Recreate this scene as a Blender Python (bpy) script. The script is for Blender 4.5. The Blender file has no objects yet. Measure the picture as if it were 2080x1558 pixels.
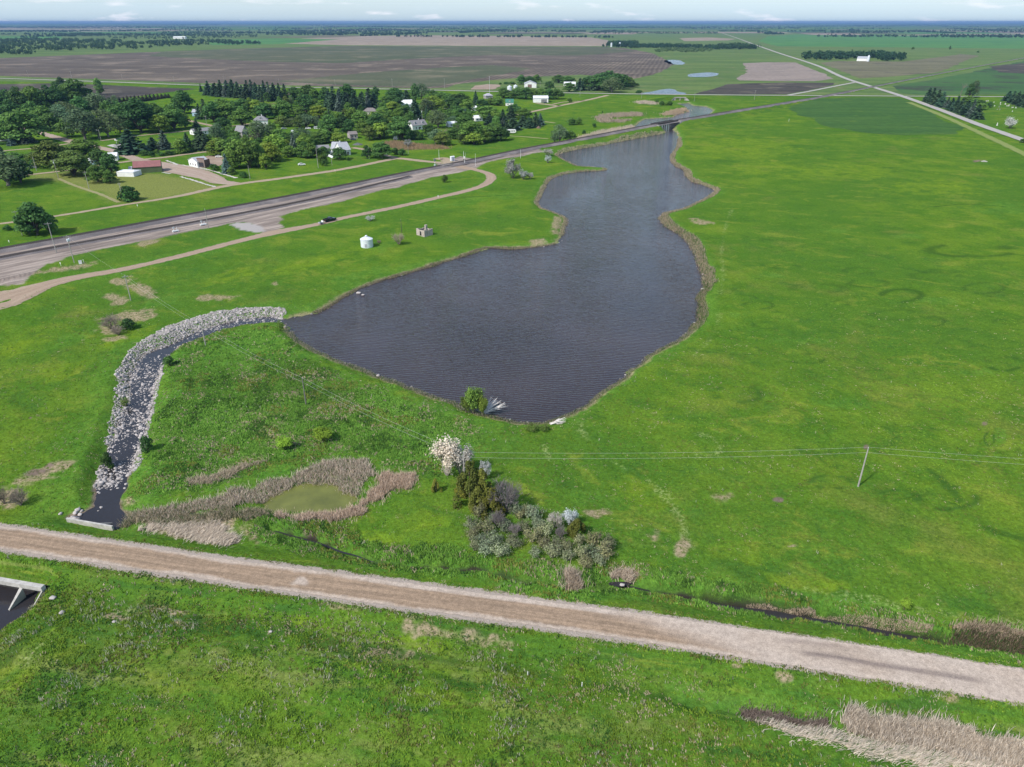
import bpy, math, random
import numpy as np
from mathutils import Vector, Matrix
from mathutils.geometry import tessellate_polygon

random.seed(7)
RNG = np.random.default_rng(11)
R = math.radians
SC = bpy.context.scene
COL = SC.collection

# ------------------------------------------------------------------ camera
CAM_H = 80.0
FPX = 1443.0
PITCH = R(26.98)
cam_d = bpy.data.cameras.new('camera')
cam_d.sensor_fit = 'HORIZONTAL'
cam_d.sensor_width = 36.0
cam_d.lens = 36.0 * FPX / 2080.0
cam_d.clip_start = 0.5
cam_d.clip_end = 120000.0
cam = bpy.data.objects.new('camera', cam_d)
COL.objects.link(cam)
cam.location = (0, 0, CAM_H)
cam.rotation_euler = (math.pi / 2 - PITCH, 0, 0)
SC.camera = cam

# ------------------------------------------------------------------ sky and sun
SUN_EL = R(46)
SUN_AZ = math.atan2(-0.74, -0.67)          # where the sun stands, seen from above (x, y)
world = bpy.data.worlds.new('World')
SC.world = world
world.use_nodes = True
wn = world.node_tree.nodes
wl = world.node_tree.links
wn.clear()
w_out = wn.new('ShaderNodeOutputWorld')
w_bg = wn.new('ShaderNodeBackground')
w_sky = wn.new('ShaderNodeTexSky')
w_sky.sky_type = 'NISHITA'
w_sky.sun_disc = False
w_sky.sun_elevation = SUN_EL
w_sky.sun_rotation = SUN_AZ
w_sky.altitude = 400
w_sky.air_density = 1.0
w_sky.dust_density = 1.6
w_sky.ozone_density = 1.3
w_bg.inputs['Strength'].default_value = 0.12
# thin high cloud veil over the sky
w_tc = wn.new('ShaderNodeTexCoord')
w_map = wn.new('ShaderNodeMapping')
w_map.inputs['Scale'].default_value = (3.0, 3.0, 38.0)
w_map.inputs['Location'].default_value = (0.4, 0.3, 0.0)
w_noi = wn.new('ShaderNodeTexNoise')
w_noi.inputs['Scale'].default_value = 1.0
w_noi.inputs['Detail'].default_value = 7.0
w_noi.inputs['Roughness'].default_value = 0.55
w_rmp = wn.new('ShaderNodeMapRange')
w_rmp.inputs['From Min'].default_value = 0.44
w_rmp.inputs['From Max'].default_value = 0.68
w_rmp.inputs['To Min'].default_value = 0.52
w_rmp.inputs['To Max'].default_value = 0.61
w_mix = wn.new('ShaderNodeMix')
w_mix.data_type = 'RGBA'
w_mix.inputs[7].default_value = (3.4, 4.7, 5.9, 1)
wl.new(w_tc.outputs['Generated'], w_map.inputs['Vector'])
wl.new(w_map.outputs['Vector'], w_noi.inputs['Vector'])
wl.new(w_noi.outputs['Fac'], w_rmp.inputs['Value'])
# the veil thins towards the zenith
w_sepz = wn.new('ShaderNodeSeparateXYZ')
wl.new(w_tc.outputs['Generated'], w_sepz.inputs[0])
w_thin = wn.new('ShaderNodeMapRange')
w_thin.inputs['From Min'].default_value = 0.06; w_thin.inputs['From Max'].default_value = 0.40
w_thin.inputs['To Min'].default_value = 1.0; w_thin.inputs['To Max'].default_value = 0.35
wl.new(w_sepz.outputs['Z'], w_thin.inputs['Value'])
w_vm = wn.new('ShaderNodeMath'); w_vm.operation = 'MULTIPLY'
wl.new(w_rmp.outputs['Result'], w_vm.inputs[0]); wl.new(w_thin.outputs[0], w_vm.inputs[1])
wl.new(w_vm.outputs[0], w_mix.inputs[0])
wl.new(w_sky.outputs['Color'], w_mix.inputs[6])
# a few small heaped clouds low over the horizon
w_map2 = wn.new('ShaderNodeMapping')
w_map2.inputs['Scale'].default_value = (16.0, 16.0, 80.0)
w_map2.inputs['Location'].default_value = (2.3, 1.1, 0.0)
w_noi2 = wn.new('ShaderNodeTexNoise')
w_noi2.inputs['Detail'].default_value = 6.0
w_noi2.inputs['Scale'].default_value = 1.0
w_r2 = wn.new('ShaderNodeMapRange')
w_r2.inputs['From Min'].default_value = 0.58
w_r2.inputs['From Max'].default_value = 0.78
w_sep = wn.new('ShaderNodeSeparateXYZ')
w_r3 = wn.new('ShaderNodeMapRange')
w_r3.inputs['From Min'].default_value = 0.030
w_r3.inputs['From Max'].default_value = 0.012
w_mul = wn.new('ShaderNodeMath'); w_mul.operation = 'MULTIPLY'
w_mix2 = wn.new('ShaderNodeMix'); w_mix2.data_type = 'RGBA'
w_mix2.inputs[7].default_value = (6.3, 6.0, 6.4, 1)
wl.new(w_tc.outputs['Generated'], w_map2.inputs['Vector'])
wl.new(w_map2.outputs['Vector'], w_noi2.inputs['Vector'])
wl.new(w_noi2.outputs['Fac'], w_r2.inputs['Value'])
wl.new(w_tc.outputs['Generated'], w_sep.inputs[0])
wl.new(w_sep.outputs['Z'], w_r3.inputs['Value'])
wl.new(w_r2.outputs[0], w_mul.inputs[0])
wl.new(w_r3.outputs[0], w_mul.inputs[1])
wl.new(w_mul.outputs[0], w_mix2.inputs[0])
wl.new(w_mix.outputs[2], w_mix2.inputs[6])
wl.new(w_mix2.outputs[2], w_bg.inputs['Color'])
wl.new(w_bg.outputs['Background'], w_out.inputs['Surface'])

sun_d = bpy.data.lights.new('sun', 'SUN')
sun_d.energy = 3.1
sun_d.angle = R(3.0)
sun_d.color = (1.0, 0.955, 0.88)
sun = bpy.data.objects.new('sun', sun_d)
COL.objects.link(sun)
_s = Vector((math.sin(SUN_AZ) * math.cos(SUN_EL), math.cos(SUN_AZ) * math.cos(SUN_EL), math.sin(SUN_EL)))
sun.rotation_euler = _s.to_track_quat('Z', 'Y').to_euler()
sun.location = (0, 0, 60)

SC.view_settings.view_transform = 'Standard'
SC.view_settings.look = 'None'
SC.view_settings.gamma = 1.0
SC.view_settings.exposure = 0.70
SC.cycles.max_bounces = 6
SC.cycles.transparent_max_bounces = 4
SC.cycles.volume_bounces = 0

# ------------------------------------------------------------------ picture <-> ground
cp, sp = math.cos(PITCH), math.sin(PITCH)

def ground(px, py, z=0.0):
    a = (px - 1040.0) / FPX
    b = (779.0 - py) / FPX
    dz = -sp + b * cp
    t = (z - CAM_H) / dz
    return (a * t, (cp + b * sp) * t)

def G(pts, z=0.0):
    return [ground(p[0], p[1], z) for p in pts]

def project(x, y, z=0.0):
    zz = np.asarray(z) - CAM_H
    f = y * cp - zz * sp
    u = y * sp + zz * cp
    return 1040.0 + FPX * x / f, 779.0 - FPX * u / f

def height_to(px, py, ptop, z=0.0):
    """height of an upright thing standing at picture point (px,py) whose top shows at row ptop"""
    x, y = ground(px, py, z)
    b = (779.0 - ptop) / FPX
    return (b * y * cp - y * sp) / (cp + b * sp) + CAM_H - z

def pxm(px, py):
    a = (779.0 - py) / FPX
    return FPX / (-CAM_H / (-sp + a * cp))

# ------------------------------------------------------------------ numeric helpers
def _hash(ix, iy, seed):
    n = (ix.astype(np.int64) * 374761393 + iy.astype(np.int64) * 668265263 + seed * 974634777) & 0x7fffffff
    n = ((n ^ (n >> 13)) * 1274126177) & 0x7fffffff
    n = n ^ (n >> 16)
    return (n & 0xffff) / 65535.0

def vn(x, y, scale, seed=0):
    x = np.asarray(x, float) / scale
    y = np.asarray(y, float) / scale
    ix = np.floor(x); iy = np.floor(y)
    fx = x - ix; fy = y - iy
    fx = fx * fx * (3 - 2 * fx); fy = fy * fy * (3 - 2 * fy)
    a = _hash(ix, iy, seed); b = _hash(ix + 1, iy, seed)
    c = _hash(ix, iy + 1, seed); d = _hash(ix + 1, iy + 1, seed)
    return (a + (b - a) * fx) + ((c + (d - c) * fx) - (a + (b - a) * fx)) * fy     # 0..1

def sstep(a, b, x):
    t = np.clip((x - a) / (b - a), 0, 1)
    return t * t * (3 - 2 * t)

def sdf(x, y, poly, margin=40.0):
    """signed distance, negative inside; far points get `margin`"""
    P = np.asarray(poly, float)
    out = np.full(x.shape, float(margin))
    m = (x > P[:, 0].min() - margin) & (x < P[:, 0].max() + margin) & (y > P[:, 1].min() - margin) & (y < P[:, 1].max() + margin)
    if not m.any():
        return out
    X = x[m]; Y = y[m]
    d = np.full(X.shape, 1e18)
    s = np.ones(X.shape)
    n = len(P)
    for i in range(n):
        ax, ay = P[i]; bx, by = P[(i + 1) % n]
        ex, ey = bx - ax, by - ay
        wx, wy = X - ax, Y - ay
        t = np.clip((wx * ex + wy * ey) / (ex * ex + ey * ey + 1e-12), 0, 1)
        d = np.minimum(d, (wx - ex * t) ** 2 + (wy - ey * t) ** 2)
        c1 = Y >= ay; c2 = Y < by; c3 = ex * wy > ey * wx
        s = np.where((c1 & c2 & c3) | (~c1 & ~c2 & ~c3), -s, s)
    out[m] = np.minimum(np.sqrt(d), margin) * s
    return out

def ldist(x, y, line, margin=40.0):
    P = np.asarray(line, float)
    out = np.full(x.shape, float(margin))
    m = (x > P[:, 0].min() - margin) & (x < P[:, 0].max() + margin) & (y > P[:, 1].min() - margin) & (y < P[:, 1].max() + margin)
    if not m.any():
        return out
    X = x[m]; Y = y[m]
    d = np.full(X.shape, 1e18)
    for i in range(len(P) - 1):
        ax, ay = P[i]; bx, by = P[i + 1]
        ex, ey = bx - ax, by - ay
        wx, wy = X - ax, Y - ay
        t = np.clip((wx * ex + wy * ey) / (ex * ex + ey * ey + 1e-12), 0, 1)
        d = np.minimum(d, (wx - ex * t) ** 2 + (wy - ey * t) ** 2)
    out[m] = np.minimum(np.sqrt(d), margin)
    return out

def smooth_line(pts, step):
    """Catmull-Rom through pts, then points about every `step` metres"""
    P = [np.array(p, float) for p in pts]
    P = [2 * P[0] - P[1]] + P + [2 * P[-1] - P[-2]]
    dense = []
    for i in range(1, len(P) - 2):
        L = np.linalg.norm(P[i + 1] - P[i])
        n = max(2, int(L / step) + 1)
        for k in range(n):
            t = k / n
            a, b, c, d = P[i - 1], P[i], P[i + 1], P[i + 2]
            # centripetal-ish: limit tangents so uneven spacing does not overshoot
            def tan(q0, q1, q2):
                l1 = np.linalg.norm(q1 - q0) + 1e-9; l2 = np.linalg.norm(q2 - q1) + 1e-9
                return ((q1 - q0) / l1 * l2 + (q2 - q1) / l2 * l1) / (l1 + l2) * L
            m0, m1 = tan(a, b, c), tan(b, c, d)
            dense.append((2*t**3-3*t**2+1)*b + (t**3-2*t**2+t)*m0 + (-2*t**3+3*t**2)*c + (t**3-t**2)*m1)
    dense.append(P[-2])
    return np.array(dense)

def smooth_closed(pts, step):
    n = len(pts)
    ext = smooth_line(list(pts[-2:]) + list(pts) + list(pts[:3]), step)
    # keep the loop from pts[0] round to pts[0]
    a = np.argmin(np.linalg.norm(ext[: len(ext) // 2] - np.array(pts[0]), axis=1))
    tail = ext[len(ext) // 2:]
    b = len(ext) // 2 + np.argmin(np.linalg.norm(tail - np.array(pts[0]), axis=1))
    return ext[a:b]

# ------------------------------------------------------------------ objects
def mesh_np(name, V, F, mat=None, attrs=None, smooth=False):
    V = np.ascontiguousarray(V, dtype=np.float32)
    F = np.ascontiguousarray(F, dtype=np.int32)
    me = bpy.data.meshes.new(name)
    me.vertices.add(len(V)); me.vertices.foreach_set('co', V.ravel())
    k = F.shape[1]
    me.loops.add(F.size); me.loops.foreach_set('vertex_index', F.ravel())
    me.polygons.add(len(F))
    me.polygons.foreach_set('loop_start', np.arange(0, F.size, k, dtype=np.int32))
    me.polygons.foreach_set('loop_total', np.full(len(F), k, dtype=np.int32))
    if smooth:
        me.polygons.foreach_set('use_smooth', np.ones(len(F), dtype=bool))
    me.update(calc_edges=True)
    for an, av in (attrs or {}).items():
        av = np.asarray(av, dtype=np.float32)
        if av.ndim == 1:
            at = me.attributes.new(an, 'FLOAT', 'POINT'); at.data.foreach_set('value', av)
        else:
            if av.shape[1] == 3:
                av = np.concatenate([av, np.ones((len(av), 1), np.float32)], 1)
            at = me.attributes.new(an, 'FLOAT_COLOR', 'POINT'); at.data.foreach_set('color', np.ascontiguousarray(av).ravel())
    if mat:
        me.materials.append(mat)
    return me

def link(name, me, parent=None, loc=None, rotz=0.0):
    o = bpy.data.objects.new(name, me)
    COL.objects.link(o)
    if parent is not None:
        o.parent = parent
    if loc is not None:
        o.location = loc
    if rotz:
        o.rotation_euler = (0, 0, rotz)
    return o

def structure(name, me, **k):
    o = link(name, me, **k); o['kind'] = 'structure'
    return o

def stuff(name, me, label=None, cat=None):
    o = link(name, me); o['kind'] = 'stuff'
    if label: o['label'] = label
    if cat: o['category'] = cat
    return o

def tag(o, label, cat, group=None):
    o['label'] = label; o['category'] = cat
    if group: o['group'] = group
    return o

def thing(name, label, cat, loc=(0, 0, 0), rotz=0.0, group=None):
    o = bpy.data.objects.new(name, None)
    o.empty_display_size = 0.5
    COL.objects.link(o)
    o.location = loc; o.rotation_euler = (0, 0, rotz)
    return tag(o, label, cat, group)

class MB:
    """collects boxes, prisms and tubes into one mesh"""
    def __init__(s):
        s.v = []; s.f = []
    def add(s, vs, fs, M=None):
        b = len(s.v)
        s.v += [tuple(M @ Vector(q)) if M else tuple(q) for q in vs]
        s.f += [tuple(b + i for i in f) for f in fs]
    def box(s, x0, x1, y0, y1, z0, z1, M=None):
        s.add([(x0,y0,z0),(x1,y0,z0),(x1,y1,z0),(x0,y1,z0),(x0,y0,z1),(x1,y0,z1),(x1,y1,z1),(x0,y1,z1)],
              [(0,3,2,1),(4,5,6,7),(0,1,5,4),(1,2,6,5),(2,3,7,6),(3,0,4,7)], M)
    def extrude(s, prof, a, b, axis='x', M=None):
        """closed profile (list of 2D) swept along an axis from a to b"""
        n = len(prof)
        def P(t, q):
            return (t, q[0], q[1]) if axis == 'x' else ((q[0], t, q[1]) if axis == 'y' else (q[0], q[1], t))
        vs = [P(a, q) for q in prof] + [P(b, q) for q in prof]
        fs = [tuple(range(n))[::-1], tuple(range(n, 2 * n))] + [(i, (i + 1) % n, n + (i + 1) % n, n + i) for i in range(n)]
        s.add(vs, fs, M)
    def tube(s, path, rad, n=6, cap=True):
        path = [Vector(p) for p in path]
        rads = rad if isinstance(rad, (list, tuple)) else [rad] * len(path)
        base = len(s.v)
        for i, p in enumerate(path):
            d = (path[min(i + 1, len(path) - 1)] - path[max(i - 1, 0)]).normalized()
            a = d.orthogonal().normalized(); b = d.cross(a)
            for k in range(n):
                t = 2 * math.pi * k / n
                s.v.append(tuple(p + (a * math.cos(t) + b * math.sin(t)) * rads[i]))
        for i in range(len(path) - 1):
            for k in range(n):
                q = base + i * n
                s.f.append((q + k, q + (k + 1) % n, q + n + (k + 1) % n, q + n + k))
        if cap:
            s.f.append(tuple(base + k for k in range(n))[::-1])
            s.f.append(tuple(base + (len(path) - 1) * n + k for k in range(n)))
    def lathe(s, prof, n=20, M=None):
        vs = []; fs = []
        for r, z in prof:
            for k in range(n):
                t = 2 * math.pi * k / n
                vs.append((r * math.cos(t), r * math.sin(t), z))
        for i in range(len(prof) - 1):
            for k in range(n):
                fs.append((i*n+k, i*n+(k+1) % n, (i+1)*n+(k+1) % n, (i+1)*n+k))
        fs.append(tuple(range(n))[::-1]); fs.append(tuple((len(prof)-1)*n+k for k in range(n)))
        s.add(vs, fs, M)
    def mesh(s, name, mat, smooth=False):
        me = bpy.data.meshes.new(name)
        me.from_pydata(s.v, [], s.f); me.update()
        if smooth:
            for p in me.polygons: p.use_smooth = True
        me.materials.append(mat)
        return me
    def build(s, name, mat, parent=None, loc=None, smooth=False):
        return link(name, s.mesh(name, mat, smooth), parent, loc)

# ------------------------------------------------------------------ materials
class NT:
    def __init__(s, name, rough=0.9, spec=0.2):
        s.m = bpy.data.materials.new(name); s.m.use_nodes = True
        s.t = s.m.node_tree; s.t.nodes.clear()
        s.out = s.t.nodes.new('ShaderNodeOutputMaterial')
        s.b = s.t.nodes.new('ShaderNodeBsdfPrincipled')
        s.b.inputs['Roughness'].default_value = rough
        s.b.inputs['Specular IOR Level'].default_value = spec
        s.t.links.new(s.b.outputs[0], s.out.inputs[0])
        s._pos = None
    def n(s, t, **k):
        o = s.t.nodes.new(t)
        for a, v in k.items(): setattr(o, a, v)
        return o
    def l(s, a, b): s.t.links.new(a, b)
    def put(s, sock, v):
        if hasattr(v, 'links') or hasattr(v, 'is_output'):
            s.l(v, sock)
        elif isinstance(v, (tuple, list)) and len(v) == 3 and sock.type == 'RGBA':
            sock.default_value = (*v, 1)
        else:
            sock.default_value = v
    def pos(s):
        if s._pos is None:
            s._pos = s.n('ShaderNodeNewGeometry').outputs['Position']
        return s._pos
    def objpos(s):
        return s.n('ShaderNodeTexCoord').outputs['Object']
    def mapping(s, v, scale=(1,1,1), rot=0.0, loc=(0,0,0)):
        if rot and scale != (1, 1, 1):      # turn first, then stretch
            v = s.mapping(v, (1, 1, 1), rot); rot = 0.0
        m = s.n('ShaderNodeMapping')
        s.put(m.inputs['Vector'], v)
        m.inputs['Scale'].default_value = scale; m.inputs['Rotation'].default_value = (0, 0, rot); m.inputs['Location'].default_value = loc
        return m.outputs[0]
    def noise(s, scale, detail=3.0, rough=0.55, v=None, dist=0.0, off=0.0):
        m = s.n('ShaderNodeTexNoise')
        vv = v if v is not None else s.pos()
        if off: vv = s.mapping(vv, loc=(off, off * 1.7, off * .3))
        s.l(vv, m.inputs['Vector'])
        m.inputs['Scale'].default_value = scale; m.inputs['Detail'].default_value = detail
        m.inputs['Roughness'].default_value = rough; m.inputs['Distortion'].default_value = dist
        return m.outputs['Fac']
    def rng(s, v, a, b, c=0.0, d=1.0, smooth=False):
        m = s.n('ShaderNodeMapRange')
        if smooth: m.interpolation_type = 'SMOOTHSTEP'
        s.put(m.inputs['Value'], v)
        for k, x in zip(('From Min', 'From Max', 'To Min', 'To Max'), (a, b, c, d)): m.inputs[k].default_value = x
        return m.outputs[0]
    def mix(s, f, a, b, mode='MIX'):
        m = s.n('ShaderNodeMix', data_type='RGBA', blend_type=mode)
        s.put(m.inputs[0], f); s.put(m.inputs[6], a); s.put(m.inputs[7], b)
        return m.outputs[2]
    def math(s, op, a, b=0.0, c=None):
        m = s.n('ShaderNodeMath', operation=op)
        s.put(m.inputs[0], a); s.put(m.inputs[1], b)
        if c is not None: s.put(m.inputs[2], c)
        return m.outputs[0]
    def attr(s, name, out='Fac'):
        return s.n('ShaderNodeAttribute', attribute_name=name).outputs[out]
    def scale(s, col, f):
        """colour times a factor"""
        m = s.n('ShaderNodeVectorMath', operation='SCALE')
        s.put(m.inputs[0], col); s.put(m.inputs['Scale'], f)
        return m.outputs[0]
    def color(s, c): s.put(s.b.inputs['Base Color'], c)
    def bump(s, h, strength=0.5, dist=0.1):
        m = s.n('ShaderNodeBump')
        m.inputs['Strength'].default_value = strength; m.inputs['Distance'].default_value = dist
        s.l(h, m.inputs['Height']); s.l(m.outputs[0], s.b.inputs['Normal'])

def simple(name, c, rough=0.7, var=0.25, scale=3.0, spec=0.3, metal=0.0, obj=True):
    """plain paint / stone / metal with grime-sized variation"""
    t = NT(name, rough, spec)
    t.b.inputs['Metallic'].default_value = metal
    v = t.objpos() if obj else t.pos()
    f = t.rng(t.noise(scale, 4, 0.6, v), 0.3, 0.7, 1 - var, 1 + var * 0.5)
    t.color(t.scale(c, f))
    return t.m

def by_colour(name, rough=0.8, trans=0.0, leafvar=0.35, spec=0.15):
    """surface in the object's own colour, with some variation from thing to thing and leaf to leaf"""
    t = NT(name, rough, spec)
    oi = t.n('ShaderNodeObjectInfo')
    f = t.rng(oi.outputs['Random'], 0, 1, 0.85, 1.15)
    if leafvar:
        f = t.math('MULTIPLY', f, t.rng(t.attr('leaf'), 0, 1, 1 - leafvar, 1 + leafvar))
    c = t.scale(oi.outputs['Color'], f)
    t.color(c)
    if trans:
        tr = t.n('ShaderNodeBsdfTranslucent')
        t.l(t.scale(c, 1.1), tr.inputs['Color'])
        mx = t.n('ShaderNodeMixShader'); mx.inputs[0].default_value = trans
        t.l(t.b.outputs[0], mx.inputs[1]); t.l(tr.outputs[0], mx.inputs[2]); t.l(mx.outputs[0], t.out.inputs[0])
    return t.m

# ------------------------------------------------------------------ layout, traced on the ground
POND_Z = -1.2
POND = G([(583,652),(600,645),(640,637),(672,622),(700,603),(735,585),(780,569),(830,555),(880,540),(920,528),(955,516),(995,504),(1038,506),(1085,503),(1131,495),(1142,479),(1147,462),(1151,444),(1131,434),(1102,425),(1092,414),(1096,401),(1108,378),(1119,363),(1148,353),(1188,348),(1226,346.5),(1233,344),(1226,342),(1174,339),(1154,329),(1131,316),(1140,311),(1168,304),(1216,296),(1276,284),(1324,275),(1352,269.5),(1346,264),(1330,260),(1296,262),(1288,258),(1300,248),(1311,242),(1343,240),(1369,238),(1376,231),(1395,228),(1400,224),(1393,217),(1378,211),(1398,209.5),(1408,215),(1434,217),(1447,223),(1446,228),(1434,235),(1416,243),(1392,252),(1366,263),(1375,271),(1378,283),(1376,300),(1365,314),(1364,326),(1373,337),(1390,346),(1396,358),(1408,369),(1434,378),(1454,387),(1445,397),(1419,412),(1390,424),(1361,431),(1345,438),(1350,456),(1373,470),(1396,487),(1410,508),(1419,531),(1428,554),(1434,580),(1418,606),(1422,629),(1416,652),(1402,672),(1380,690),(1350,706),(1320,722),(1290,745),(1260,772),(1225,797),(1190,822),(1160,840),(1130,852),(1110,858),(1085,860),(1050,858),(1020,850),(980,843),(945,832),(930,822),(900,812),(860,798),(820,783),(770,765),(720,745),(680,730),(640,712),(610,695),(590,675)], POND_Z)
STREAM_Z = -1.35
STREAM = G([(578,650),(548,645),(490,650),(440,662),(395,677),(352,700),(330,707),(300,718),(276,748),(264,775),(268,802),(257,836),(246,866),(235,896),(222,922),(214,950),(204,975),(200,1000),(196,1030),(170,1043),(142,1052),(190,1062),(240,1070),(262,1050),(240,1040),(236,1015),(250,990),(258,960),(270,925),(284,890),(298,850),(306,810),(312,775),(322,745),(338,722),(362,704),(400,688),(445,672),(495,660),(545,655),(576,656)], STREAM_Z)
ROCKBED = G([(580,632),(540,628),(500,630),(450,637),(400,648),(350,665),(310,685),(280,705),(258,730),(243,755),(235,790),(228,830),(216,880),(214,915),(204,950),(192,964),(196,984),(222,990),(255,968),(280,945),(292,925),(300,880),(310,840),(318,800),(328,770),(332,740),(344,716),(365,697),(395,682),(430,669),(470,660),(520,655),(572,652)], -0.7)
CULV_Z = -2.6
CULV = G([(-90,1165),(0,1176),(50,1184),(84,1192),(80,1204),(70,1222),(62,1237),(45,1255),(25,1275),(0,1292),(-90,1335)], CULV_Z)
ALGAE_Z = -0.7
ALGAE = G([(530,1022),(545,1012),(572,999),(605,989),(650,977),(668,981),(690,993),(725,1006),(728,1016),(715,1025),(670,1037),(600,1043),(550,1036)], ALGAE_Z)
DITCH = G([(555,1063),(600,1076),(640,1086),(700,1108),(713,1111),(767,1129),(840,1138),(905,1146),(969,1150),(1006,1159),(1070,1172),(1097,1169),(1154,1190),(1205,1188),(1240,1178),(1285,1176),(1306,1181),(1366,1192),(1471,1212),(1616,1234),(1733,1255),(1885,1280),(2080,1312),(2260,1342)])
DITCHR = G([(1440,1206),(1471,1212),(1540,1222),(1616,1234),(1680,1245),(1733,1255),(1800,1267),(1885,1281),(1920,1288)])
DITCH2 = G([(1380,1408),(1508,1437),(1600,1455),(1700,1470),(1900,1505),(2080,1540),(2260,1575)])
SCOUR = G([(1238,1168),(1258,1158),(1280,1165),(1286,1178),(1262,1186),(1240,1182)], -0.9)
ROAD_FAR = G([(-330,1029),(-150,1049),(0,1068.5),(135,1088),(337,1119),(700,1168),(868,1191),(1037,1213),(1205,1234),(1400,1261),(1616,1292),(1851,1326),(2080,1361),(2300,1395)], 0.5)
ROAD_NEAR = G([(-330,1072),(-150,1093),(0,1114),(168,1139),(337,1164),(700,1217),(868,1240),(1037,1264),(1205,1288),(1400,1319),(1616,1354),(1851,1392),(2080,1430),(2300,1468)], 0.5)
ROAD_MID = [((a[0] + b[0]) / 2, (a[1] + b[1]) / 2) for a, b in zip(ROAD_FAR, ROAD_NEAR)]
LOOP = G([(-160,640),(-60,622),(0,606),(48,592),(96,578),(144,566),(240,549),(361,521.5),(500,486),(545,475),(645,455.5),(688,445),(760,430),(833,414.5),(890,401),(948,387.5),(978,378),(994,368),(998,360),(990,352),(968,345.5),(940,340),(918,334),(905,330)])
TOWNRD = G([(-80,463),(0,454.5),(120,438),(240,418),(360,399),(458,378),(573,362),(688,345),(786,325.5),(804,322),(840,325),(876,329),(905,331)])
MAINST = G([(480,373),(455,371),(425,360),(385,349),(345,340),(318,333),(290,327),(262,318),(236,308),(200,300),(170,294),(143,287),(110,278),(73,267),(30,256)])
STREETS = [  # centre line, width, pale?
    (G([(239,331),(282,325),(332,320),(382,313),(432,306.5),(480,298),(560,287)]), 5.0),
    (G([(20,359),(65,354.5),(130,347),(185,339),(239,331)]), 4.5),
    (G([(-40,312),(9,306.5),(82,300),(140,292)]), 4.0),
    (G([(205,286),(281,276),(372,267),(450,259),(520,250)]), 4.5),
    (G([(372,242),(405,250),(439,257)]), 5.0),
    (G([(804,321),(770,312),(735,303),(716,300)]), 4.5),
    (G([(1235,193.5),(1190,204),(1137,215),(1080,227),(1030,236)]), 6.0),
    (G([(1137,215.5),(1120,213.5),(1104,211.5),(1090,210)]), 7.0),
    (G([(1188,205),(1150,207),(1122,212)]), 3.5),
]
T1PX = [(-160,536,.9),(0,506.5,.9),(200,470.5,.9),(400,433.5,.9),(500,415.5,.9),(650,386.5,.9),(873,341.5,.9),(945,327.5,1.2),(1053,305,1.8),(1161,284.5,2.8),(1288,260,4.2),(1385,242.5,4.5),(1500,223.5,4.0),(1582,210.5,2.5),(1649,199.5,1.2),(1760,178.5,.9),(1851,160.5,.9),(2080,117.5,.9),(2250,86,.9)]
TRACK1 = [ground(a_, b_, c_) for a_, b_, c_ in T1PX]
T1Y = [p_[1] for p_ in TRACK1]; T1Z = [p_[2] for p_ in T1PX]
def rail_z(y): return np.interp(y, T1Y, T1Z)
TRACK2 = G([(-160,556),(0,524),(250,478),(500,432),(640,404),(760,376),(850,354),(905,339),(930,332.5)], 0.6)
HIGHWAY = G([(-420,150),(-120,156),(0,159.5),(200,166),(411,173.5),(560,177),(700,179.5),(882,183.5),(1013,186.5),(1205,190),(1400,192.7),(1600,194.2),(1801,195.5),(2080,197),(2500,199)])
COUNTY = G([(2330,370),(2200,330),(2080,286),(1990,254.5),(1921,228),(1840,198.5),(1764,174.5),(1733,165),(1666,136),(1582,108),(1538,92.5),(1497,77.5),(1457,64)])
SIDERD = G([(1737,167.5),(1683,178),(1640,186.5),(1602,193.5)])
EMB = TRACK1

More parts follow.
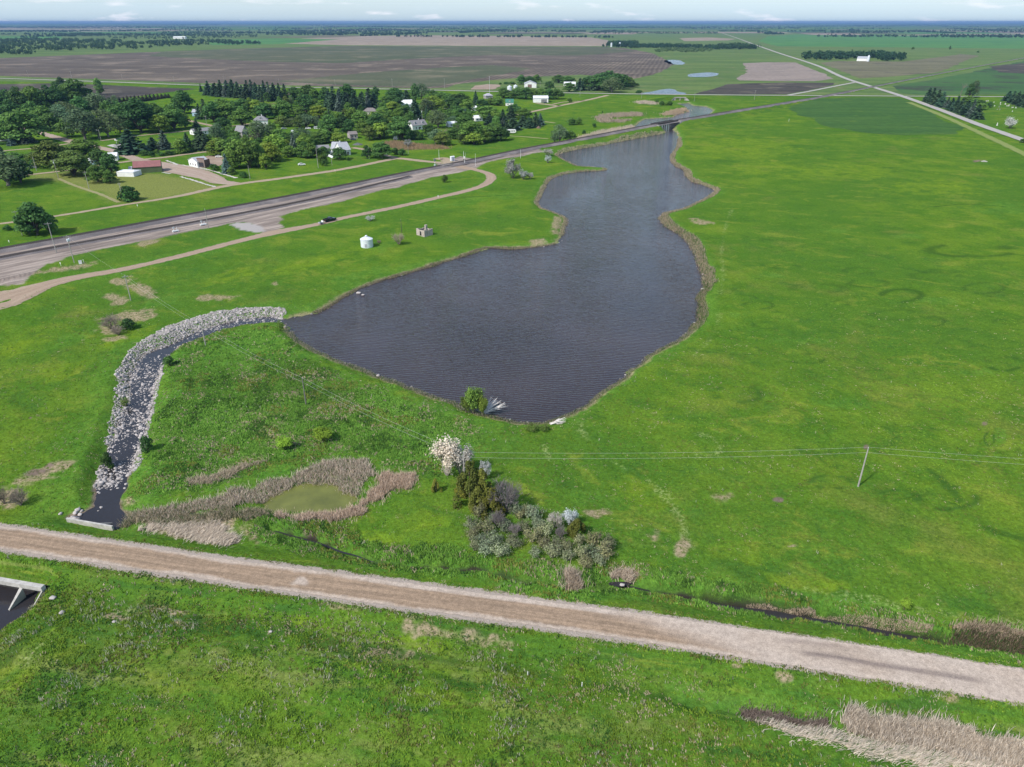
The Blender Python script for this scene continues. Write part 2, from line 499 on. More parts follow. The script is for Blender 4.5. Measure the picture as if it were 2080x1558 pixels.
def H(x, y):
    x = np.asarray(x, float); y = np.asarray(y, float)
    shp = x.shape
    x = np.atleast_1d(x); y = np.atleast_1d(y)
    near = 1 - sstep(300, 480, y)
    rough = np.where(y < 260, 1.0, 0.35)
    z = near * ((vn(x, y, 31, 1) - .5) * .9 + (vn(x, y, 9, 2) - .5) * .35 + rough * ((vn(x, y, 2.6, 3) - .5) * .30 + (vn(x, y, 0.9, 4) - .5) * .16))
    # gentle rises on the far side of the pond
    # roads press the relief flat
    for ln, w in ((LOOP, 3.6), (TOWNRD, 3.2), (MAINST, 6.0)):
        d = ldist(x, y, ln, 14)
        z = z * sstep(w, w + 3.5, d)
    dt = ldist(x, y, TRACK1, 40)
    dt2 = ldist(x, y, TRACK2, 40)
    z = z * np.where(y < 480, sstep(11, 18, np.minimum(dt, dt2)), 1)
    rz = rail_z(y) - .3
    z = np.where(dt < 38, np.maximum(z, np.where(rz < .7, np.where(dt2 < 39, 0.35, 0.6) * (1 - sstep(3.0, 7.0, np.minimum(dt, dt2))), rz - np.maximum(0, dt - 3.0) / (1.6 + .5 * rz))), z)
    # near gravel road on its low bank with ditches
    d = ldist(x, y, ROAD_MID, 30)
    prof = 0.5 * (1 - sstep(3.3, 6.8, d)) - 0.5 * sstep(5.0, 8.2, d) * (1 - sstep(9.5, 15, d))
    k = sstep(3.3, 7.5, d)
    z = z * k + prof
    # ditches
    for ln, w, dep in ((DITCH, 2.0, 1.3), (DITCHR, 2.2, 2.0), (DITCH2, 3.0, 0.8)):
        d = ldist(x, y, ln, 12) + (vn(x, y, 2.0, 9) - .5) * 0.9
        z = z - dep * (1 - sstep(0.25, w, np.abs(d)))
    # basins
    jit = (vn(x, y, 3.2, 21) - .5) * 2.2 + (vn(x, y, 1.0, 22) - .5) * 0.9
    for poly, lev, bw, j in ((POND, POND_Z, 5.0, .8), (STREAM, STREAM_Z - 0.1, 5.0, .5), (CULV, CULV_Z, 2.6, .3), (ALGAE, ALGAE_Z, 4.0, .8), (SCOUR, -0.9, 2.0, .4)):
        s = sdf(x, y, poly, 12) + jit * j
        k = sstep(0, 1, np.clip(s / bw, 0, 1) ** 0.8)
        up = lev + (z - lev) * k
        dn = lev - np.clip(-s * 0.35, 0, 1.2)
        z = np.where(s < bw, np.minimum(z, np.where(s > 0, up, dn)), z)
    return z.reshape(shp)

def H1(x, y):
    return float(H(np.array([x]), np.array([y]))[0])

# ------------------------------------------------------------------ ground sheet
py_rows = np.concatenate([np.arange(1760, 420, -2.2), np.arange(420, 300, -1.2), np.arange(300, 200, -.6), np.arange(200, 120, -1.1), np.arange(120, 56, -1.2), np.array([55, 53, 51, 49.5, 48.2, 47.2, 46.4])])
px_cols = np.concatenate([np.arange(-900, -80, 14), np.arange(-80, 2160, 3.2), np.arange(2160, 3000, 14)])
bb = (779.0 - py_rows) / FPX
tt = -CAM_H / (-sp + bb * cp)
GX = ((px_cols - 1040) / FPX)[None, :] * tt[:, None]
GY = np.repeat(((cp + bb * sp) * tt)[:, None], len(px_cols), 1)
gx = GX.ravel(); gy = GY.ravel()
gz = H(gx, gy)
nr, nc = GX.shape
ii = (np.arange(nr - 1)[:, None] * nc + np.arange(nc - 1)[None, :]).ravel()
gF = np.stack([ii, ii + 1, ii + nc + 1, ii + nc], 1)

gpx, gpy = project(gx, gy, 0.0)
GJ1 = vn(gx, gy, 7, 31) - .5
GJ2 = vn(gx, gy, 1.6, 32) - .5
GJ3 = vn(gx, gy, 0.5, 33) - .5

def area(poly, soft, jag=1.0, x=None, y=None, px=None, py=None):
    """0..1 inside a patch given by its outline in the photograph, ragged edge; metres for soft and jag"""
    P = G(poly)
    if x is None:
        d = sdf(gx, gy, P, 60) + jag * (GJ1 * 5 + GJ2 * 2.4 + GJ3)
    else:
        d = sdf(x, y, P, 60) + jag * ((vn(x, y, 7, 31) - .5) * 5 + (vn(x, y, 1.6, 32) - .5) * 2.4)
    return 1 - sstep(-soft, soft, d)

def spots(lst, x, y, jx=1.0):
    """union of soft ellipses (cx, cy, rx, ry, tilt) given as they show in the photograph"""
    out = np.zeros(x.shape)
    px, py = project(x, y, 0.0)
    n = (vn(x, y, 5, 41) - .5) * 1.1 + (vn(x, y, 1.3, 42) - .5) * .9
    for cx, cy, rx, ry, an in lst:
        ca, sa = math.cos(R(an)), math.sin(R(an))
        u = ((px - cx) * ca + (py - cy) * sa) / rx
        v = (-(px - cx) * sa + (py - cy) * ca) / ry
        d = np.sqrt(u * u + v * v) + n * jx
        out = np.maximum(out, 1 - sstep(0.55, 1.15, d))
    return out

TRIANGLE = [(340,702),(400,676),(470,664),(560,662),(600,705),(660,735),(740,765),(820,795),(900,826),(960,850),(1040,868),(1000,905),(930,965),(840,970),(760,950),(700,930),(600,960),(480,990),(380,1005),(270,1015),(285,960),(302,900),(316,830),(326,770)]
DRY = [(515,848,42,16,-8),(560,880,30,18,20),(470,945,85,9,-14),(405,970,28,8,-10),(450,1062,60,18,10),(390,1080,90,9,6),(1470,1010,26,10,0),(1385,1108,16,24,20),(1210,1043,22,10,0),(1330,1090,18,18,0),(230,600,14,8,0),(285,585,30,14,15),(245,572,18,6,0),(238,612,20,7,-15),(1600,1380,18,10,15),(1494,1357,14,5,5),(1930,1420,22,8,10),(260,1010,24,14,0),(330,1230,60,10,8),(370,1262,24,8,8),(240,1250,30,8,10),(690,905,10,8,0),(560,575,8,4,0),(265,640,50,12,-5),(1130,455,8,22,15),(1095,490,18,5,-5),(1375,482,16,12,30),(1420,450,26,8,10),(120,545,60,5,-8),(300,495,20,6,-10),(440,605,50,5,0),(220,672,30,10,0),(230,688,24,5,-12),(1610,1110,12,3,0),(100,955,45,14,-15),(70,975,50,12,-10),(20,1010,30,18,0),(700,1240,40,6,8),(900,1290,90,16,8),(780,1320,60,12,8)]
BARE = [(70,962,28,9,-18),(100,948,14,6,-18),(645,906,16,9,15),(596,917,9,4,0),(560,905,6,3,0),(600,795,14,5,20),(1985,327,8,2,0),(1285,1160,12,8,20),(80,846,8,2,0),(62,850,4,2,0),(620,1072,22,4,25),(470,1090,20,6,5),(2000,860,5,3,0),(1760,905,4,3,0),(1582,1014,9,4,0)]
YARD = [(-120,530),(0,508),(110,488),(250,464),(400,437),(530,412),(640,390),(760,366),(850,347),(895,337),(880,333),(905,326),(935,318),(960,322),(1000,315),(1060,303),(1085,303),(1100,308),(1060,317),(1012,325),(985,332),(968,342),(940,348),(925,352),(880,360),(800,382),(730,397),(690,410),(640,422),(590,431),(570,440),(572,452),(580,461),(560,470),(535,475),(522,460),(490,452),(460,455),(440,460),(400,466),(330,482),(250,497),(180,513),(130,524),(95,537),(80,550),(58,560),(45,572),(0,578),(-120,600)]
PAD = [(465,458),(480,452),(510,454),(530,462),(538,470),(520,473),(490,466)]
LAWN = [(65,356),(130,349),(200,342),(236,348),(330,353),(400,366),(445,377),(420,388),(330,402),(260,413),(215,398),(160,380),(110,366),(66,363)]
RINGS = [(1640,728,34,10,.8),(2040,741,36,13,.9),(1832,600,40,13,1),(1975,508,85,13,.9),(1540,622,30,8,.7),(1895,654,24,9,.7),(1500,800,48,16,.7),(1750,548,34,6,.6),(1600,540,26,5,.6),(2050,655,32,7,.6),(1700,620,22,6,.5),(1765,575,40,8,.6),(1690,978,42,14,.8),(1925,1010,60,22,.8),(1820,1005,36,10,.6),(1560,660,30,7,.6),(1660,585,50,9,.5),(1830,640,60,10,.5),(2000,585,40,10,.6),(1470,690,30,9,.5),(1900,560,50,9,.5),(1585,505,30,5,.5),(2010,890,10,12,1),(1660,870,30,10,.5),(1780,760,40,10,.4),(1940,700,40,10,.4)]
DARKSPOT = [(1640,690,50,8,0),(1760,985,40,12,0),(1720,820,60,10,0),(1900,610,60,7,0),(2030,890,12,14,0),(1560,560,30,5,0),(1980,760,60,9,5),(1330,480,40,12,40),(1500,640,20,6,0),(1840,480,50,5,0),(2040,425,60,14,0),(1700,470,40,4,0),(960,405,40,10,-8),(1025,398,26,9,-8),(870,420,40,6,-8),(790,495,30,10,-20),(720,560,60,10,-14),(330,610,60,10,-14),(150,690,80,12,-18),(1050,1060,60,14,0),(1190,1010,60,14,0),(1030,905,40,16,-20)]
LIMESPOT = [(1500,300,120,22,0),(1560,340,90,14,0),(1700,350,120,18,0),(1900,380,120,18,0),(680,520,70,10,-15),(590,545,60,10,-15),(470,560,60,12,-15),(250,690,70,16,-18),(120,760,70,18,-18),(60,700,60,16,-18),(1300,1000,80,30,20),(1500,1120,70,26,0),(1640,1180,90,20,8),(860,1060,80,22,0),(760,1090,60,14,0),(880,300,60,6,-8),(1050,215,50,5,-8),(1080,260,50,6,0)]
ROUGH = [(960,1270),(2080,1420),(2300,1480),(2300,1760),(-400,1760),(-400,1180),(0,1130),(330,1175)]

m_lush = np.maximum(area(TRIANGLE, 5, 1.6), 0)
d_ditch = ldist(gx, gy, DITCH, 20)
m_lush = np.maximum(m_lush, (1 - sstep(2.2, 5.0, d_ditch + GJ1 * 3 + GJ2 * 1.5)) * .95)
m_lush = np.maximum(m_lush, (1 - sstep(1.6, 4.5, ldist(gx, gy, DITCH2, 20) + GJ1 * 3)) * .9)
d_pond = sdf(gx, gy, POND, 30)
m_lush = np.maximum(m_lush, (1 - sstep(2.0, 7.0, d_pond + GJ1 * 5)) * .75)
d_stream = sdf(gx, gy, STREAM, 30)
m_lush = np.maximum(m_lush, .6 * (1 - sstep(6, 12, d_stream + GJ1 * 4)))
m_lush = np.maximum(m_lush, .55 * (1 - sstep(4, 9, ldist(gx, gy, LOOP, 20) + GJ1 * 3)))
m_lush = np.maximum(m_lush, .6 * spots(DARKSPOT, gx, gy))
m_dry = spots(DRY, gx, gy)
m_dry = np.maximum(m_dry, (1 - sstep(.3, 1.6, np.abs(d_pond - .7) + GJ2 * 1.4)) * .85)
m_bare = np.maximum(spots(BARE, gx, gy), (d_pond < -.6) * 1.0)
m_wet_shade = (1 - sstep(.15, 1.1, d_ditch + GJ2 * 1.1)) * (.35 + .65 * sstep(.35, .6, vn(gx, gy, 9, 37)))  # wet mud plus the shadow line inside the ditches, painted as one band
m_wet_shade = np.maximum(m_wet_shade, 1 - sstep(.9, 2.0, ldist(gx, gy, DITCHR, 20) + GJ2 * .45))
m_verge = 1 - sstep(2.7, 4.2, ldist(gx, gy, ROAD_MID, 20) + GJ2 * .5)
m_bare = np.maximum(m_bare, (1 - sstep(.3, 1.2, d_stream + GJ2 * 1.0)))
m_yard = np.maximum(area(YARD, .8, .55), 0)
m_pad = area(PAD, .5, .4)
m_lawn = area(LAWN, 6.0, 1.6)
m_lime = spots(LIMESPOT, gx, gy, .6)
m_rough = area(ROUGH, 3, 1.0)
TRAILS = [[(1488,420),(1474,460),(1466,505),(1468,560),(1462,600)],[(1178,860),(1188,885),(1215,915),(1260,945),(1320,975),(1360,1015),(1385,1060),(1398,1110)],[(1104,895),(1110,915),(1118,940)],[(1640,1198),(1700,1207),(1760,1216),(1830,1228),(1900,1240),(2000,1256),(2080,1268)],[(1462,640),(1458,655),(1440,690),(1410,720)],[(1420,880),(1450,890),(1462,905),(1450,925),(1420,925)],[(1300,745),(1270,772),(1235,800)],[(60,1345),(100,1290),(160,1262),(260,1240),(420,1255)]]
m_trail = np.zeros(gx.shape)
for t_ in TRAILS:
    m_trail = np.maximum(m_trail, 1 - sstep(.1, .9, ldist(gx, gy, smooth_line(G(t_), 3), 10) + GJ1 * 1.6 + GJ2 * 1.2))
DLINES = [[(560,1268),(700,1305),(835,1329),(936,1346),(1037,1360),(1171,1383),(1306,1407),(1400,1430)],[(0,1345),(60,1290),(110,1262),(160,1240)],[(620,1300),(760,1345),(900,1385),(1040,1410)],[(1900,420),(1980,415),(2080,425)],[(2000,1070),(2040,1082),(2090,1095)],[(1890,955),(1925,985),(1950,1015)],[(300,1225),(420,1262),(560,1295)],[(900,405),(960,400),(1040,396)]]
m_dl = np.zeros(gx.shape)
for t_ in DLINES:
    m_dl = np.maximum(m_dl, 1 - sstep(.1, 1.3, ldist(gx, gy, smooth_line(G(t_), 3), 10) + GJ1 * 1.2 + GJ2 * 1.0))
LLINES = [[(811,1343),(902,1360),(1037,1383),(1150,1402)],[(744,1352),(800,1362),(870,1376)],[(830,1400),(930,1425),(1050,1440)],[(20,1400),(120,1330),(230,1290)],[(0,1365),(70,1310),(130,1270)],[(600,1252),(760,1290),(900,1318)]]
m_ll = np.zeros(gx.shape)
for t_ in LLINES:
    m_ll = np.maximum(m_ll, 1 - sstep(.2, 1.8, ldist(gx, gy, smooth_line(G(t_), 3), 10) + GJ1 * 1.5 + GJ2 * .8))
m_lime = np.maximum(m_lime, m_ll)
m_ring = m_dl * .75
for cx, cy, rx, ry, amt in RINGS:
    u = (gpx - cx) / rx; v = (gpy - cy) / ry
    r_ = np.sqrt(u * u + v * v)
    th = np.arctan2(v, u)
    gate = sstep(.28, .50, vn(np.cos(th) * 2 + cx, np.sin(th) * 2 + cy, 1.1, 55))
    w_ = np.exp(-((r_ - 1 + GJ1 * .22 + GJ2 * .12) / .19) ** 2)
    m_ring = np.maximum(m_ring, amt * w_ * gate)

# ground material: grass, with the patches as masks
g = NT('ground', 0.95, 0.0)
P = g.pos()
n_big = g.noise(0.012, 3, 0.5)
n_mid = g.noise(0.06, 4, 0.6, off=3.0)
n_sml = g.noise(0.35, 4, 0.65, off=7.0)
n_fin = g.noise(1.7, 3, 0.7, off=11.0)
n_mic = g.noise(5.0, 2, 0.7, off=17.0)
n_med = g.noise(.14, 3, .6, off=29.0)
green = g.mix(g.rng(n_mid, .35, .65, 0, 1, True), (.062, .138, .014), (.104, .176, .017))
green = g.mix(g.rng(n_big, .38, .62, 0, .8, True), green, (.058, .132, .016))
green = g.mix(g.rng(n_med, .54, .72, 0, .55, True), green, (.042, .112, .018))
green = g.mix(g.math('MULTIPLY', g.math('MULTIPLY', g.attr('lime'), g.rng(n_sml, .3, .6, .3, 1)), g.rng(n_med, .35, .6, .1, .8)), green, (.150, .222, .016))
green = g.mix(g.rng(n_sml, .56, .74, 0, .55, True), green, (.150, .180, .032))
green = g.mix(g.math('MULTIPLY', g.rng(g.noise(.045, 4, .6, off=41.0), .55, .75, 0, .5, True), g.rng(n_fin, .3, .6, .5, 1)), green, (.165, .165, .040))
bnd = g.noise(1.0, 4, .6, g.mapping(P, (.035, .20, 1), R(11)), dist=.4)
green = g.mix(g.math('MULTIPLY', g.attr('rough'), g.rng(bnd, .50, .68, 0, .75, True)), green, (.165, .195, .052))
green = g.mix(g.math('MULTIPLY', g.attr('rough'), g.rng(bnd, .34, .48, .8, 0, True)), green, (.038, .102, .018))
pst = g.noise(1.0, 5, .62, g.mapping(P, (.05, .09, 1), R(20), (7, 3, 0)), dist=.8)
green = g.mix(g.rng(pst, .54, .72, 0, .75, True), green, (.165, .205, .028))
green = g.mix(g.rng(pst, .30, .44, .65, 0, True), green, (.040, .100, .016))
green = g.mix(g.math('MULTIPLY', g.math('MULTIPLY', g.attr('trail'), g.rng(n_fin, .46, .62)), .38), green, (.30, .31, .15))
green = g.mix(g.math('MULTIPLY', g.attr('lawn'), .85), green, (.175, .190, .055))
green = g.mix(g.attr('lush'), green, g.mix(g.rng(n_sml, .35, .65, 0, 1), (.052, .140, .018), (.098, .195, .026)))
green = g.mix(g.math('MINIMUM', g.math('MULTIPLY', g.attr('ring'), g.rng(n_fin, .3, .6, .6, 1.15)), .8), green, (.034, .084, .014))
green = g.scale(green, g.rng(n_fin, .25, .75, .62, 1.38))
green = g.scale(green, g.rng(n_mic, .25, .75, .70, 1.30))
dry = g.mix(g.rng(n_fin, .3, .7), (.17, .13, .075), (.36, .29, .19))
c = g.mix(g.math('MULTIPLY', g.attr('dry'), g.rng(n_fin, .32, .55, .15, 1)), green, dry)
bare = g.mix(g.rng(n_sml, .3, .7), (.10, .075, .06), (.23, .175, .135))
c = g.mix(g.attr('bare'), c, bare)
c = g.mix(g.attr('wet_shade'), c, (.030, .026, .022))  # ditch mud and its shade, both put into the ground colour
vg = g.rng(g.math('ADD', g.attr('verge'), g.math('SUBTRACT', g.math('MULTIPLY', g.math('ADD', n_mic, n_fin), .9), .9)), .42, .62)
c = g.mix(vg, c, g.mix(n_mic, (.22, .175, .14), (.40, .35, .31)))
n_trk = g.noise(1.0, 4, .6, g.mapping(P, (.045, .45, 1), R(-49)))
stone = g.mix(g.rng(n_trk, .35, .68, 0, 1, True), (.19, .155, .135), (.36, .30, .26))
stone = g.mix(g.rng(g.noise(1.0, 3, .6, g.mapping(P, (.016, .13, 1), R(-49), (3, 5, 0))), .5, .68, 0, .7, True), stone, (.13, .11, .10))
stone = g.scale(stone, g.rng(n_mic, .2, .8, .75, 1.25))
c = g.mix(g.attr('yard'), c, stone)
c = g.mix(g.attr('pad'), c, (.33, .305, .29))
g.color(c)
hb = g.math('ADD', g.math('MULTIPLY', n_fin, .6), g.math('MULTIPLY', n_mic, .4))
g.bump(hb, .75, .35)
GROUND = g.m
structure('ground', mesh_np('ground', np.stack([gx, gy, gz], 1), gF, GROUND, dict(lush=m_lush, dry=m_dry, bare=m_bare, yard=m_yard, pad=m_pad, lawn=m_lawn, lime=m_lime, ring=m_ring, wet_shade=m_wet_shade, verge=m_verge, rough=m_rough, trail=m_trail), smooth=True))
del gF, GX, GY

# ------------------------------------------------------------------ water
def water(name, base, chop=1.0, rough=.06, streak=True):
    t = NT(name, rough, .5)
    t.b.inputs['IOR'].default_value = 1.33
    p = t.pos()
    wind = t.mapping(p, (1, 1, 1), R(8))
    w1 = t.n('ShaderNodeTexWave', wave_type='BANDS', bands_direction='Y')
    t.l(wind, w1.inputs['Vector'])
    for k, v in (('Scale', .30), ('Distortion', 5.0), ('Detail', 3.0), ('Detail Scale', 1.2), ('Detail Roughness', .6)): w1.inputs[k].default_value = v
    n1 = t.noise(1.0, 3, .6, t.mapping(wind, (.45, 1.3, 1)))
    n2 = t.noise(1.0, 2, .6, t.mapping(wind, (1.6, 3.6, 1)))
    h = t.math('ADD', t.math('MULTIPLY', w1.outputs['Fac'], .45 if streak else .0), t.math('ADD', n1, t.math('MULTIPLY', n2, .4)))
    amp = t.rng(t.noise(1.0, 3, .5, t.mapping(wind, (.055, .012, 1))), .32, .68, .62, 1.22) if streak else 1.0
    h = t.math('MULTIPLY', h, amp)
    t.bump(h, 1.0, .16 * chop)
    silt = t.rng(t.noise(.03, 3, .5), .35, .7, .85, 1.25)
    t.color(t.scale(base, silt))
    return t.m

def tess(poly, z):
    v = [Vector((p[0], p[1], 0)) for p in poly]
    return np.array([(p.x, p.y, z) for p in v]), np.array(tessellate_polygon([v]))

def grow(poly, d):
    P_ = np.array(poly); n = len(P_)
    area2 = np.sum(P_[:, 0] * np.roll(P_[:, 1], -1) - np.roll(P_[:, 0], -1) * P_[:, 1])
    e = np.roll(P_, -1, 0) - np.roll(P_, 1, 0)
    nn = np.stack([e[:, 1], -e[:, 0]], 1) / (np.linalg.norm(e, axis=1)[:, None] + 1e-9)
    return P_ + nn * d * (1 if area2 > 0 else -1)

WATER = water('pond_water', (.036, .027, .030), .8)
V_, F_ = tess(grow(POND, 1.2), POND_Z)
structure('pond_water', mesh_np('pond_water', V_, F_, WATER))
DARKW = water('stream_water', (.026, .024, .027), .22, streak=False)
V_, F_ = tess(grow(STREAM, .8), STREAM_Z)
V_[:, 2] = np.interp(V_[:, 1], [95, 150, 205], [STREAM_Z - .02, STREAM_Z, STREAM_Z + .06])
structure('stream_water', mesh_np('stream_water', V_, F_, DARKW))
V_, F_ = tess(grow(CULV, .6), CULV_Z)
structure('culvert_water', mesh_np('culvert_water', V_, F_, DARKW))
al = NT('algae_water', .45, .4)
a1 = al.noise(.25, 4, .6); a2 = al.noise(1.4, 4, .7)
ac = al.mix(al.rng(a1, .3, .7), (.085, .095, .018), (.155, .165, .035))
ac = al.mix(al.rng(a2, .62, .72, 0, .8), ac, (.035, .035, .022))
al.color(ac)
V_, F_ = tess(grow(ALGAE, .8), ALGAE_Z)
structure('algae_water', mesh_np('algae_water', V_, F_, al.m))
V_, F_ = tess(grow(SCOUR, .3), -1.35)
structure('ditch_water_shade', mesh_np('ditch_water_shade', V_, F_, DARKW))
for ln_, w_, z_ in ((DITCHR, 1.5, -2.15), (DITCH[:18], .34, -1.68)):  # dark water strips that also stand in for shadow down in the furrows
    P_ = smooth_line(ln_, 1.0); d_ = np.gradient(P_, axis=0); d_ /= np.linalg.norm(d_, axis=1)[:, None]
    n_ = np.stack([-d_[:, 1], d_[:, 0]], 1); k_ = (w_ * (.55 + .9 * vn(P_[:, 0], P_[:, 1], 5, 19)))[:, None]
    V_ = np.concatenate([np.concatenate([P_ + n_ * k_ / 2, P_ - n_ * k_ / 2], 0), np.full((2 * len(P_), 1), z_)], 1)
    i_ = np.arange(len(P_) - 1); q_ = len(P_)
    structure('ditch_water_shade', mesh_np('ditch_water_shade', V_, np.stack([i_, i_ + q_, i_ + q_ + 1, i_ + 1], 1), DARKW))
FARW = water('far_pond_water', (.03, .04, .06), 1.6, .12, False)
for poly in ([(1300,191),(1325,186),(1345,182),(1360,180.5),(1370,182),(1376,186),(1394,189.5),(1392,191)],
             [(1397,153.5),(1408,149.5),(1425,148),(1440,147.2),(1456,148.5),(1459,151),(1454,154),(1430,156.5),(1406,156.5)],
             [(1349,124.5),(1356,122),(1366,121.5),(1378,122.5),(1386,125.5),(1391,129),(1380,131.5),(1364,130.5),(1355,127.5)]):
    w_ = smooth_closed(G(poly), 6)
    V_, F_ = tess(w_, .12)
    structure('far_pond', mesh_np('far_pond', V_, F_, FARW))

# ------------------------------------------------------------------ roads
def road_mat(name, mid, edge, track, rut=.33, gravel=.3, u_edge=.62):
    t = NT(name, .95, .12)
    u = t.attr('u'); au = t.math('ABSOLUTE', u)
    lanes = t.n('ShaderNodeCombineXYZ')
    t.l(t.math('MULTIPLY', u, 2.2), lanes.inputs[0]); t.l(t.math('MULTIPLY', t.attr('v'), .035), lanes.inputs[1])
    st = t.noise(1.6, 4, .6, lanes.outputs[0])
    pos = t.pos()
    f = t.noise(1.3, 3, .7); m = t.noise(6.0, 2, .75); patch = t.noise(.09, 3, .55)
    c = t.mix(t.rng(st, .36, .66, 0, 1, True), mid, track)
    c = t.mix(t.math('MULTIPLY', t.rng(t.math('ABSOLUTE', t.math('SUBTRACT', au, rut)), 0, .16, 1, 0, True), .55), c, track)
    e = t.math('ADD', au, t.math('MULTIPLY', t.math('SUBTRACT', t.noise(.8, 3, .6), .5), .35))
    e = t.math('ADD', e, t.math('MULTIPLY', t.math('SUBTRACT', patch, .5), .8))
    c = t.mix(t.rng(e, u_edge, u_edge + .3, 0, .8, True), c, edge)
    c = t.mix(t.math('MULTIPLY', t.attr('gravelly'), t.rng(patch, .2, .55, .45, 1)), c, edge)
    c = t.mix(t.math('MULTIPLY', t.attr('damp'), t.rng(f, .25, .6, .3, .9)), c, (.115, .09, .085))
    c = t.scale(c, t.rng(f, .25, .75, 1 - gravel * .8, 1 + gravel * .7))
    c = t.scale(c, t.rng(m, .2, .8, 1 - gravel * 1.2, 1 + gravel * 1.2))
    t.color(c)
    t.bump(t.math('ADD', f, m), .4, .06)
    return t.m

def ribbon(name, left, right, mat, lift=.05, nu=9, ragged=.25, zfun=None, extra=None):
    L_ = np.array(left); R_ = np.array(right)
    n = len(L_)
    v = np.concatenate([[0], np.cumsum(np.linalg.norm(np.diff((L_ + R_) / 2, axis=0), axis=1))])
    uu = np.linspace(-1, 1, nu)
    X = np.zeros((n, nu)); Y = np.zeros((n, nu))
    wid = np.linalg.norm(R_ - L_, axis=1)
    jl = (vn(v, v * 0, 7., 71) - .5) * .7 + (vn(v, v * 0, 1.1, 72) - .5) * .6 + (vn(v, v * 0, .35, 75) - .5) * 1.5
    jr = (vn(v, v * 0, 7., 73) - .5) * .7 + (vn(v, v * 0, 1.1, 74) - .5) * .6 + (vn(v, v * 0, .35, 76) - .5) * 1.5
    for k, u in enumerate(uu):
        t = (u + 1) / 2
        off = -jl * ragged * max(0, 1 - 2 * t) ** 2 + jr * ragged * max(0, 2 * t - 1) ** 2
        t2 = t + off / wid
        X[:, k] = L_[:, 0] + (R_[:, 0] - L_[:, 0]) * t2
        Y[:, k] = L_[:, 1] + (R_[:, 1] - L_[:, 1]) * t2
    x = X.ravel(); y = Y.ravel()
    z = (zfun(x, y) if zfun else H(x, y)) + lift
    i = (np.arange(n - 1)[:, None] * nu + np.arange(nu - 1)[None, :]).ravel()
    F = np.stack([i, i + nu, i + nu + 1, i + 1], 1)
    at = dict(u=np.tile(uu, n), v=np.repeat(v, nu), gravelly=np.zeros(n * nu), damp=np.zeros(n * nu))
    if extra: extra(x, y, at)
    return structure(name, mesh_np(name, np.stack([x, y, z], 1), F, mat, at))

def ribbon_c(name, line, width, mat, step=1.5, **k):
    P_ = smooth_line(line, step)
    d = np.gradient(P_, axis=0); d /= np.linalg.norm(d, axis=1)[:, None]
    nn = np.stack([-d[:, 1], d[:, 0]], 1)
    if callable(width):
        w = width(P_)[:, None]
    else:
        w = width
    return ribbon(name, P_ + nn * w / 2, P_ - nn * w / 2, mat, **k)

ROAD = road_mat('gravel_road', (.300, .215, .148), (.405, .335, .280), (.215, .155, .108))
fl = smooth_line(ROAD_FAR, .6); ml = smooth_line(ROAD_MID, .6)
def resample(P_, n):
    s = np.concatenate([[0], np.cumsum(np.linalg.norm(np.diff(P_, axis=0), axis=1))])
    q = np.linspace(0, s[-1], n)
    return np.stack([np.interp(q, s, P_[:, 0]), np.interp(q, s, P_[:, 1])], 1)
A_ = resample(smooth_line(ROAD_FAR, 1), 1300); B_ = resample(smooth_line(ROAD_NEAR, 1), 1300)
def road_extra(x, y, at):
    px, py = project(x, y, .5)
    at['gravelly'] = sstep(1250, 1500, px + at['u'] * -160) * .95 + spots([(613,1187,20,10,0)], x, y) * .9
    at['gravelly'] = np.maximum(at['gravelly'], sstep(.62, .72, -at['u']) * .9 * sstep(600, 900, px))
    dx = px
    line = np.interp(dx, [1620, 1700, 1780, 1860, 1960, 2020], [1325, 1335, 1350, 1362, 1378, 1390])
    at['damp'] = np.exp(-((py - line) / 5.0) ** 2) * sstep(1610, 1650, dx) * (1 - sstep(1960, 2020, dx))
    at['damp'] += np.exp(-((py - line + 22) / 5.0) ** 2) * sstep(1560, 1610, dx) * (1 - sstep(1680, 1760, dx)) * .5
ribbon('gravel_road', A_, B_, ROAD, lift=.05, nu=15, ragged=.14, extra=road_extra)

DIRT = road_mat('dirt_road', (.270, .195, .140), (.245, .200, .140), (.335, .255, .190), .4, .2, .7)
def loop_w(P_):
    px, py = project(P_[:, 0], P_[:, 1], 0)
    return np.interp(px, [-160, 0, 48, 96, 144, 240, 500, 560, 650, 990, 1002, 1010], [26, 21, 14, 8.5, 6.6, 5.0, 5.0, 7.5, 4.6, 5.2, 6.0, 6.0]) + 2.5 * (py < 345) * (px < 960)
ribbon_c('dirt_road', LOOP, loop_w, DIRT, step=1.0, ragged=.45)
PALE = road_mat('town_road', (.290, .225, .150), (.235, .205, .120), (.340, .270, .195), .4, .2, .6)
def town_w(P_):
    px, py = project(P_[:, 0], P_[:, 1], 0)
    return np.interp(px, [-80, 120, 300, 440, 500, 780, 810, 905], [3.2, 3.4, 3.8, 5.5, 5.6, 5.4, 6.5, 5.5])
ribbon_c('town_road', TOWNRD, town_w, PALE, step=1.5, ragged=.5, lift=.06)
def main_w(P_):
    px, py = project(P_[:, 0], P_[:, 1], 0)
    return np.interp(px, [30, 140, 240, 300, 345, 400, 440, 480], [6, 8, 7, 9, 20, 17, 10, 7])
STREET = road_mat('town_street', (.300, .225, .175), (.255, .205, .150), (.350, .275, .225), .4, .18, .75)
ribbon_c('town_street', MAINST, main_w, STREET, step=1.5, ragged=.6, lift=.08)
for ln, w in STREETS:
    ribbon_c('town_lane', ln, w, PALE, step=2.0, ragged=.5, lift=.10)
GRASSY = road_mat('grass_track', (.215, .215, .085), (.16, .19, .05), (.27, .24, .13), .4, .15, .7)
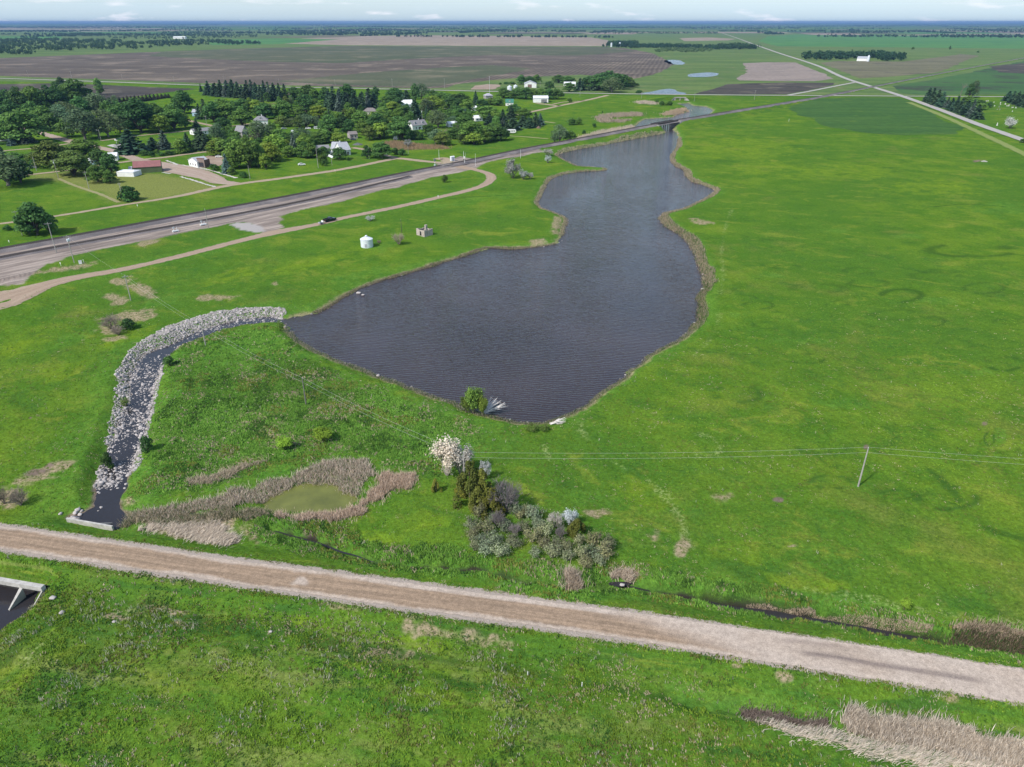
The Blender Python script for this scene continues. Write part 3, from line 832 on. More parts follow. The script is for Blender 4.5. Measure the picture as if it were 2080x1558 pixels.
for ln, w in ((G([(119,363),(150,376),(185,388),(215,399),(242,411)]), 2.4), (G([(1030,276),(1060,277.5),(1113,282)]), 3.2), (G([(1080,247),(1102,247),(1128,250)]), 4.0)):
    ribbon_c('grass_track', ln, w, GRASSY, step=2.0, ragged=.4, lift=.07)
VERGE = road_mat('road_verge', (.165, .210, .050), (.11, .18, .03), (.20, .225, .07), .4, .15, .55)
ribbon_c('road_verge', G([(1846,208),(1925,240),(1990,270),(2070,308),(2200,372)]), 7.0, VERGE, step=4, ragged=.8, lift=.2)
PAVED = road_mat('paved_road', (.36, .34, .31), (.30, .29, .23), (.31, .29, .265), .35, .08, .86)
FARDIRT = lambda x, y: np.zeros(x.shape)
ribbon_c('county_road', COUNTY, 8.0, PAVED, step=6, ragged=.2, lift=.42, zfun=FARDIRT, nu=5)
ribbon_c('highway', HIGHWAY, 8.0, PAVED, step=8, ragged=.2, lift=.36, zfun=FARDIRT, nu=5)
ribbon_c('side_road', SIDERD, 5.5, PAVED, step=6, ragged=.2, lift=.30, zfun=FARDIRT, nu=5)
# approach at the level crossing
ribbon_c('crossing_approach', G([(905,341),(908,330),(898,322),(886,324)]), 7.5, PALE, step=1.0, ragged=.4, lift=.12)

# ------------------------------------------------------------------ fields beyond the town
def field(name, c1, c2, c3, ang=0.0, sc=1.0, rows=0.0, cut=.51):
    t = NT(name, .95, .05)
    p = t.pos()
    q = t.mapping(p, (.0022 * sc, .011 * sc, 1), ang)
    n1 = t.noise(1.0, 5, .55, q, dist=.6)
    n2 = t.noise(.012 * sc, 4, .6)
    c = t.mix(t.rng(n1, .34, .66, 0, 1, True), c1, c2)
    c = t.mix(t.math('MULTIPLY', t.rng(n2, cut, cut + .16, 0, 1, True), .85), c, c3)
    if rows:
        w = t.n('ShaderNodeTexWave', wave_type='BANDS', bands_direction='X')
        t.l(t.mapping(p, (1, 1, 1), ang), w.inputs['Vector'])
        w.inputs['Scale'].default_value = rows; w.inputs['Distortion'].default_value = 2.5; w.inputs['Detail'].default_value = 2.0; w.inputs['Detail Scale'].default_value = .4
        c = t.scale(c, t.rng(w.outputs['Fac'], 0, 1, .78, 1.16))
    c = t.scale(c, t.rng(t.noise(.15, 3, .6), .3, .7, .85, 1.15))
    t.color(c)
    return t.m
SOIL = field('ploughed_soil', (.088, .072, .058), (.120, .098, .078), (.205, .165, .125), R(12), 1.0, .035)
SOILG = field('sprouting_soil', (.066, .082, .045), (.090, .094, .056), (.155, .140, .090), R(12), .8)
DARKS = field('dark_soil', (.045, .040, .036), (.070, .062, .050), (.14, .12, .09), R(12), 2.0)
TAN = field('tan_field', (.27, .215, .165), (.215, .175, .135), (.33, .27, .21), R(5), 1.0)
PINK = field('stubble_field', (.225, .185, .160), (.250, .205, .175), (.19, .16, .14), R(-35), 1.5, .10)
BROWNG = field('thin_crop', (.120, .115, .065), (.150, .140, .085), (.095, .085, .060), R(8), 1.2)
TEAL = field('young_crop', (.036, .090, .018), (.054, .112, .021), (.100, .150, .022), R(4), 4, .12, .58)
DKGREEN = field('dark_crop', (.040, .095, .030), (.060, .120, .035), (.045, .050, .035), R(12), 1.0)
BRIGHT = field('green_crop', (.060, .165, .045), (.085, .185, .045), (.045, .130, .045), R(3), .6)
GREY_G = field('pasture_far', (.070, .120, .034), (.115, .165, .046), (.155, .150, .075), R(5), 2.2, 0, .55)
def sheet(name, poly, mat, z=.15, jag=2.0, step=12):
    P_ = G(poly)
    q = []
    for i in range(len(P_)):
        a = np.array(P_[i]); b = np.array(P_[(i + 1) % len(P_)])
        n = max(1, int(np.linalg.norm(b - a) / step))
        n = min(n, 120)
        for k in range(n):
            q.append(a + (b - a) * k / n)
    q = np.array(q)
    q[:, 0] += (vn(q[:, 0], q[:, 1], 25, 81) - .5) * jag * 2
    q[:, 1] += (vn(q[:, 0], q[:, 1], 25, 82) - .5) * jag * 2
    V, F = tess(q, z)
    return structure(name, mesh_np(name, V, F, mat))
sheet('pasture_far', [(-900,151),(-900,62),(0,62),(2080,60),(2900,62),(2900,190),(2080,192),(1860,193.5),(1400,190.5),(1000,184),(411,171.5)], GREY_G, .06, 4, 60)
sheet('ploughed_field', [(-700,142),(-100,151),(0,154.5),(200,161),(411,169),(560,173.5),(700,176),(860,180),(905,178),(930,171),(1000,163),(1060,157),(1180,152),(1290,160),(1330,152),(1352,140),(1368,131),(1350,120),(1325,108),(1270,98),(1230,95.5),(1000,95),(700,93.5),(480,99),(300,106),(150,112),(0,118),(-700,125)], SOIL, .12, 5, 25)
sheet('sprouting_field', [(330,104.5),(480,99.5),(700,94.2),(1000,95.8),(1240,96.2),(1290,104),(1180,113),(1000,112),(860,118),(700,128),(560,126),(420,120),(300,114)], SOILG, .20, 9, 25)
sheet('sprouting_field', [(560,166),(700,152),(860,140),(1000,132),(1080,140),(1000,155),(930,168),(860,177),(700,173)], SOILG, .20, 9, 25)
sheet('dark_field', [(-160,196),(0,171),(100,169.5),(200,172),(300,177),(398,180.5),(330,189),(255,199),(180,206),(60,210)], DARKS, .12, 2, 12)
sheet('tan_field', [(690,74),(840,71.5),(1000,72.5),(1200,76),(1236,82),(1236,93.8),(1000,93.5),(700,92),(560,88),(540,83)], TAN, .12, 8, 60)
sheet('stubble_field', [(1508,128.5),(1560,126.5),(1615,127),(1650,141),(1679,151),(1690,160),(1650,165),(1560,164.5),(1500,163.5),(1496,158),(1514,150),(1518,143)], PINK, .16, 3, 12)
sheet('dark_field', [(1412,191.3),(1450,180),(1480,171),(1521,169.5),(1600,167.5),(1700,168.5),(1690,173.5),(1650,182),(1598,192),(1500,191.8)], DARKS, .13, 3, 12)
sheet('thin_crop_field', [(1666,128),(1700,124),(1834,125),(1900,117),(1952,110),(1990,113),(1960,124),(1930,138),(1900,148),(1820,155),(1748,159)], BROWNG, .13, 4, 25)
sheet('dark_crop_field', [(1811,175),(1880,164),(1952,151),(2080,124),(2600,40+10),(2700,120),(2500,190),(2080,191.5),(1870,192.3),(1836,190)], DKGREEN, .13, 4, 25)
sheet('young_crop_field', [(1600,216),(1614,206),(1640,200.5),(1720,198.5),(1812,199),(1850,208),(1900,230),(1938,250),(1952,263),(1930,270),(1850,273),(1760,270),(1690,262),(1655,246),(1625,230)], TEAL, .10, 9, 6)
sheet('green_crop_field', [(1540,84),(1560,74),(1620,70),(1800,71.5),(2080,71),(2700,66),(2700,96),(2080,99),(1900,97),(1700,95),(1580,94)], BRIGHT, .16, 8, 60)
sheet('green_crop_field', [(-500,73),(0,71.5),(125,72),(125,80),(0,79),(-500,82)], BRIGHT, .16, 8, 60)
sheet('green_crop_field', [(420,81),(560,78),(690,80),(560,90),(430,91.5)], BRIGHT, .18, 8, 40)
sheet('tan_field', [(-500,55.5),(0,55),(240,55),(400,60.5),(330,64),(120,64.5),(0,63.5),(-500,64)], TAN, .16, 20, 90)
sheet('tan_field', [(1380,77.5),(1440,76),(1496,79),(1478,82),(1390,83.5)], TAN, .16, 5, 40)
sheet('tan_field', [(1800,72.5),(1960,67.5),(2080,65),(2500,62),(2500,68),(2080,70)], TAN, .26, 10, 60)
sheet('dark_field', [(2010,135),(2080,128),(2400,118),(2400,150),(2080,150),(2030,147)], DARKS, .22, 5, 25)
DIRTP = field('bare_dirt', (.26, .195, .15), (.30, .235, .185), (.22, .16, .12), 0, 14)
sheet('dirt_lot', [(412,341),(416,318),(424,316),(440,316.5),(456,317),(455,330),(448,336),(436,340)], DIRTP, .14, .4, 3)
sheet('dirt_patch', [(958,182),(965,174),(990,171),(1015,172),(1018,176),(1000,182)], DIRTP, .2, 3, 8)
MULCH = field('dry_weeds', (.27, .205, .125), (.21, .17, .085), (.12, .15, .04), 0, 14)
WALK = road_mat('old_sidewalk', (.42, .40, .36), (.34, .32, .24), (.48, .46, .42), .4, .2, .6)
for ln in ([(337.5,326),(350,330.5),(361,335)], [(370,335.5),(400,340.5),(417,343.5),(451,353),(480,361.5)], [(330,350.5),(347,352.8)], [(367,359),(402,369.5),(437,380)]):
    ribbon_c('sidewalk', G(ln), 1.7, WALK, step=.8, ragged=.7, lift=.13)
sheet('concrete_pad', [(217,296),(228,293.5),(246,293),(246,300),(238,301)], simple('concrete_pad', (.42, .40, .37), .9, .2, .5), .14, .2, 3)

# far quilt of fields on the county grid, a sheet each
e1 = np.array([.975, -.223]); e2 = np.array([.223, .975])
far_mats = [GREY_G, BRIGHT, TAN, SOILG, BROWNG, SOIL, DKGREEN]
rq = random.Random(5)
for iy in range(4, 32):
    step_y = 800
    for ix in range(-22, 26):
        if rq.random() > .52: continue
        o_ = e1 * (ix * 800) + e2 * (iy * 800 + 900)
        wx, wy = rq.choice([(760, 380), (380, 760), (760, 760), (1560, 380)])
        cxy = [o_, o_ + e1 * wx, o_ + e1 * wx + e2 * wy, o_ + e2 * wy]
        y0_ = min(p[1] for p in cxy)
        pp = [project(p[0], p[1], 0.0) for p in cxy]
        if y0_ < 4300 or max(p[0] for p in pp) < -500 or min(p[0] for p in pp) > 2600: continue
        V_, F_ = tess(cxy, .5 + .05 * ((ix * 7 + iy * 3) % 9))
        structure('far_field', mesh_np('far_field', V_, F_, rq.choices(far_mats, (5, 5, 4, 1.5, 2, 1, 1.5))[0]))

# ------------------------------------------------------------------ railway
BALLAST = NT('ballast', .95, .1)
bf = BALLAST.noise(3.0, 3, .7); bp = BALLAST.noise(.06, 3, .6)
BALLAST.color(BALLAST.scale(BALLAST.mix(BALLAST.rng(bp, .4, .65, 0, 1, True), (.125, .112, .112), (.195, .170, .165)), BALLAST.rng(bf, .25, .75, .65, 1.35)))
RAILM = simple('rail_steel', (.16, .125, .11), .45, .25, 1.0, .5, .5)
TIEM = simple('tie_wood', (.085, .066, .055), .9, .4, 1.5)
def railway(name, line, base_z, half, ymax, ties=True):
    P_ = smooth_line(line, 4.0)
    P_ = P_[P_[:, 1] < ymax]
    d = np.gradient(P_, axis=0); d /= np.linalg.norm(d, axis=1)[:, None]
    nn = np.stack([-d[:, 1], d[:, 0]], 1)
    prof = [(-half - 2.4, base_z - 1.0), (-half - .9, base_z - .45), (-half, base_z), (half, base_z), (half + .9, base_z - .45), (half + 2.4, base_z - 1.0)]
    n = len(P_); k = len(prof)
    zadd = (rail_z(P_[:, 1]) - .9) if base_z > 1 else np.zeros(n)
    V = np.zeros((n, k, 3))
    jag = (vn(P_[:, 0], P_[:, 1], 6, 91) - .5) * 1.2
    for i, (o_, z) in enumerate(prof):
        oo = o_ + np.sign(o_) * jag * (1 if abs(o_) > half + 1 else .2)
        V[:, i, :2] = P_ + nn * (oo[:, None] if np.ndim(oo) else oo)
        V[:, i, 2] = z + zadd
    i = (np.arange(n - 1)[:, None] * k + np.arange(k - 1)[None, :]).ravel()
    o = structure(name, mesh_np(name, V.reshape(-1, 3), np.stack([i, i + k, i + k + 1, i + 1], 1), BALLAST.m))
    for s_ in (-.75, .75):
        m = MB()
        q = P_ + nn * s_
        vs = []; fs = []
        for j in range(n):
            for (a, z) in ((-.07, base_z + .1), (-.04, base_z + .34), (.04, base_z + .34), (.07, base_z + .1)):
                vs.append((q[j, 0] + nn[j, 0] * a, q[j, 1] + nn[j, 1] * a, z + zadd[j]))
            if j:
                b = (j - 1) * 4
                for e in range(3): fs.append((b + e, b + 4 + e, b + 5 + e, b + 1 + e))
        m.add(vs, fs)
        m.build('rail', RAILM, o)
    if ties:
        T = smooth_line([tuple(p) for p in P_[::3]], .62)
        T = T[T[:, 1] < 720]
        dd = np.gradient(T, axis=0); dd /= np.linalg.norm(dd, axis=1)[:, None]
        tn = np.stack([-dd[:, 1], dd[:, 0]], 1)
        cs = []
        for sx, sy in ((-1, -1), (1, -1), (1, 1), (-1, 1)):
            cs.append(T + dd * .13 * sx + tn * 1.3 * sy)
        lo = [np.concatenate([c, base_z + .02 + (zt_ := ((rail_z(c[:, 1:2]) - .9) if base_z > 1 else c[:, 1:2] * 0))], 1) for c in cs]
        hi = [np.concatenate([c, base_z + .14 + ((rail_z(c[:, 1:2]) - .9) if base_z > 1 else c[:, 1:2] * 0)], 1) for c in cs]
        V = np.stack(lo + hi, 1).reshape(-1, 3)
        b = np.arange(len(T))[:, None] * 8
        F = np.concatenate([b + np.array(f) for f in ((4,5,6,7),(0,1,5,4),(1,2,6,5),(2,3,7,6),(3,0,4,7))], 0)
        t_ = link('ties', mesh_np('ties', V, F, TIEM), o); t_['kind'] = 'stuff'
    return o
railway('railway_track', TRACK1, 1.15, 2.1, 6000)
railway('railway_track', TRACK2, .75, 1.7, 420)

# plank deck where the road crosses the rails
CONC = simple('concrete', (.42, .40, .37), .9, .3, 1.2)
CONCD = simple('weathered_concrete', (.30, .28, .26), .92, .4, .8)
WOODG = simple('grey_wood', (.23, .21, .19), .9, .35, 2.0)
WOODD = simple('dark_timber', (.06, .05, .045), .9, .4, 1.0)

def on_line(line, px):
    P_ = smooth_line(line, 1.0)
    qx, _ = project(P_[:, 0], P_[:, 1], 1.0)
    i = int(np.argmin(np.abs(qx - px)))
    d = P_[min(i + 1, len(P_) - 1)] - P_[max(i - 1, 0)]
    return P_[i], math.atan2(d[1], d[0])

(cx_, cy_), ca_ = on_line(TRACK1, 906)
m = MB()
for y0 in (-2.6, -.62, .82):
    m.box(-4, 4, y0, y0 + (1.8 if abs(y0) > 1 else 1.24), 1.2, 1.46)
o = link('level_crossing_deck', m.mesh('level_crossing_deck', WOODG), loc=(cx_, cy_, 0), rotz=ca_); o['kind'] = 'structure'

# railway bridge over the neck of the pond
(b0, ba) = on_line(TRACK1, 1350)
br = thing('railway_bridge', 'low timber railway bridge on pile bents over the narrow neck of the pond', 'bridge', (b0[0], b0[1], 3.5), ba)
m = MB(); m.box(-17, 17, -2.7, 2.7, .25, 1.1); m.box(-17, 17, -3.0, -2.72, .55, 1.55); m.box(-17, 17, 2.72, 3.0, .55, 1.55)
m.build('deck', WOODD, br)
for bx in (-10, -3.4, 3.4, 10):
    m = MB(); m.box(bx - .35, bx + .35, -3.1, 3.1, -.35, .24)
    cap = m.build('pile_cap', WOODG, br)
    for py_ in (-2.6, -.9, .9, 2.6):
        m = MB(); m.tube([(bx, py_ * 1.12, -6.8), (bx, py_, -.34)], .26, 8)
        m.build('pile', WOODG, cap)
for s_ in (-1, 1):
    m = MB(); m.box(s_ * 17 - .5, s_ * 17 + .5, -4.6, 4.6, -5.2, .9); m.box(s_ * 17 - .6, s_ * 17 + .6, -5.4, -3.05, -.6, .95)
    m.build('abutment', CONCD, br)

# twin box culvert beneath the highway
hx, hy = ground(1381, 206, -1.0)
cu = thing('box_culvert', 'pale concrete twin box culvert with sloping wing walls under the highway', 'culvert', (hx, hy, 1.7), -.10)
m = MB()
m.box(-6.2, 6.2, 0, .6, .9, 1.9)
for a, b in ((-6.2, -5.0), (-.5, .5), (5.0, 6.2)): m.box(a, b, 0, .6, -2.2, .9)
m.build('headwall', CONCD, cu)
for s_ in (-1, 1):
    m = MB()
    m.add([(s_*6.2, .3, -2.2), (s_*6.2, .3, 1.9), (s_*9.8, -3.4, -1.0), (s_*9.8, -3.4, -2.2), (s_*6.3, .8, -2.2), (s_*6.3, .8, 1.9), (s_*9.9, -2.9, -1.0), (s_*9.9, -2.9, -2.2)],
          [(0,1,2,3), (4,7,6,5), (1,5,6,2), (2,6,7,3), (0,4,5,1), (0,3,7,4)])
    m.build('wing_wall', CONCD, cu)
m = MB()
for a, b in ((-5.0, -.5), (.5, 5.0)):
    m.add([(a,.55,-2.2),(b,.55,-2.2),(b,.55,.9),(a,.55,.9),(a,9,-2.2),(b,9,-2.2),(b,9,.9),(a,9,.9)], [(0,1,5,4),(1,2,6,5),(2,3,7,6),(3,0,4,7),(4,5,6,7)])
m.build('barrel', CONCD, cu)
# earth bank of the highway above that culvert
bx_, bw_ = [], []
m = MB()
m.add([(-40, -1.0, -.02), (-16, .55, -.4), (16, .55, -.4), (40, -1.0, -.02), (-40, 24, .33), (-16, 24, .33), (16, 24, .33), (40, 24, .33), (-15, .62, 3.4), (15, .62, 3.4), (-15, 10, 3.3), (15, 10, 3.3)],
      [(8, 9, 11, 10), (0, 1, 8), (2, 3, 9), (0, 8, 10, 4), (3, 7, 11, 9), (4, 10, 11, 7), (1, 2, 9, 8)])
o = structure('highway_bank', m.mesh('highway_bank', GROUND)); o.location = (hx, hy, 0); o.rotation_euler = (0, 0, -.10)

# near culvert: pool wall above the road, twin box outlet below it
a = ground(135, 1052, -.25); b = ground(228, 1068.5, -.25)
L_ = math.hypot(b[0] - a[0], b[1] - a[1]); an = math.atan2(b[1] - a[1], b[0] - a[0])
hw = thing('culvert_headwall', 'thin white concrete wall edging the dark stream pool above the gravel road', 'headwall', (a[0], a[1], 0), an)
m = MB(); m.box(0, L_, -.16, .16, -3.2, -.25); m.build('wall', CONC, hw)
m = MB(); m.add([(L_*.66, .18, -.35), (L_*.74, .18, -.35), (L_*.84, 2.2, -1.55), (L_*.80, 2.3, -1.55), (L_*.66, .18, -1.9), (L_*.74, .18, -1.9), (L_*.84, 2.2, -1.9), (L_*.80, 2.3, -1.9)], [(0,1,2,3),(0,4,5,1),(1,5,6,2),(2,6,7,3),(3,7,4,0)])
m.build('wing_wall', CONCD, hw)

a = ground(-60, 1166, .05); b = ground(86.5, 1191, .05)
L_ = math.hypot(b[0] - a[0], b[1] - a[1]); an = math.atan2(b[1] - a[1], b[0] - a[0])
bc = thing('road_culvert', 'white concrete culvert outlet with slanting divider over dark water below the road', 'culvert', (a[0], a[1], 0), an)
m = MB(); m.box(0, L_, -.35, .42, -.75, .06); m.build('lintel', CONC, bc)
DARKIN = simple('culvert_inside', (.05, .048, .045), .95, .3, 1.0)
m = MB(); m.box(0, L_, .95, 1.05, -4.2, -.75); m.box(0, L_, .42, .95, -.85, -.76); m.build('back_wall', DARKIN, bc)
m = MB(); m.box(L_ - .35, L_ - .02, -.3, .94, -4.2, -.76); m.build('end_wall', CONCD, bc)
xm = L_ * .71
m = MB()
m.add([(xm-.28,-.36,-.70),(xm+.28,-.36,-.70),(xm+.12,-3.4,-2.45),(xm-.12,-3.4,-2.45),(xm-.28,-.36,-4),(xm+.28,-.36,-4),(xm+.12,-3.4,-4),(xm-.12,-3.4,-4)], [(0,3,2,1),(0,4,7,3),(1,2,6,5),(2,3,7,6),(4,5,6,7),(0,1,5,4)])
m.build('divider', CONC, bc)
m = MB()
m.add([(L_-.22,-.36,-.72),(L_-.04,-.36,-.72),(L_-.50,-2.6,-2.45),(L_-.62,-2.6,-2.45),(L_-.22,-.36,-4),(L_-.04,-.36,-4),(L_-.50,-2.6,-4),(L_-.62,-2.6,-4)], [(0,3,2,1),(0,4,7,3),(1,2,6,5),(2,3,7,6),(4,5,6,7),(0,1,5,4)])
m.build('wing_wall', CONC, bc)

# ------------------------------------------------------------------ plants: leaf clouds
LEAF = by_colour('leaves', .7, .34, .45, .16)
BARK = by_colour('bark', .95, 0, 0, .1)

def leaf_quads(C, N, size, rng, aspect=1.0):
    """one small quad at each C, lying roughly across N"""
    n = len(C)
    N = N + rng.normal(0, .55, (n, 3)); N /= np.linalg.norm(N, axis=1)[:, None] + 1e-9
    a = np.cross(N, rng.normal(0, 1, (n, 3))); a /= np.linalg.norm(a, axis=1)[:, None] + 1e-9
    b = np.cross(N, a)
    s = size * rng.uniform(.6, 1.35, (n, 1)) * .5
    a = a * s * aspect; b = b * s
    V = np.stack([C - a - b * .55, C + a * .25 - b, C + a + b * .5, C - a * .3 + b], 1).reshape(-1, 3)
    F = np.arange(4 * n).reshape(n, 4)
    lf = np.repeat(rng.uniform(0, 1, n), 4)
    return V, F, lf

def sphere_dirs(n, rng):
    d = rng.normal(0, 1, (n, 3)); return d / np.linalg.norm(d, axis=1)[:, None]

def crown_lobes(lobes, n, size, rng, up=.25):
    """lobes: list of (centre, radii); leaves fill their shells"""
    w = np.array([(r[0] * r[1] * r[2]) ** (2 / 3) for c, r in lobes]); w = w / w.sum()
    Cs = []; Ns = []
    for (c, r), ww in zip(lobes, w):
        k = max(8, int(n * ww))
        d = sphere_dirs(k, rng)
        d[:, 2] = np.where(d[:, 2] < -.55, -d[:, 2], d[:, 2])
        rad = rng.uniform(.45, 1.08, (k, 1)) ** .6
        # bite holes out so the sky shows through
        hole = vn(d[:, 0] * 3 + c[0], d[:, 1] * 3 + d[:, 2] * 2 + c[1], .9, 17)
        keep = hole > .22
        Cs.append((np.array(c) + d * rad * np.array(r))[keep]); Ns.append((d + np.array([0, 0, up]))[keep])
    return leaf_quads(np.concatenate(Cs), np.concatenate(Ns), size, rng)

def leaf_mesh(name, V, F, lf):
    return mesh_np(name, V, F, LEAF, dict(leaf=lf))

def limb_mesh(name, limbs):
    m = MB()
    for path, rads in limbs: m.tube(path, rads, 6, False)
    return m.mesh(name, BARK, True)

PROTO = {}
def broad(key, seed, h, w, base, nl, n, size, flat=.8, open_=False):
    rng = np.random.default_rng(seed)
    lobes = []
    zc = base + (h - base) * .5
    lobes.append(((0, 0, zc), (w * .30, w * .30, (h - base) * .42)))
    limbs = [([(0, 0, -.3), (.1, 0, base * .6), (0, .1, zc), (0, 0, h * .85)], [h * .028 + .08, h * .022 + .05, h * .012 + .03, .03])]
    for i in range(nl):
        t = 2 * math.pi * (i / nl * 2.4 + rng.uniform(-.1, .1))
        q = (i + rng.uniform(0, 1)) / nl
        z = base + (h - base) * (.10 + .70 * q)
        rr = w * .5 * (.40 + .34 * math.sin(math.pi * min(1, .25 + .65 * q))) * rng.uniform(.85, 1.1) * (1 - .35 * q * q)
        lr = w * rng.uniform(.17, .26) * (1.2 if open_ else 1)
        c = (math.cos(t) * rr, math.sin(t) * rr, z)
        lobes.append((c, (lr, lr, lr * flat * rng.uniform(.8, 1.1))))
        limbs.append(([(0, 0, base * rng.uniform(.7, 1.2)), (c[0] * .5, c[1] * .5, (base + z) * .5 + .3), (c[0] * .9, c[1] * .9, z)], [h * .012 + .03, h * .008 + .02, .02]))
    lobes.append(((rng.uniform(-.06, .06) * w, rng.uniform(-.06, .06) * w, h - w * .13), (w * .2, w * .2, w * .15)))
    V, F, lf = crown_lobes(lobes, n, size, rng)
    V[:, 2] = np.maximum(V[:, 2], .05)
    PROTO.setdefault(key, []).append((leaf_mesh('crown', V, F, lf), limb_mesh('trunk', limbs), h, w))

for i in range(4): broad('round', 100 + i, 11, 9.2, .9, 17, 3300, .62)
for i in range(3): broad('tall', 120 + i, 16, 10, 2.2, 20, 3600, .66, 1.0)
for i in range(3): broad('airy', 140 + i, 13, 9.0, 1.8, 14, 2300, .52, .95, True)
for i in range(3): broad('shrub', 160 + i, 3.2, 3.8, .15, 9, 1300, .34)

def spruce(key, seed, h, w, n_wh=24, per=11, size=.95, droop=.28):
    rng = np.random.default_rng(seed)
    Cs = []; Ns = []
    for i in range(n_wh):
        q = i / (n_wh - 1)
        z = .5 + (h - .8) * q
        r = w * .5 * (1 - q) ** .82 * rng.uniform(.86, 1.12) + .12
        k = max(4, int(per * (1 - q * .7)))
        for j in range(k):
            t = 2 * math.pi * (j + rng.uniform(-.3, .3)) / k + i * 2.4
            rr = r * rng.uniform(.78, 1.12)
            for s_ in np.arange(.3, 1.01, .7 / max(1, int(rr / .55))):
                Cs.append((math.cos(t) * rr * s_, math.sin(t) * rr * s_, z - rr * s_ * droop + rng.uniform(-.1, .1)))
                Ns.append((math.cos(t) * .5, math.sin(t) * .5, .85))
    Cs.append((0, 0, h)); Ns.append((1, 0, .2))
    V, F, lf = leaf_quads(np.array(Cs), np.array(Ns), size, rng)
    V[:, 2] = np.maximum(V[:, 2], .05)
    PROTO.setdefault(key, []).append((leaf_mesh('crown', V, F, lf), limb_mesh('trunk', [([(0, 0, -.3), (0, 0, h * .5), (0, 0, h * .97)], [.22, .13, .03])]), h, w))
for i in range(4): spruce('spruce', 200 + i, 13, 6.2)

def twigs(seed, h, w, stems, depth, spread=.5, base_r=.09, rmin=.012):
    """bare branching wood; a list of limbs"""
    rng = np.random.default_rng(seed)
    out = []
    def grow_(p, d, L, r, k):
        q = p + d * L * .5 + rng.normal(0, .05, 3) * L
        e = p + d * L + rng.normal(0, .08, 3) * L
        out.append(([tuple(p), tuple(q), tuple(e)], [r, r * .8, max(rmin, r * .55)]))
        if k > 0:
            for _ in range(rng.integers(2, 5)):
                nd = d + rng.normal(0, spread, 3); nd[2] = abs(nd[2]) * .8 + .12; nd /= np.linalg.norm(nd)
                grow_(q + (e - q) * rng.uniform(.1, 1), nd, L * rng.uniform(.5, .8), max(rmin, r * .55), k - 1)
    for i in range(stems):
        t = 2 * math.pi * i / max(1, stems) + rng.uniform(-.4, .4)
        lean = .15 if stems == 1 else rng.uniform(.35, .95)
        d = np.array([math.cos(t) * lean, math.sin(t) * lean, 1.0]); d /= np.linalg.norm(d)
        grow_(np.array([math.cos(t) * .15, math.sin(t) * .15, -.1]) if stems > 1 else np.array([0, 0, -.2]), d, h * .42, base_r, depth)
    return out

def wood_mesh(name, limbs, n=4):
    m = MB()
    for p, r in limbs: m.tube(p, r, n, False)
    return m.mesh(name, BARK, False)
for i in range(2):
    tw = twigs(240 + i, 10, 6, 1, 4, .55, .2, .03)
    PROTO.setdefault('bare', []).append((wood_mesh('branches', tw, 3), limb_mesh('trunk', [([(0, 0, -.3), (0, 0, 2.2), (.1, 0, 4.4)], [.3, .24, .16])]), 10, 7))

def hang(key, seed, h, w, stems, n, size, twig_depth=3, wispy=.35):
    """many-stemmed bush: leaves cluster round twigs that reach out from the base"""
    rng = np.random.default_rng(seed)
    tw = twigs(seed, h * .95, w, stems, twig_depth, .5, .05 * h / 3 + .02, .012)
    ends = np.array([p[-1] for p, r in tw] + [p[1] for p, r in tw])
    # fit to size
    ext = np.abs(ends[:, :2]).max() + 1e-6; top = ends[:, 2].max()
    fx, fz = w * .5 / ext, h / top
    tw = [([(q[0] * fx, q[1] * fx, q[2] * fz) for q in p], r) for p, r in tw]
    ends = ends * np.array([fx, fx, fz])
    pick = ends[rng.integers(0, len(ends), n)]
    C = pick + rng.normal(0, wispy, (n, 3)) * np.array([1, 1, .8])
    C[:, 2] = np.maximum(C[:, 2], .06)
    N = C - np.array([0, 0, h * .35]); N /= np.linalg.norm(N, axis=1)[:, None] + 1e-9
    V, F, lf = leaf_quads(C, N, size, rng)
    V[:, 2] = np.maximum(V[:, 2], .03)
    PROTO.setdefault(key, []).append((leaf_mesh('foliage', V, F, lf), wood_mesh('stems', tw, 3), h, w))
hang('silver', 300, 8.5, 7.0, 7, 3200, .24, 3, .34)
hang('silver', 301, 6, 6.0, 7, 2800, .24, 3, .32)
hang('silver', 302, 7, 5.0, 6, 2400, .24, 3, .30)
for i in range(4): hang('sage', 310 + i, 2.3, 3.4, 9, 900, .17, 3, .22)
for i in range(2): hang('willow', 320 + i, 4.6, 4.6, 10, 5600, .20, 3, .26)
for i in range(2):
    hang('twiggy', 330 + i, 5.0, 5.4, 14, 260, .12, 4, .2)

def cedar(seed, h, w):
    rng = np.random.default_rng(seed)
    lobes = []
    for i in range(30):
        q = rng.uniform(0, 1)
        z = h * (.06 + .86 * q)
        r = w * .5 * (1 - q) ** .7 * rng.uniform(.55, 1.0)
        t = rng.uniform(0, 2 * math.pi)
        s_ = w * .13 * (1.2 - .6 * q)
        lobes.append(((math.cos(t) * r, math.sin(t) * r, z), (s_, s_, s_ * 1.9)))
    lobes.append(((0, 0, h * .85), (w * .12, w * .12, h * .15)))
    V, F, lf = crown_lobes(lobes, 4600, .22, rng, .7)
    V[:, 2] = np.maximum(V[:, 2], .03)
    PROTO.setdefault('cedar', []).append((leaf_mesh('crown', V, F, lf), limb_mesh('trunk', [([(0, 0, -.3), (0, 0, h * .5), (0, 0, h * .9)], [.16, .1, .03])]), h, w))
cedar(350, 6.0, 4.2); cedar(351, 5.0, 4.4)

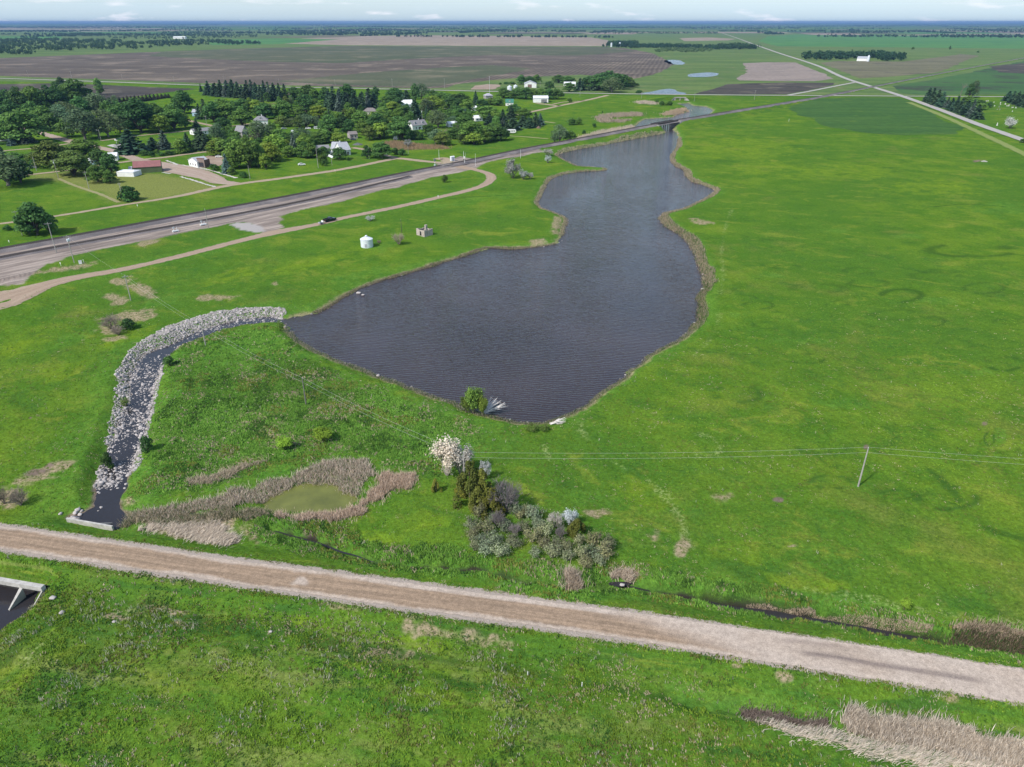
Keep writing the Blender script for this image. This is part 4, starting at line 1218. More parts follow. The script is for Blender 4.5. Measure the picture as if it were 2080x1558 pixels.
KINDS_ = {  # letter: (prototype, name, phrase, category, leaf colour, bark colour)
    'd': ('round', 'broadleaf_tree', 'dark green tree', 'tree', (.070, .145, .034), (.10, .085, .07)),
    'D': ('tall', 'broadleaf_tree', 'tall dark green tree', 'tree', (.064, .130, .038), (.12, .10, .085)),
    'm': ('round', 'broadleaf_tree', 'mid green tree', 'tree', (.105, .190, .036), (.10, .085, .07)),
    'l': ('round', 'broadleaf_tree', 'lime green tree', 'tree', (.175, .255, .036), (.10, .085, .07)),
    'g': ('airy', 'willow_tree', 'airy grey-green tree', 'tree', (.100, .150, .068), (.16, .14, .12)),
    'y': ('round', 'broadleaf_tree', 'olive green spreading tree', 'tree', (.105, .150, .032), (.10, .085, .07)),
    's': ('spruce', 'spruce_tree', 'dark green spruce', 'tree', (.048, .090, .046), (.09, .07, .06)),
    'b': ('spruce', 'spruce_tree', 'blue green spruce', 'tree', (.095, .140, .115), (.09, .07, .06)),
    'n': ('spruce', 'juniper_bush', 'small brownish juniper', 'bush', (.070, .075, .042), (.09, .07, .06)),
    'x': ('bare', 'bare_tree', 'bare grey leafless tree', 'tree', (.20, .175, .15), (.18, .155, .135)),
    'w': ('silver', 'silver_bush', 'silver grey leaved bush', 'bush', (.36, .375, .35), (.14, .12, .10)),
    'h': ('shrub', 'green_bush', 'low dark green bush', 'bush', (.052, .120, .026), (.10, .085, .07)),
    'H': ('shrub', 'green_bush', 'low mid green bush', 'bush', (.085, .165, .030), (.10, .085, .07)),
}
PLANTS = []      # (root, px, py, phrase, area word)
def plant(kind, px, py, h, w, rot=None, z=None, over=None):
    proto, name, phrase, cat, lc, bc_ = KINDS_[kind] if over is None else over
    x, y = ground(px, py, 0 if z is None else z)
    lst = PROTO[proto]
    crown, trunk, ph, pw = lst[random.randrange(len(lst))]
    zz = H1(x, y) if z is None else z
    r = thing(name, phrase, cat, (x, y, zz), random.uniform(0, 6.28) if rot is None else rot)
    j = random.uniform(.86, 1.44); q = random.uniform(.88, 1.12)
    for nm, me, c in ((crown.name.split('.')[0], crown, (lc[0] * j * q, lc[1] * j, lc[2] * j / q)), (trunk.name.split('.')[0], trunk, bc_)):
        o = link(nm, me, r)
        o.color = (*c, 1)
        o.scale = (w / pw, w / pw * random.uniform(.9, 1.1), h / ph)
    PLANTS.append([r, px, py, phrase])
    return r

def zoom_trees(rows, ox, oy, s, yfix=0):
    for X, Yt, Yb, Wd, k in rows:
        px, py, pt = ox + X / s, oy + Yb / s, oy + Yt / s
        h = max(1.2, height_to(px, py, pt)); w = Wd / s / pxm(px, py)
        if k in 'dml' and h > w * 1.45: k2 = 'D' if k == 'd' else k
        else: k2 = k
        if h < 4.2 and k in 'dmlyg': k2 = 'h' if k == 'd' else 'H'
        wk = 1.32 if k2 in 's' and Wd > 64 else (1.12 if k2 in 'dDmlgy' else 1.0)
        plant(k2, px, py, h * random.uniform(.99, 1.09), w * wk * random.uniform(.95, 1.12))

# ------------------------------------------------------------------ trees of the town, read off the photograph
Z4 = [(20,330,560,140,'s'),(90,190,420,190,'d'),(200,180,440,150,'d'),(330,170,420,220,'m'),(480,150,400,150,'d'),(560,170,400,170,'d'),(740,100,370,270,'d'),(780,270,480,190,'d'),(930,240,460,230,'g'),(1060,280,440,110,'s'),(130,300,520,160,'d'),(340,320,540,180,'d'),(430,350,560,200,'m'),(580,350,540,180,'g'),(650,310,500,200,'g'),
 (250,390,690,310,'d'),(80,480,680,210,'d'),(480,420,580,200,'d'),(640,470,640,180,'m'),(800,390,660,270,'g'),(1020,380,640,240,'g'),(930,490,650,130,'g'),(1130,440,600,130,'g'),(1330,300,600,310,'d'),(1180,330,560,210,'d'),(1480,320,520,150,'d'),(1510,440,600,150,'l'),(1640,350,570,210,'d'),(1730,200,420,190,'d'),(1560,380,450,90,'d'),(1030,300,480,120,'d'),(1230,310,500,160,'m'),(1400,330,560,160,'d'),
 (1130,270,328,70,'n'),(1170,262,325,60,'n'),(1205,258,322,60,'n'),(1240,255,318,60,'n'),(1275,252,314,60,'n'),(1310,250,310,60,'n'),(1345,247,305,60,'n'),(1380,243,300,60,'n'),(1415,240,295,55,'n'),(1450,237,288,55,'n'),(1485,235,283,55,'n'),(1520,234,278,55,'n'),(1555,233,274,50,'n'),(1585,232,270,45,'n'),
 (115,630,720,95,'b'),(170,620,700,100,'d'),(235,610,700,100,'b'),(310,620,690,90,'b'),(30,690,705,120,'h'),
 (1240,570,790,240,'s'),(1440,640,755,120,'s'),(1550,580,755,160,'b'),(1770,600,760,85,'s'),(1705,660,790,140,'m'),(1880,570,755,140,'s'),(1950,620,740,100,'d'),(1845,470,545,65,'s'),(2060,650,810,170,'l'),(1360,765,812,90,'h'),(1425,778,822,70,'h'),(1520,785,815,70,'h'),(1580,772,810,80,'h'),(1640,768,802,70,'h'),(1800,745,775,80,'h'),(1475,755,800,60,'H'),
 (2050,520,700,110,'g'),(500,670,920,290,'y'),(330,780,880,140,'y'),(790,670,830,290,'m'),(700,780,1000,270,'y'),(820,840,990,120,'m'),(940,760,900,160,'d'),(1050,800,1000,150,'d'),(920,900,1060,160,'m'),(1040,950,1070,110,'m'),(20,730,790,60,'s'),(140,790,880,180,'m'),(80,790,1095,330,'g'),(200,830,1065,220,'d'),(320,850,925,75,'d'),(1215,1105,1232,180,'h'),(20,850,1010,170,'g')]
zoom_trees(Z4, 0, 140, 4.622)
Z5 = [(40,140,215,42,'s'),(110,120,230,85,'s'),(180,130,240,85,'s'),(230,110,245,85,'s'),(290,110,250,85,'s'),(340,105,250,85,'s'),(390,130,260,85,'s'),(430,160,270,85,'b'),(480,110,260,85,'s'),(520,100,260,85,'s'),(560,130,270,75,'s'),(600,160,280,85,'b'),(640,120,280,75,'s'),(680,130,280,75,'s'),(730,130,280,75,'s'),(780,140,280,65,'s'),(830,150,290,75,'s'),(880,220,300,60,'x'),(710,180,270,120,'l'),(800,190,290,120,'m'),(920,170,290,130,'d'),(980,190,290,120,'m'),(1050,150,290,130,'d'),(1110,190,310,110,'m'),(1210,180,320,130,'d'),(1290,180,380,120,'s'),(1240,220,370,105,'s'),(1350,200,380,120,'s'),(1420,140,330,160,'d'),(1420,230,390,115,'s'),(1490,220,390,105,'s'),(1560,220,370,105,'s'),(1620,190,375,120,'s'),(1680,170,300,80,'d'),(1670,230,370,90,'s'),
 (80,290,470,100,'s'),(30,330,470,75,'s'),(160,310,500,170,'d'),(270,290,490,200,'m'),(430,380,540,200,'m'),(430,290,420,180,'d'),(560,290,420,160,'l'),(640,320,470,150,'d'),(590,350,470,120,'d'),(720,290,400,80,'x'),(820,300,460,190,'m'),(1030,250,420,180,'d'),(940,360,460,150,'m'),(1150,350,460,150,'l'),(1250,390,480,110,'m'),(1120,280,420,110,'m'),(1250,440,590,190,'d'),(1370,420,590,110,'d'),(1380,410,500,80,'s'),(1470,380,540,150,'l'),(1540,400,560,150,'m'),(1430,480,600,120,'d'),(1560,480,620,110,'m'),(1690,420,560,170,'d'),(1730,300,400,75,'s'),(1850,250,370,140,'d'),(1840,310,400,120,'l'),(1860,180,300,160,'d'),(1970,200,330,110,'s'),(2050,150,330,80,'d'),
 (1620,540,670,115,'y'),(1760,500,640,150,'l'),(1900,450,660,160,'d'),(1980,440,560,80,'m'),(2060,580,660,110,'d'),(1780,440,540,120,'m'),(1950,350,450,110,'m'),(2040,300,480,85,'s'),(1740,400,500,90,'m'),(1030,430,550,180,'g'),(900,460,540,140,'g'),(800,440,540,140,'y'),(1130,440,550,130,'x'),(1110,450,545,100,'g'),(590,490,700,220,'g'),(540,600,720,100,'x'),(200,530,640,100,'g'),(260,460,590,150,'d'),(780,560,700,160,'m'),(1000,560,700,180,'g'),(1130,590,700,160,'m'),(1220,570,690,140,'m'),(1320,600,690,150,'l'),(1020,640,780,130,'l'),(915,600,800,95,'b'),(860,730,830,100,'m'),(740,630,800,180,'l'),(700,690,870,180,'l'),(650,800,940,110,'l'),(500,680,930,220,'m'),(370,650,830,170,'d'),(230,650,810,220,'m'),(400,680,920,200,'m'),(330,760,940,130,'m'),(580,700,920,130,'m'),(285,800,980,105,'b'),(330,920,990,80,'m'),(440,965,1020,80,'h'),(170,900,952,90,'h'),(60,570,760,140,'s'),(980,720,830,110,'m'),(1080,710,830,120,'m'),(1040,760,840,90,'d'),(1340,740,850,140,'d'),(1190,730,820,120,'d'),(1180,810,890,90,'m'),(1200,850,912,60,'H'),(1420,828,860,35,'H'),(1740,690,840,150,'d'),(1690,710,820,120,'m'),(1600,720,840,80,'d'),(1860,745,805,90,'h'),(1930,750,812,90,'h'),(1870,630,682,50,'w'),(1985,660,735,85,'w')]
zoom_trees(Z5, 400, 140, 4.622)
Z6 = [(240,230,330,150,'d'),(350,250,370,120,'s'),(490,180,330,150,'g'),(200,300,400,160,'d'),(220,360,440,120,'m'),(600,250,340,90,'d'),(680,270,350,120,'m'),(750,280,370,120,'m'),(850,280,390,160,'d'),(770,320,430,170,'d'),(600,310,460,190,'l'),(540,330,480,150,'g'),(440,350,520,110,'s'),(650,440,600,170,'g'),(1000,255,360,58,'s'),(990,320,430,60,'s'),(920,340,460,130,'m'),(1060,330,410,110,'d'),(1150,320,385,100,'m'),(1210,310,390,110,'m'),(1260,230,320,120,'d'),(1340,250,320,110,'m'),(1400,220,325,110,'d'),(1470,220,330,120,'d'),(1540,240,330,120,'m'),(1610,230,330,130,'m'),(1690,240,330,130,'d'),(1760,240,330,120,'m'),(1690,165,250,85,'d'),(1430,105,190,95,'d'),(1500,115,190,95,'d'),(1570,105,185,85,'m'),(1290,170,190,60,'h'),(1340,165,190,60,'h'),(1230,175,192,30,'h'),
 (130,400,500,130,'m'),(100,560,700,150,'l'),(310,500,715,160,'d'),(430,630,705,110,'d'),(565,570,680,130,'d'),(490,650,715,50,'d'),(620,620,750,140,'g'),(690,640,765,150,'y'),(650,590,740,150,'x'),(800,600,700,130,'d'),(780,490,545,90,'g'),(900,430,510,75,'b'),(890,490,650,190,'m'),(760,420,520,110,'d'),(830,400,500,120,'d'),(1100,395,520,180,'m'),(1180,440,560,100,'m'),(1130,470,570,95,'s'),(1190,490,590,100,'s'),(1255,430,550,75,'s'),(1255,510,600,80,'b'),(1360,380,500,140,'d'),(1330,400,520,95,'s'),(1450,420,520,140,'m'),(1350,500,620,120,'s'),(1440,490,590,120,'s'),(1500,510,600,95,'s'),(1560,460,590,85,'s'),(1605,470,572,85,'b'),(1290,550,640,80,'s'),(960,540,740,210,'m'),(890,640,750,120,'y'),(980,650,755,150,'l'),(1080,620,740,130,'m'),(1150,560,720,160,'d'),(1230,590,720,130,'d'),(1285,610,710,65,'d'),(1880,318,362,42,'m'),(1900,510,570,95,'m'),(1965,500,570,62,'m'),(1790,580,740,130,'g'),(1880,640,730,110,'m'),(1740,660,740,70,'g'),(1835,625,690,60,'w'),(2015,620,655,35,'h'),(712,1046,1112,66,'m')]
zoom_trees(Z6, 750, 130, 4.622)
Z7 = [(560,215,285,100,'d'),(640,230,290,110,'m'),(650,280,360,90,'d'),(740,250,350,82,'s'),(850,250,350,82,'s'),(820,230,340,130,'d'),(900,205,350,150,'d'),(980,190,330,150,'d'),(1060,210,340,160,'d'),(1010,240,365,150,'g'),(1120,220,320,130,'m'),(1190,280,320,80,'d'),(1240,345,370,65,'h'),(860,625,660,35,'h'),(930,522,540,12,'h'),(775,685,712,26,'h'),
 (1390,430,455,34,'h'),(1430,440,475,45,'h'),(1465,445,475,45,'H'),(1500,440,475,45,'h')]
zoom_trees(Z7, 1000, 100, 4.16)
# silver bushes by the crossing and the rail yard
for X, Yt, Yb, Wd in ((1350,885,1070,170),(1445,990,1082,90),(1512,1015,1080,72),(1678,800,862,105),(1676,858,930,82)):
    zoom_trees([(X, Yt, Yb, Wd, 'w')], 750, 130, 4.622)
# the big dark tree by the tracks at the left edge, and a bush
zoom_trees([(320,150,405,270,'d'),(250,250,400,150,'d'),(430,230,390,130,'d'),(65,325,365,75,'h'),(1105,30,115,120,'h')], 0, 380, 4.16)
# cemetery on the right
Z8 = [(380,265,495,160,'s'),(450,275,520,170,'s'),(540,300,555,170,'s'),(620,315,585,180,'s'),(720,420,600,150,'b'),(790,420,630,160,'s'),(870,410,665,170,'s'),(950,440,690,170,'s'),(1050,480,730,180,'s'),(1140,480,770,170,'b'),(1240,550,795,190,'s'),(1080,400,500,200,'m'),(1200,440,560,180,'m'),(1300,460,580,170,'d'),(1310,520,630,170,'m'),(1470,490,595,100,'d'),(950,150,420,140,'x'),(1160,120,420,170,'g'),(1110,170,430,120,'d'),(1790,310,480,150,'s'),(1870,310,510,150,'s'),(1950,310,540,160,'s'),(2030,300,570,170,'s'),(2110,290,590,170,'s'),(1830,770,960,210,'w'),(2060,1140,1215,110,'h')]
zoom_trees(Z8, 1840, 150, 8.667)
# second ranks of the spruce belts
zoom_trees([(X + 18, Yt + 22, Yb + 14, 84, 'sssb'[i % 4]) for i, (X, Yt, Yb) in enumerate(((90,120,232),(150,125,240),(205,120,246),(262,112,250),(318,108,252),(370,120,258),(450,130,268),(500,108,262),(545,118,266),(585,140,276),(625,125,280),(665,128,282),(710,132,284),(760,138,285),(1265,190,376),(1320,190,382),(1385,205,386),(1455,220,390),(1525,215,385),(1590,200,375)))], 400, 140, 4.622)
# stray trees in the far fields
for px, py, pt, w_, k in ((1854,101,95,10,'d'),(1929,101,93,8,'d'),(1986,107,103,8,'h'),(1128,186,178,3,'h')):
    plant(k, px, py, height_to(px, py, pt), w_)

# the canopy between them
def fill(poly, n, kinds, sep, hs, rngs):
    P_ = np.array(G(poly)); lo, hi = P_.min(0), P_.max(0)
    rf = random.Random(rngs); got = 0
    have = [tuple(r[0].location[:2]) for r in PLANTS]
    roads = [MAINST, TOWNRD] + [l_ for l_, w in STREETS]
    for _ in range(n * 60):
        if got >= n: break
        x, y = rf.uniform(lo[0], hi[0]), rf.uniform(lo[1], hi[1])
        if sdf(np.array([x]), np.array([y]), P_, 50)[0] > 0: continue
        if any((x - a) ** 2 + (y - b) ** 2 < sep * sep for a, b in have): continue
        if any(ldist(np.array([x]), np.array([y]), l_, 14)[0] < 7 for l_ in roads): continue
        px, py = project(x, y, 0.0)
        if any(abs(px - hx_) < 17 and -5 < py - hy_ < 16 for hx_, hy_ in KEEP): continue
        k = rf.choice(kinds); h = rf.uniform(*hs)
        plant(k, px, py, h, h * rf.uniform(.72, .95) if k not in 'sb' else h * .48)
        have.append((x, y)); got += 1
KEEP = [(301,350),(256,358),(400,338),(703,315),(683,311),(657,308),(532,261),(501,285),(719,281),(763,272),(752,233),(827,218),(901,221),(853,263),(920,257),(965,225),(973,246),(1035,215),(994,201),(413,273),(396,236),(277,233),(118,241),(53,250),(2,286),(188,334),(230,327),(1038,271),(577,262),(594,269),(626,262),(644,262)]
fill([(-60,205),(0,195),(60,182),(190,172),(245,215),(240,250),(205,266),(150,260),(95,252),(70,262),(0,292),(-60,300)], 26, 'ddDgm', 7.5, (9, 15), 1)
fill([(215,232),(300,222),(370,236),(380,262),(300,268),(245,266),(215,255)], 12, 'ddgm', 7, (8, 13), 2)
fill([(425,198),(560,200),(640,203),(700,205),(740,218),(735,240),(700,262),(640,272),(580,290),(540,300),(470,248),(440,236)], 42, 'ddmmglys', 6.5, (7, 12), 3)
fill([(740,240),(800,225),(900,212),(985,222),(975,250),(930,262),(870,252),(830,262),(770,270)], 26, 'ddmmgls', 6.5, (7, 12), 4)
fill([(930,232),(1020,240),(1028,280),(960,296),(930,285)], 12, 'ddmg', 6.5, (7, 11), 5)
fill([(428,272),(500,262),(560,262),(640,262),(640,300),(600,322),(540,334),(470,322),(440,300)], 26, 'mldmylm', 5.0, (6, 10), 7)
fill([(640,262),(700,256),(712,290),(690,300),(640,300)], 8, 'mlm', 5.0, (5, 8), 8)
fill([(770,240),(835,240),(832,275),(780,275),(735,262)], 8, 'mdl', 5.5, (6, 10), 9)
fill([(500,300),(560,292),(640,285),(640,312),(590,338),(520,342)], 12, 'mldm', 5.5, (6, 9), 6)

# ------------------------------------------------------------------ plants near the pond and the road
over_w = ('silver', 'flowering_tree', 'white blossoming tree beside the pale power pole', 'tree', (.50, .49, .45), (.20, .18, .16))
def near(px, py, pt, wpx, over, lab=None, group=None, cat=None, rot=None):
    h = height_to(px, py, pt); w = wpx / pxm(px, py)
    r = plant('d', px, py, h, w, rot, None, over)
    if lab:
        PLANTS.pop(); tag(r, lab, over[3], group)
    return r
near(908, 966, 884, 62, over_w, 'large white blossoming tree behind the pale pole, its left half')
near(938, 964, 896, 52, over_w, 'white blossoming tree right behind the top of the pale pole')
near(985, 974, 936, 30, over_w, 'small white blossoming tree right of the olive cedars')
ced = ('cedar', 'cedar_tree', 'olive green cedar', 'tree', (.135, .145, .026), (.12, .10, .08))
near(955, 1018, 937, 72, ced, 'tallest olive green cedar, in front of the pale pole')
near(980, 1022, 954, 58, ced, 'olive green cedar under the small white blossoming tree')
near(942, 1006, 966, 44, ced, 'low olive green cedar on the left side of the tallest cedar')
near(1000, 1042, 992, 54, ced, 'olive green cedar at the right end of the cedar clump by the grey bush')
near(972, 1034, 990, 50, ced, 'olive green cedar at the foot of the clump above the sage thicket')
near(886, 1000, 972, 21, ced, 'small lone olive cedar left of the pale pole')
near(1172, 1090, 1056, 44, ced, 'olive green cedar on the right side of the sage thicket')
gry = ('twiggy', 'leafless_bush', 'grey leafless bush', 'bush', (.17, .15, .14), (.20, .175, .17))
near(1030, 1040, 968, 72, gry, 'large grey leafless bush right of the olive cedars')
near(1012, 1072, 1036, 50, gry, 'grey leafless bush inside the sage thicket below the cedars')
near(1046, 1092, 1064, 34, gry, 'small grey leafless bush in the middle of the sage thicket')
near(1138, 1098, 1066, 34, gry, 'grey leafless bush in the thicket left of the single cedar')
near(1126, 1074, 1042, 34, over_w, 'left of two small white blossoming bushes above the sage thicket')
near(1156, 1068, 1034, 34, over_w, 'right of two small white blossoming bushes above the sage thicket')
sage = ('sage', 'sage_bush', 'grey green sage bush', 'bush', (.235, .255, .140), (.16, .14, .12))
k_ = 0
for row in (((972,1050),(1000,1062),(1060,1056),(1084,1060),(1046,1046),(1075,1048)),
            ((962,1074),(990,1084),(1030,1080),(1066,1082),(1094,1078),(1110,1092)),
            ((956,1098),(982,1104),(1010,1110),(1040,1112),(1078,1106),(1106,1112),(1130,1120)),
            ((962,1122),(986,1126),(1016,1130),(1090,1130),(1122,1136),(1150,1120),(1178,1112),(1206,1108)),
            ((1150,1140),(1176,1136),(1204,1134),(1228,1130),(1236,1116),(1192,1152),(1222,1148))):
    for px, py in row:
        px += random.uniform(-4, 4); py += random.uniform(-3, 3)
        near(px, py, py - random.uniform(17, 28), random.uniform(30, 44), sage, 'grey green sage bush in the low thicket beside the near gravel road', 'sage bushes of the thicket')
wil = ('willow', 'willow_bush', 'green willow bush', 'bush', (.130, .200, .035), (.15, .13, .10))
near(962, 834, 780, 46, wil, 'green willow bush on the pond bank beside fallen white branches')
near(948, 832, 800, 24, wil, 'low left part of the pond bank willow, a rounded bush')
near(980, 838, 796, 24, wil, 'willow bush touching the fallen white branches on the pond bank')
brn = ('twiggy', 'dry_bush', 'brown dry bush', 'bush', (.20, .165, .12), (.22, .185, .15))
near(228, 668, 637, 46, brn, 'brown dry bush on the grass above the rock channel')
near(240, 680, 660, 40, brn, 'low dry brush in front of the brown bush above the rock channel')
near(262, 668, 648, 30, ('shrub', 'green_bush', '', 'bush', (.034, .075, .020), (.1, .09, .07)), 'dark green bush right of the brown dry bush above the rock channel')
near(42, 1024, 984, 54, brn, 'brown dry bush at the left edge near the gravel road')
near(8, 1020, 985, 30, brn, 'half hidden dry bush left of the one by the gravel road')
lf_ = ('willow', 'leafy_clump', '', 'bush', (.20, .30, .03), (.12, .11, .08))
near(580, 914, 892, 42, lf_, 'left of two yellow green leafy clumps in the tall grass')
near(657, 896, 872, 48, lf_, 'right of two yellow green leafy clumps in the tall grass')
near(1837, 1236, 1214, 28, lf_, 'single light green leafy clump above the right hand ditch')
near(810, 496, 470, 34, ('twiggy', 'dry_bush', '', 'bush', (.24, .25, .10), (.30, .26, .19)), 'pale dry bush between the grain bin and the ruined house')
near(770, 495, 487, 12, ('twiggy', 'dry_bush', '', 'bush', (.2, .16, .12), (.20, .15, .12)), 'small brown brush pile right of the grain bin')
near(752, 448, 437, 26, ('twiggy', 'dry_bush', '', 'bush', (.4, .4, .38), (.42, .42, .40)), 'whitish bare bush between the dirt road and the grain bin')
grs = ('sage', 'sedge_clump', '', 'bush', (.12, .19, .035), (.12, .11, .06))
near(1082, 873, 858, 32, grs, 'left of two green sedge clumps at the tip of the pond', None)
near(1104, 874, 861, 26, grs, 'right of two green sedge clumps at the tip of the pond', None)
near(254, 815, 797, 20, grs, 'green clump growing in the rocks of the channel')
near(345, 742, 722, 26, ('shrub', 'green_bush', '', 'bush', (.06, .13, .03), (.1, .09, .07)), 'green bush on the right bank of the channel bend')
near(300, 914, 882, 24, ('shrub', 'green_bush', '', 'bush', (.06, .12, .03), (.1, .09, .07)), 'dark green bush on the right bank halfway down the rock channel')
near(216, 938, 905, 24, ('shrub', 'green_bush', '', 'bush', (.06, .12, .03), (.1, .09, .07)), 'dark green bush on the left bank low on the rock channel')
near(570, 668, 646, 18, grs, 'dark sedge clump at the mouth of the rock channel')
# fallen white branches by the willow
def fallen(px, py, ang, L, n, lab):
    x, y = ground(px, py, -.6)
    m = MB(); rg = random.Random(int(px))
    for i in range(n):
        a = ang + rg.uniform(-.55, .55); l_ = L * rg.uniform(.5, 1.0); e = rg.uniform(.05, .42)
        p0 = Vector((rg.uniform(-.3, .3), rg.uniform(-.3, .3), 0))
        d = Vector((math.cos(a) * math.cos(e), math.sin(a) * math.cos(e), math.sin(e)))
        p1 = p0 + d * l_ * .55 + Vector((0, 0, .2)); p2 = p0 + d * l_ + Vector((0, 0, rg.uniform(-.2, .4)))
        m.tube([p0, p1, p2], [.10, .075, .04], 4)
        for _ in range(3):
            q = p0.lerp(p2, rg.uniform(.3, .8)); a2 = a + rg.uniform(-.6, .6)
            m.tube([q, q + Vector((math.cos(a2), math.sin(a2), .3)) * l_ * .25], [.05, .03], 4)
    o = m.build('fallen_branches', simple('dead_wood', (.62, .58, .54), .9, .25, 2.0), loc=(x, y, -.45))
    tag(o, lab, 'branches')
fallen(984, 840, .75, 5.8, 20, 'bleached fallen branches spreading into the pond beside the willow')
fallen(1118, 862, .18, 4.2, 9, 'bleached fallen branches lying at the right tip of the pond')

# ------------------------------------------------------------------ woods too far off to count
def wood(name, label, poly_or_list, n, h, col, seed, leaves=26, zj=.4):
    rng = np.random.default_rng(seed)
    P_ = np.array(G(poly_or_list))
    lo, hi = P_.min(0), P_.max(0)
    pts = np.zeros((0, 2))
    while len(pts) < n:
        q = rng.uniform(lo, hi, (n * 4, 2))
        pts = np.concatenate([pts, q[sdf(q[:, 0], q[:, 1], P_, 50) < 0]])
    pts = pts[:n]
    n = int(n * 2); pts = np.concatenate([pts, pts + rng.normal(0, h * .6, pts.shape)])[:n]
    hh = h * rng.uniform(1 - zj, 1 + zj * .4, n)
    Cs = np.repeat(np.concatenate([pts, hh[:, None] * .55], 1), leaves, 0)
    d = sphere_dirs(n * leaves, rng)
    rr = np.repeat(hh, leaves)[:, None]
    C = Cs + d * rr * np.array([.46, .46, .46]) * rng.uniform(.5, 1.05, (n * leaves, 1))
    V, F, lf = leaf_quads(C, d + np.array([0, 0, .3]), h * .26, rng)
    lf = np.clip(lf * .6 + .4 * np.repeat(rng.uniform(0, 1, n), leaves * 4), 0, 1)
    V[:, 2] = np.maximum(V[:, 2], .1)
    o = stuff(name, leaf_mesh(name, V, F, lf), label, 'wood')
    o.color = (*col, 1)
DK = (.040, .084, .032)
wood('wood', 'broad green wood at the left edge beyond the dark field', [(-260,84),(0,82),(60,79),(150,82),(250,83),(310,90),(313,99),(200,103),(100,104),(0,105),(-260,108)], 620, 13, (.048, .095, .034), 1)
wood('wood', 'strip of wood at the left edge in front of the broad wood', [(-200,103),(0,102),(66,107),(70,112),(0,112.5),(-200,114)], 130, 10, (.036, .078, .028), 2)
wood('wood', 'dark shelterbelt row on the left behind the broad wood', [(120,71),(175,69.5),(210,70),(212,73.5),(150,74.5),(120,74)], 160, 14, DK, 3)
wood('wood', 'loose trees round the far white farmstead on the left', [(200,71),(300,68),(400,67),(520,71),(525,76),(430,78),(330,80),(230,80)], 320, 11, (.045, .088, .034), 4, 20)
wood('wood', 'trees along the field edge left of the bright green strip', [(300,84),(420,82),(525,86),(527,90.5),(400,92),(315,96)], 190, 11, (.034, .074, .03), 5)
wood('wood', 'long dark wood left of the pale tan field', [(540,66),(700,60),(760,58),(848,62),(850,71),(760,72.3),(700,72.3),(560,70.5)], 620, 14, (.026, .060, .026), 6, 18)
wood('wood', 'thin dark belt behind the long wood', [(845,58),(940,58),(1040,61),(1038,64),(930,65),(850,66.5)], 200, 13, DK, 7, 16)
wood('wood', 'belt of small trees on the far side of the tan field', [(1195,66),(1260,62),(1300,65),(1400,66),(1460,66),(1455,69.5),(1300,69.5),(1200,69)], 220, 12, DK, 8, 16)
wood('wood', 'farm grove beside the twin silos', [(1232,95.5),(1236,91),(1262,89),(1290,90),(1292,97),(1260,97)], 70, 15, (.034, .080, .03), 9)
wood('wood', 'long tree row running right from the silos farm', [(1276,98.5),(1290,94),(1330,93.5),(1400,94),(1457,96),(1457,101),(1400,99),(1330,98)], 190, 11, (.030, .070, .028), 10)
wood('wood', 'pale green brush in front of the silos farm row', [(1330,106),(1340,100),(1380,99),(1440,100),(1456,104),(1400,107)], 130, 7, (.085, .135, .045), 11)
wood('wood', 'dark grove at the left side of the diagonal road', [(1456,100),(1464,95),(1500,94),(1534,97),(1533,99.5),(1500,100.5)], 110, 13, DK, 12)
wood('wood', 'dark grove behind the white barn right of the diagonal road', [(1630,121),(1640,114),(1700,112),(1780,112),(1834,116),(1836,123.5),(1790,124),(1766,119),(1735,120.5),(1680,123)], 200, 13, (.028, .068, .026), 13)
for i, (x0, x1, y) in enumerate(((1458,1560,64),(1640,1676,63),(1692,1764,65),(1996,2080,62.5),(1606,1625,58),(1130,1175,65.5))):
    wood('wood', ['row of dark trees beside the far end of the diagonal road', 'pair of tiny groves on the far green fields', 'dark far grove on the green fields at the right', 'far tree row at the right edge', 'tiny far grove right of the diagonal road', 'tiny clump of trees beyond the tan field'][i], [(x0,y-1.2),(x1,y-1.5),(x1,y+.6),(x0,y+.8)], 45 if i else 110, 13, DK, 30 + i, 14)
# belts fading into the horizon
rng = np.random.default_rng(77)
for band, (nb, y0, y1, h) in enumerate(((44, 4500, 8000, 12), (70, 8000, 16000, 12), (110, 16000, 38000, 13))):
    Cs = []; Hs = []
    for i in range(nb):
        y = rng.uniform(y0, y1); x = rng.uniform(-.95, .95) * y
        ln = rng.uniform(150, 900) * (1 + y / 9000); dr = e1 if rng.random() < .8 else e2
        dp = rng.uniform(20, 120)
        k = int(ln / (9 + y / 900)) + 4
        t = rng.uniform(-.5, .5, (k, 1)) * ln
        Cs.append(np.array([x, y]) + dr * t + rng.uniform(-.5, .5, (k, 2)) * dp); Hs.append(np.full(k, h) * rng.uniform(.6, 1.2, k))
    P2 = np.concatenate(Cs); hh = np.concatenate(Hs)
    lv = 12
    d = sphere_dirs(len(P2) * lv, rng)
    C = np.repeat(np.concatenate([P2, hh[:, None] * .5], 1), lv, 0) + d * np.repeat(hh, lv)[:, None] * np.array([.55, .55, .45])
    V, F, lf = leaf_quads(C, d, h * .6, rng)
    V[:, 2] = np.maximum(V[:, 2], .3)
    o = stuff('far_woods', leaf_mesh('far_woods', V, F, lf), ['nearest of the scattered shelterbelts below the horizon', 'middle distance shelterbelts fading blue below the horizon', 'farthest hazy blue line of woods on the horizon'][band], 'wood')
    o.color = (.030, .066, .030, 1)

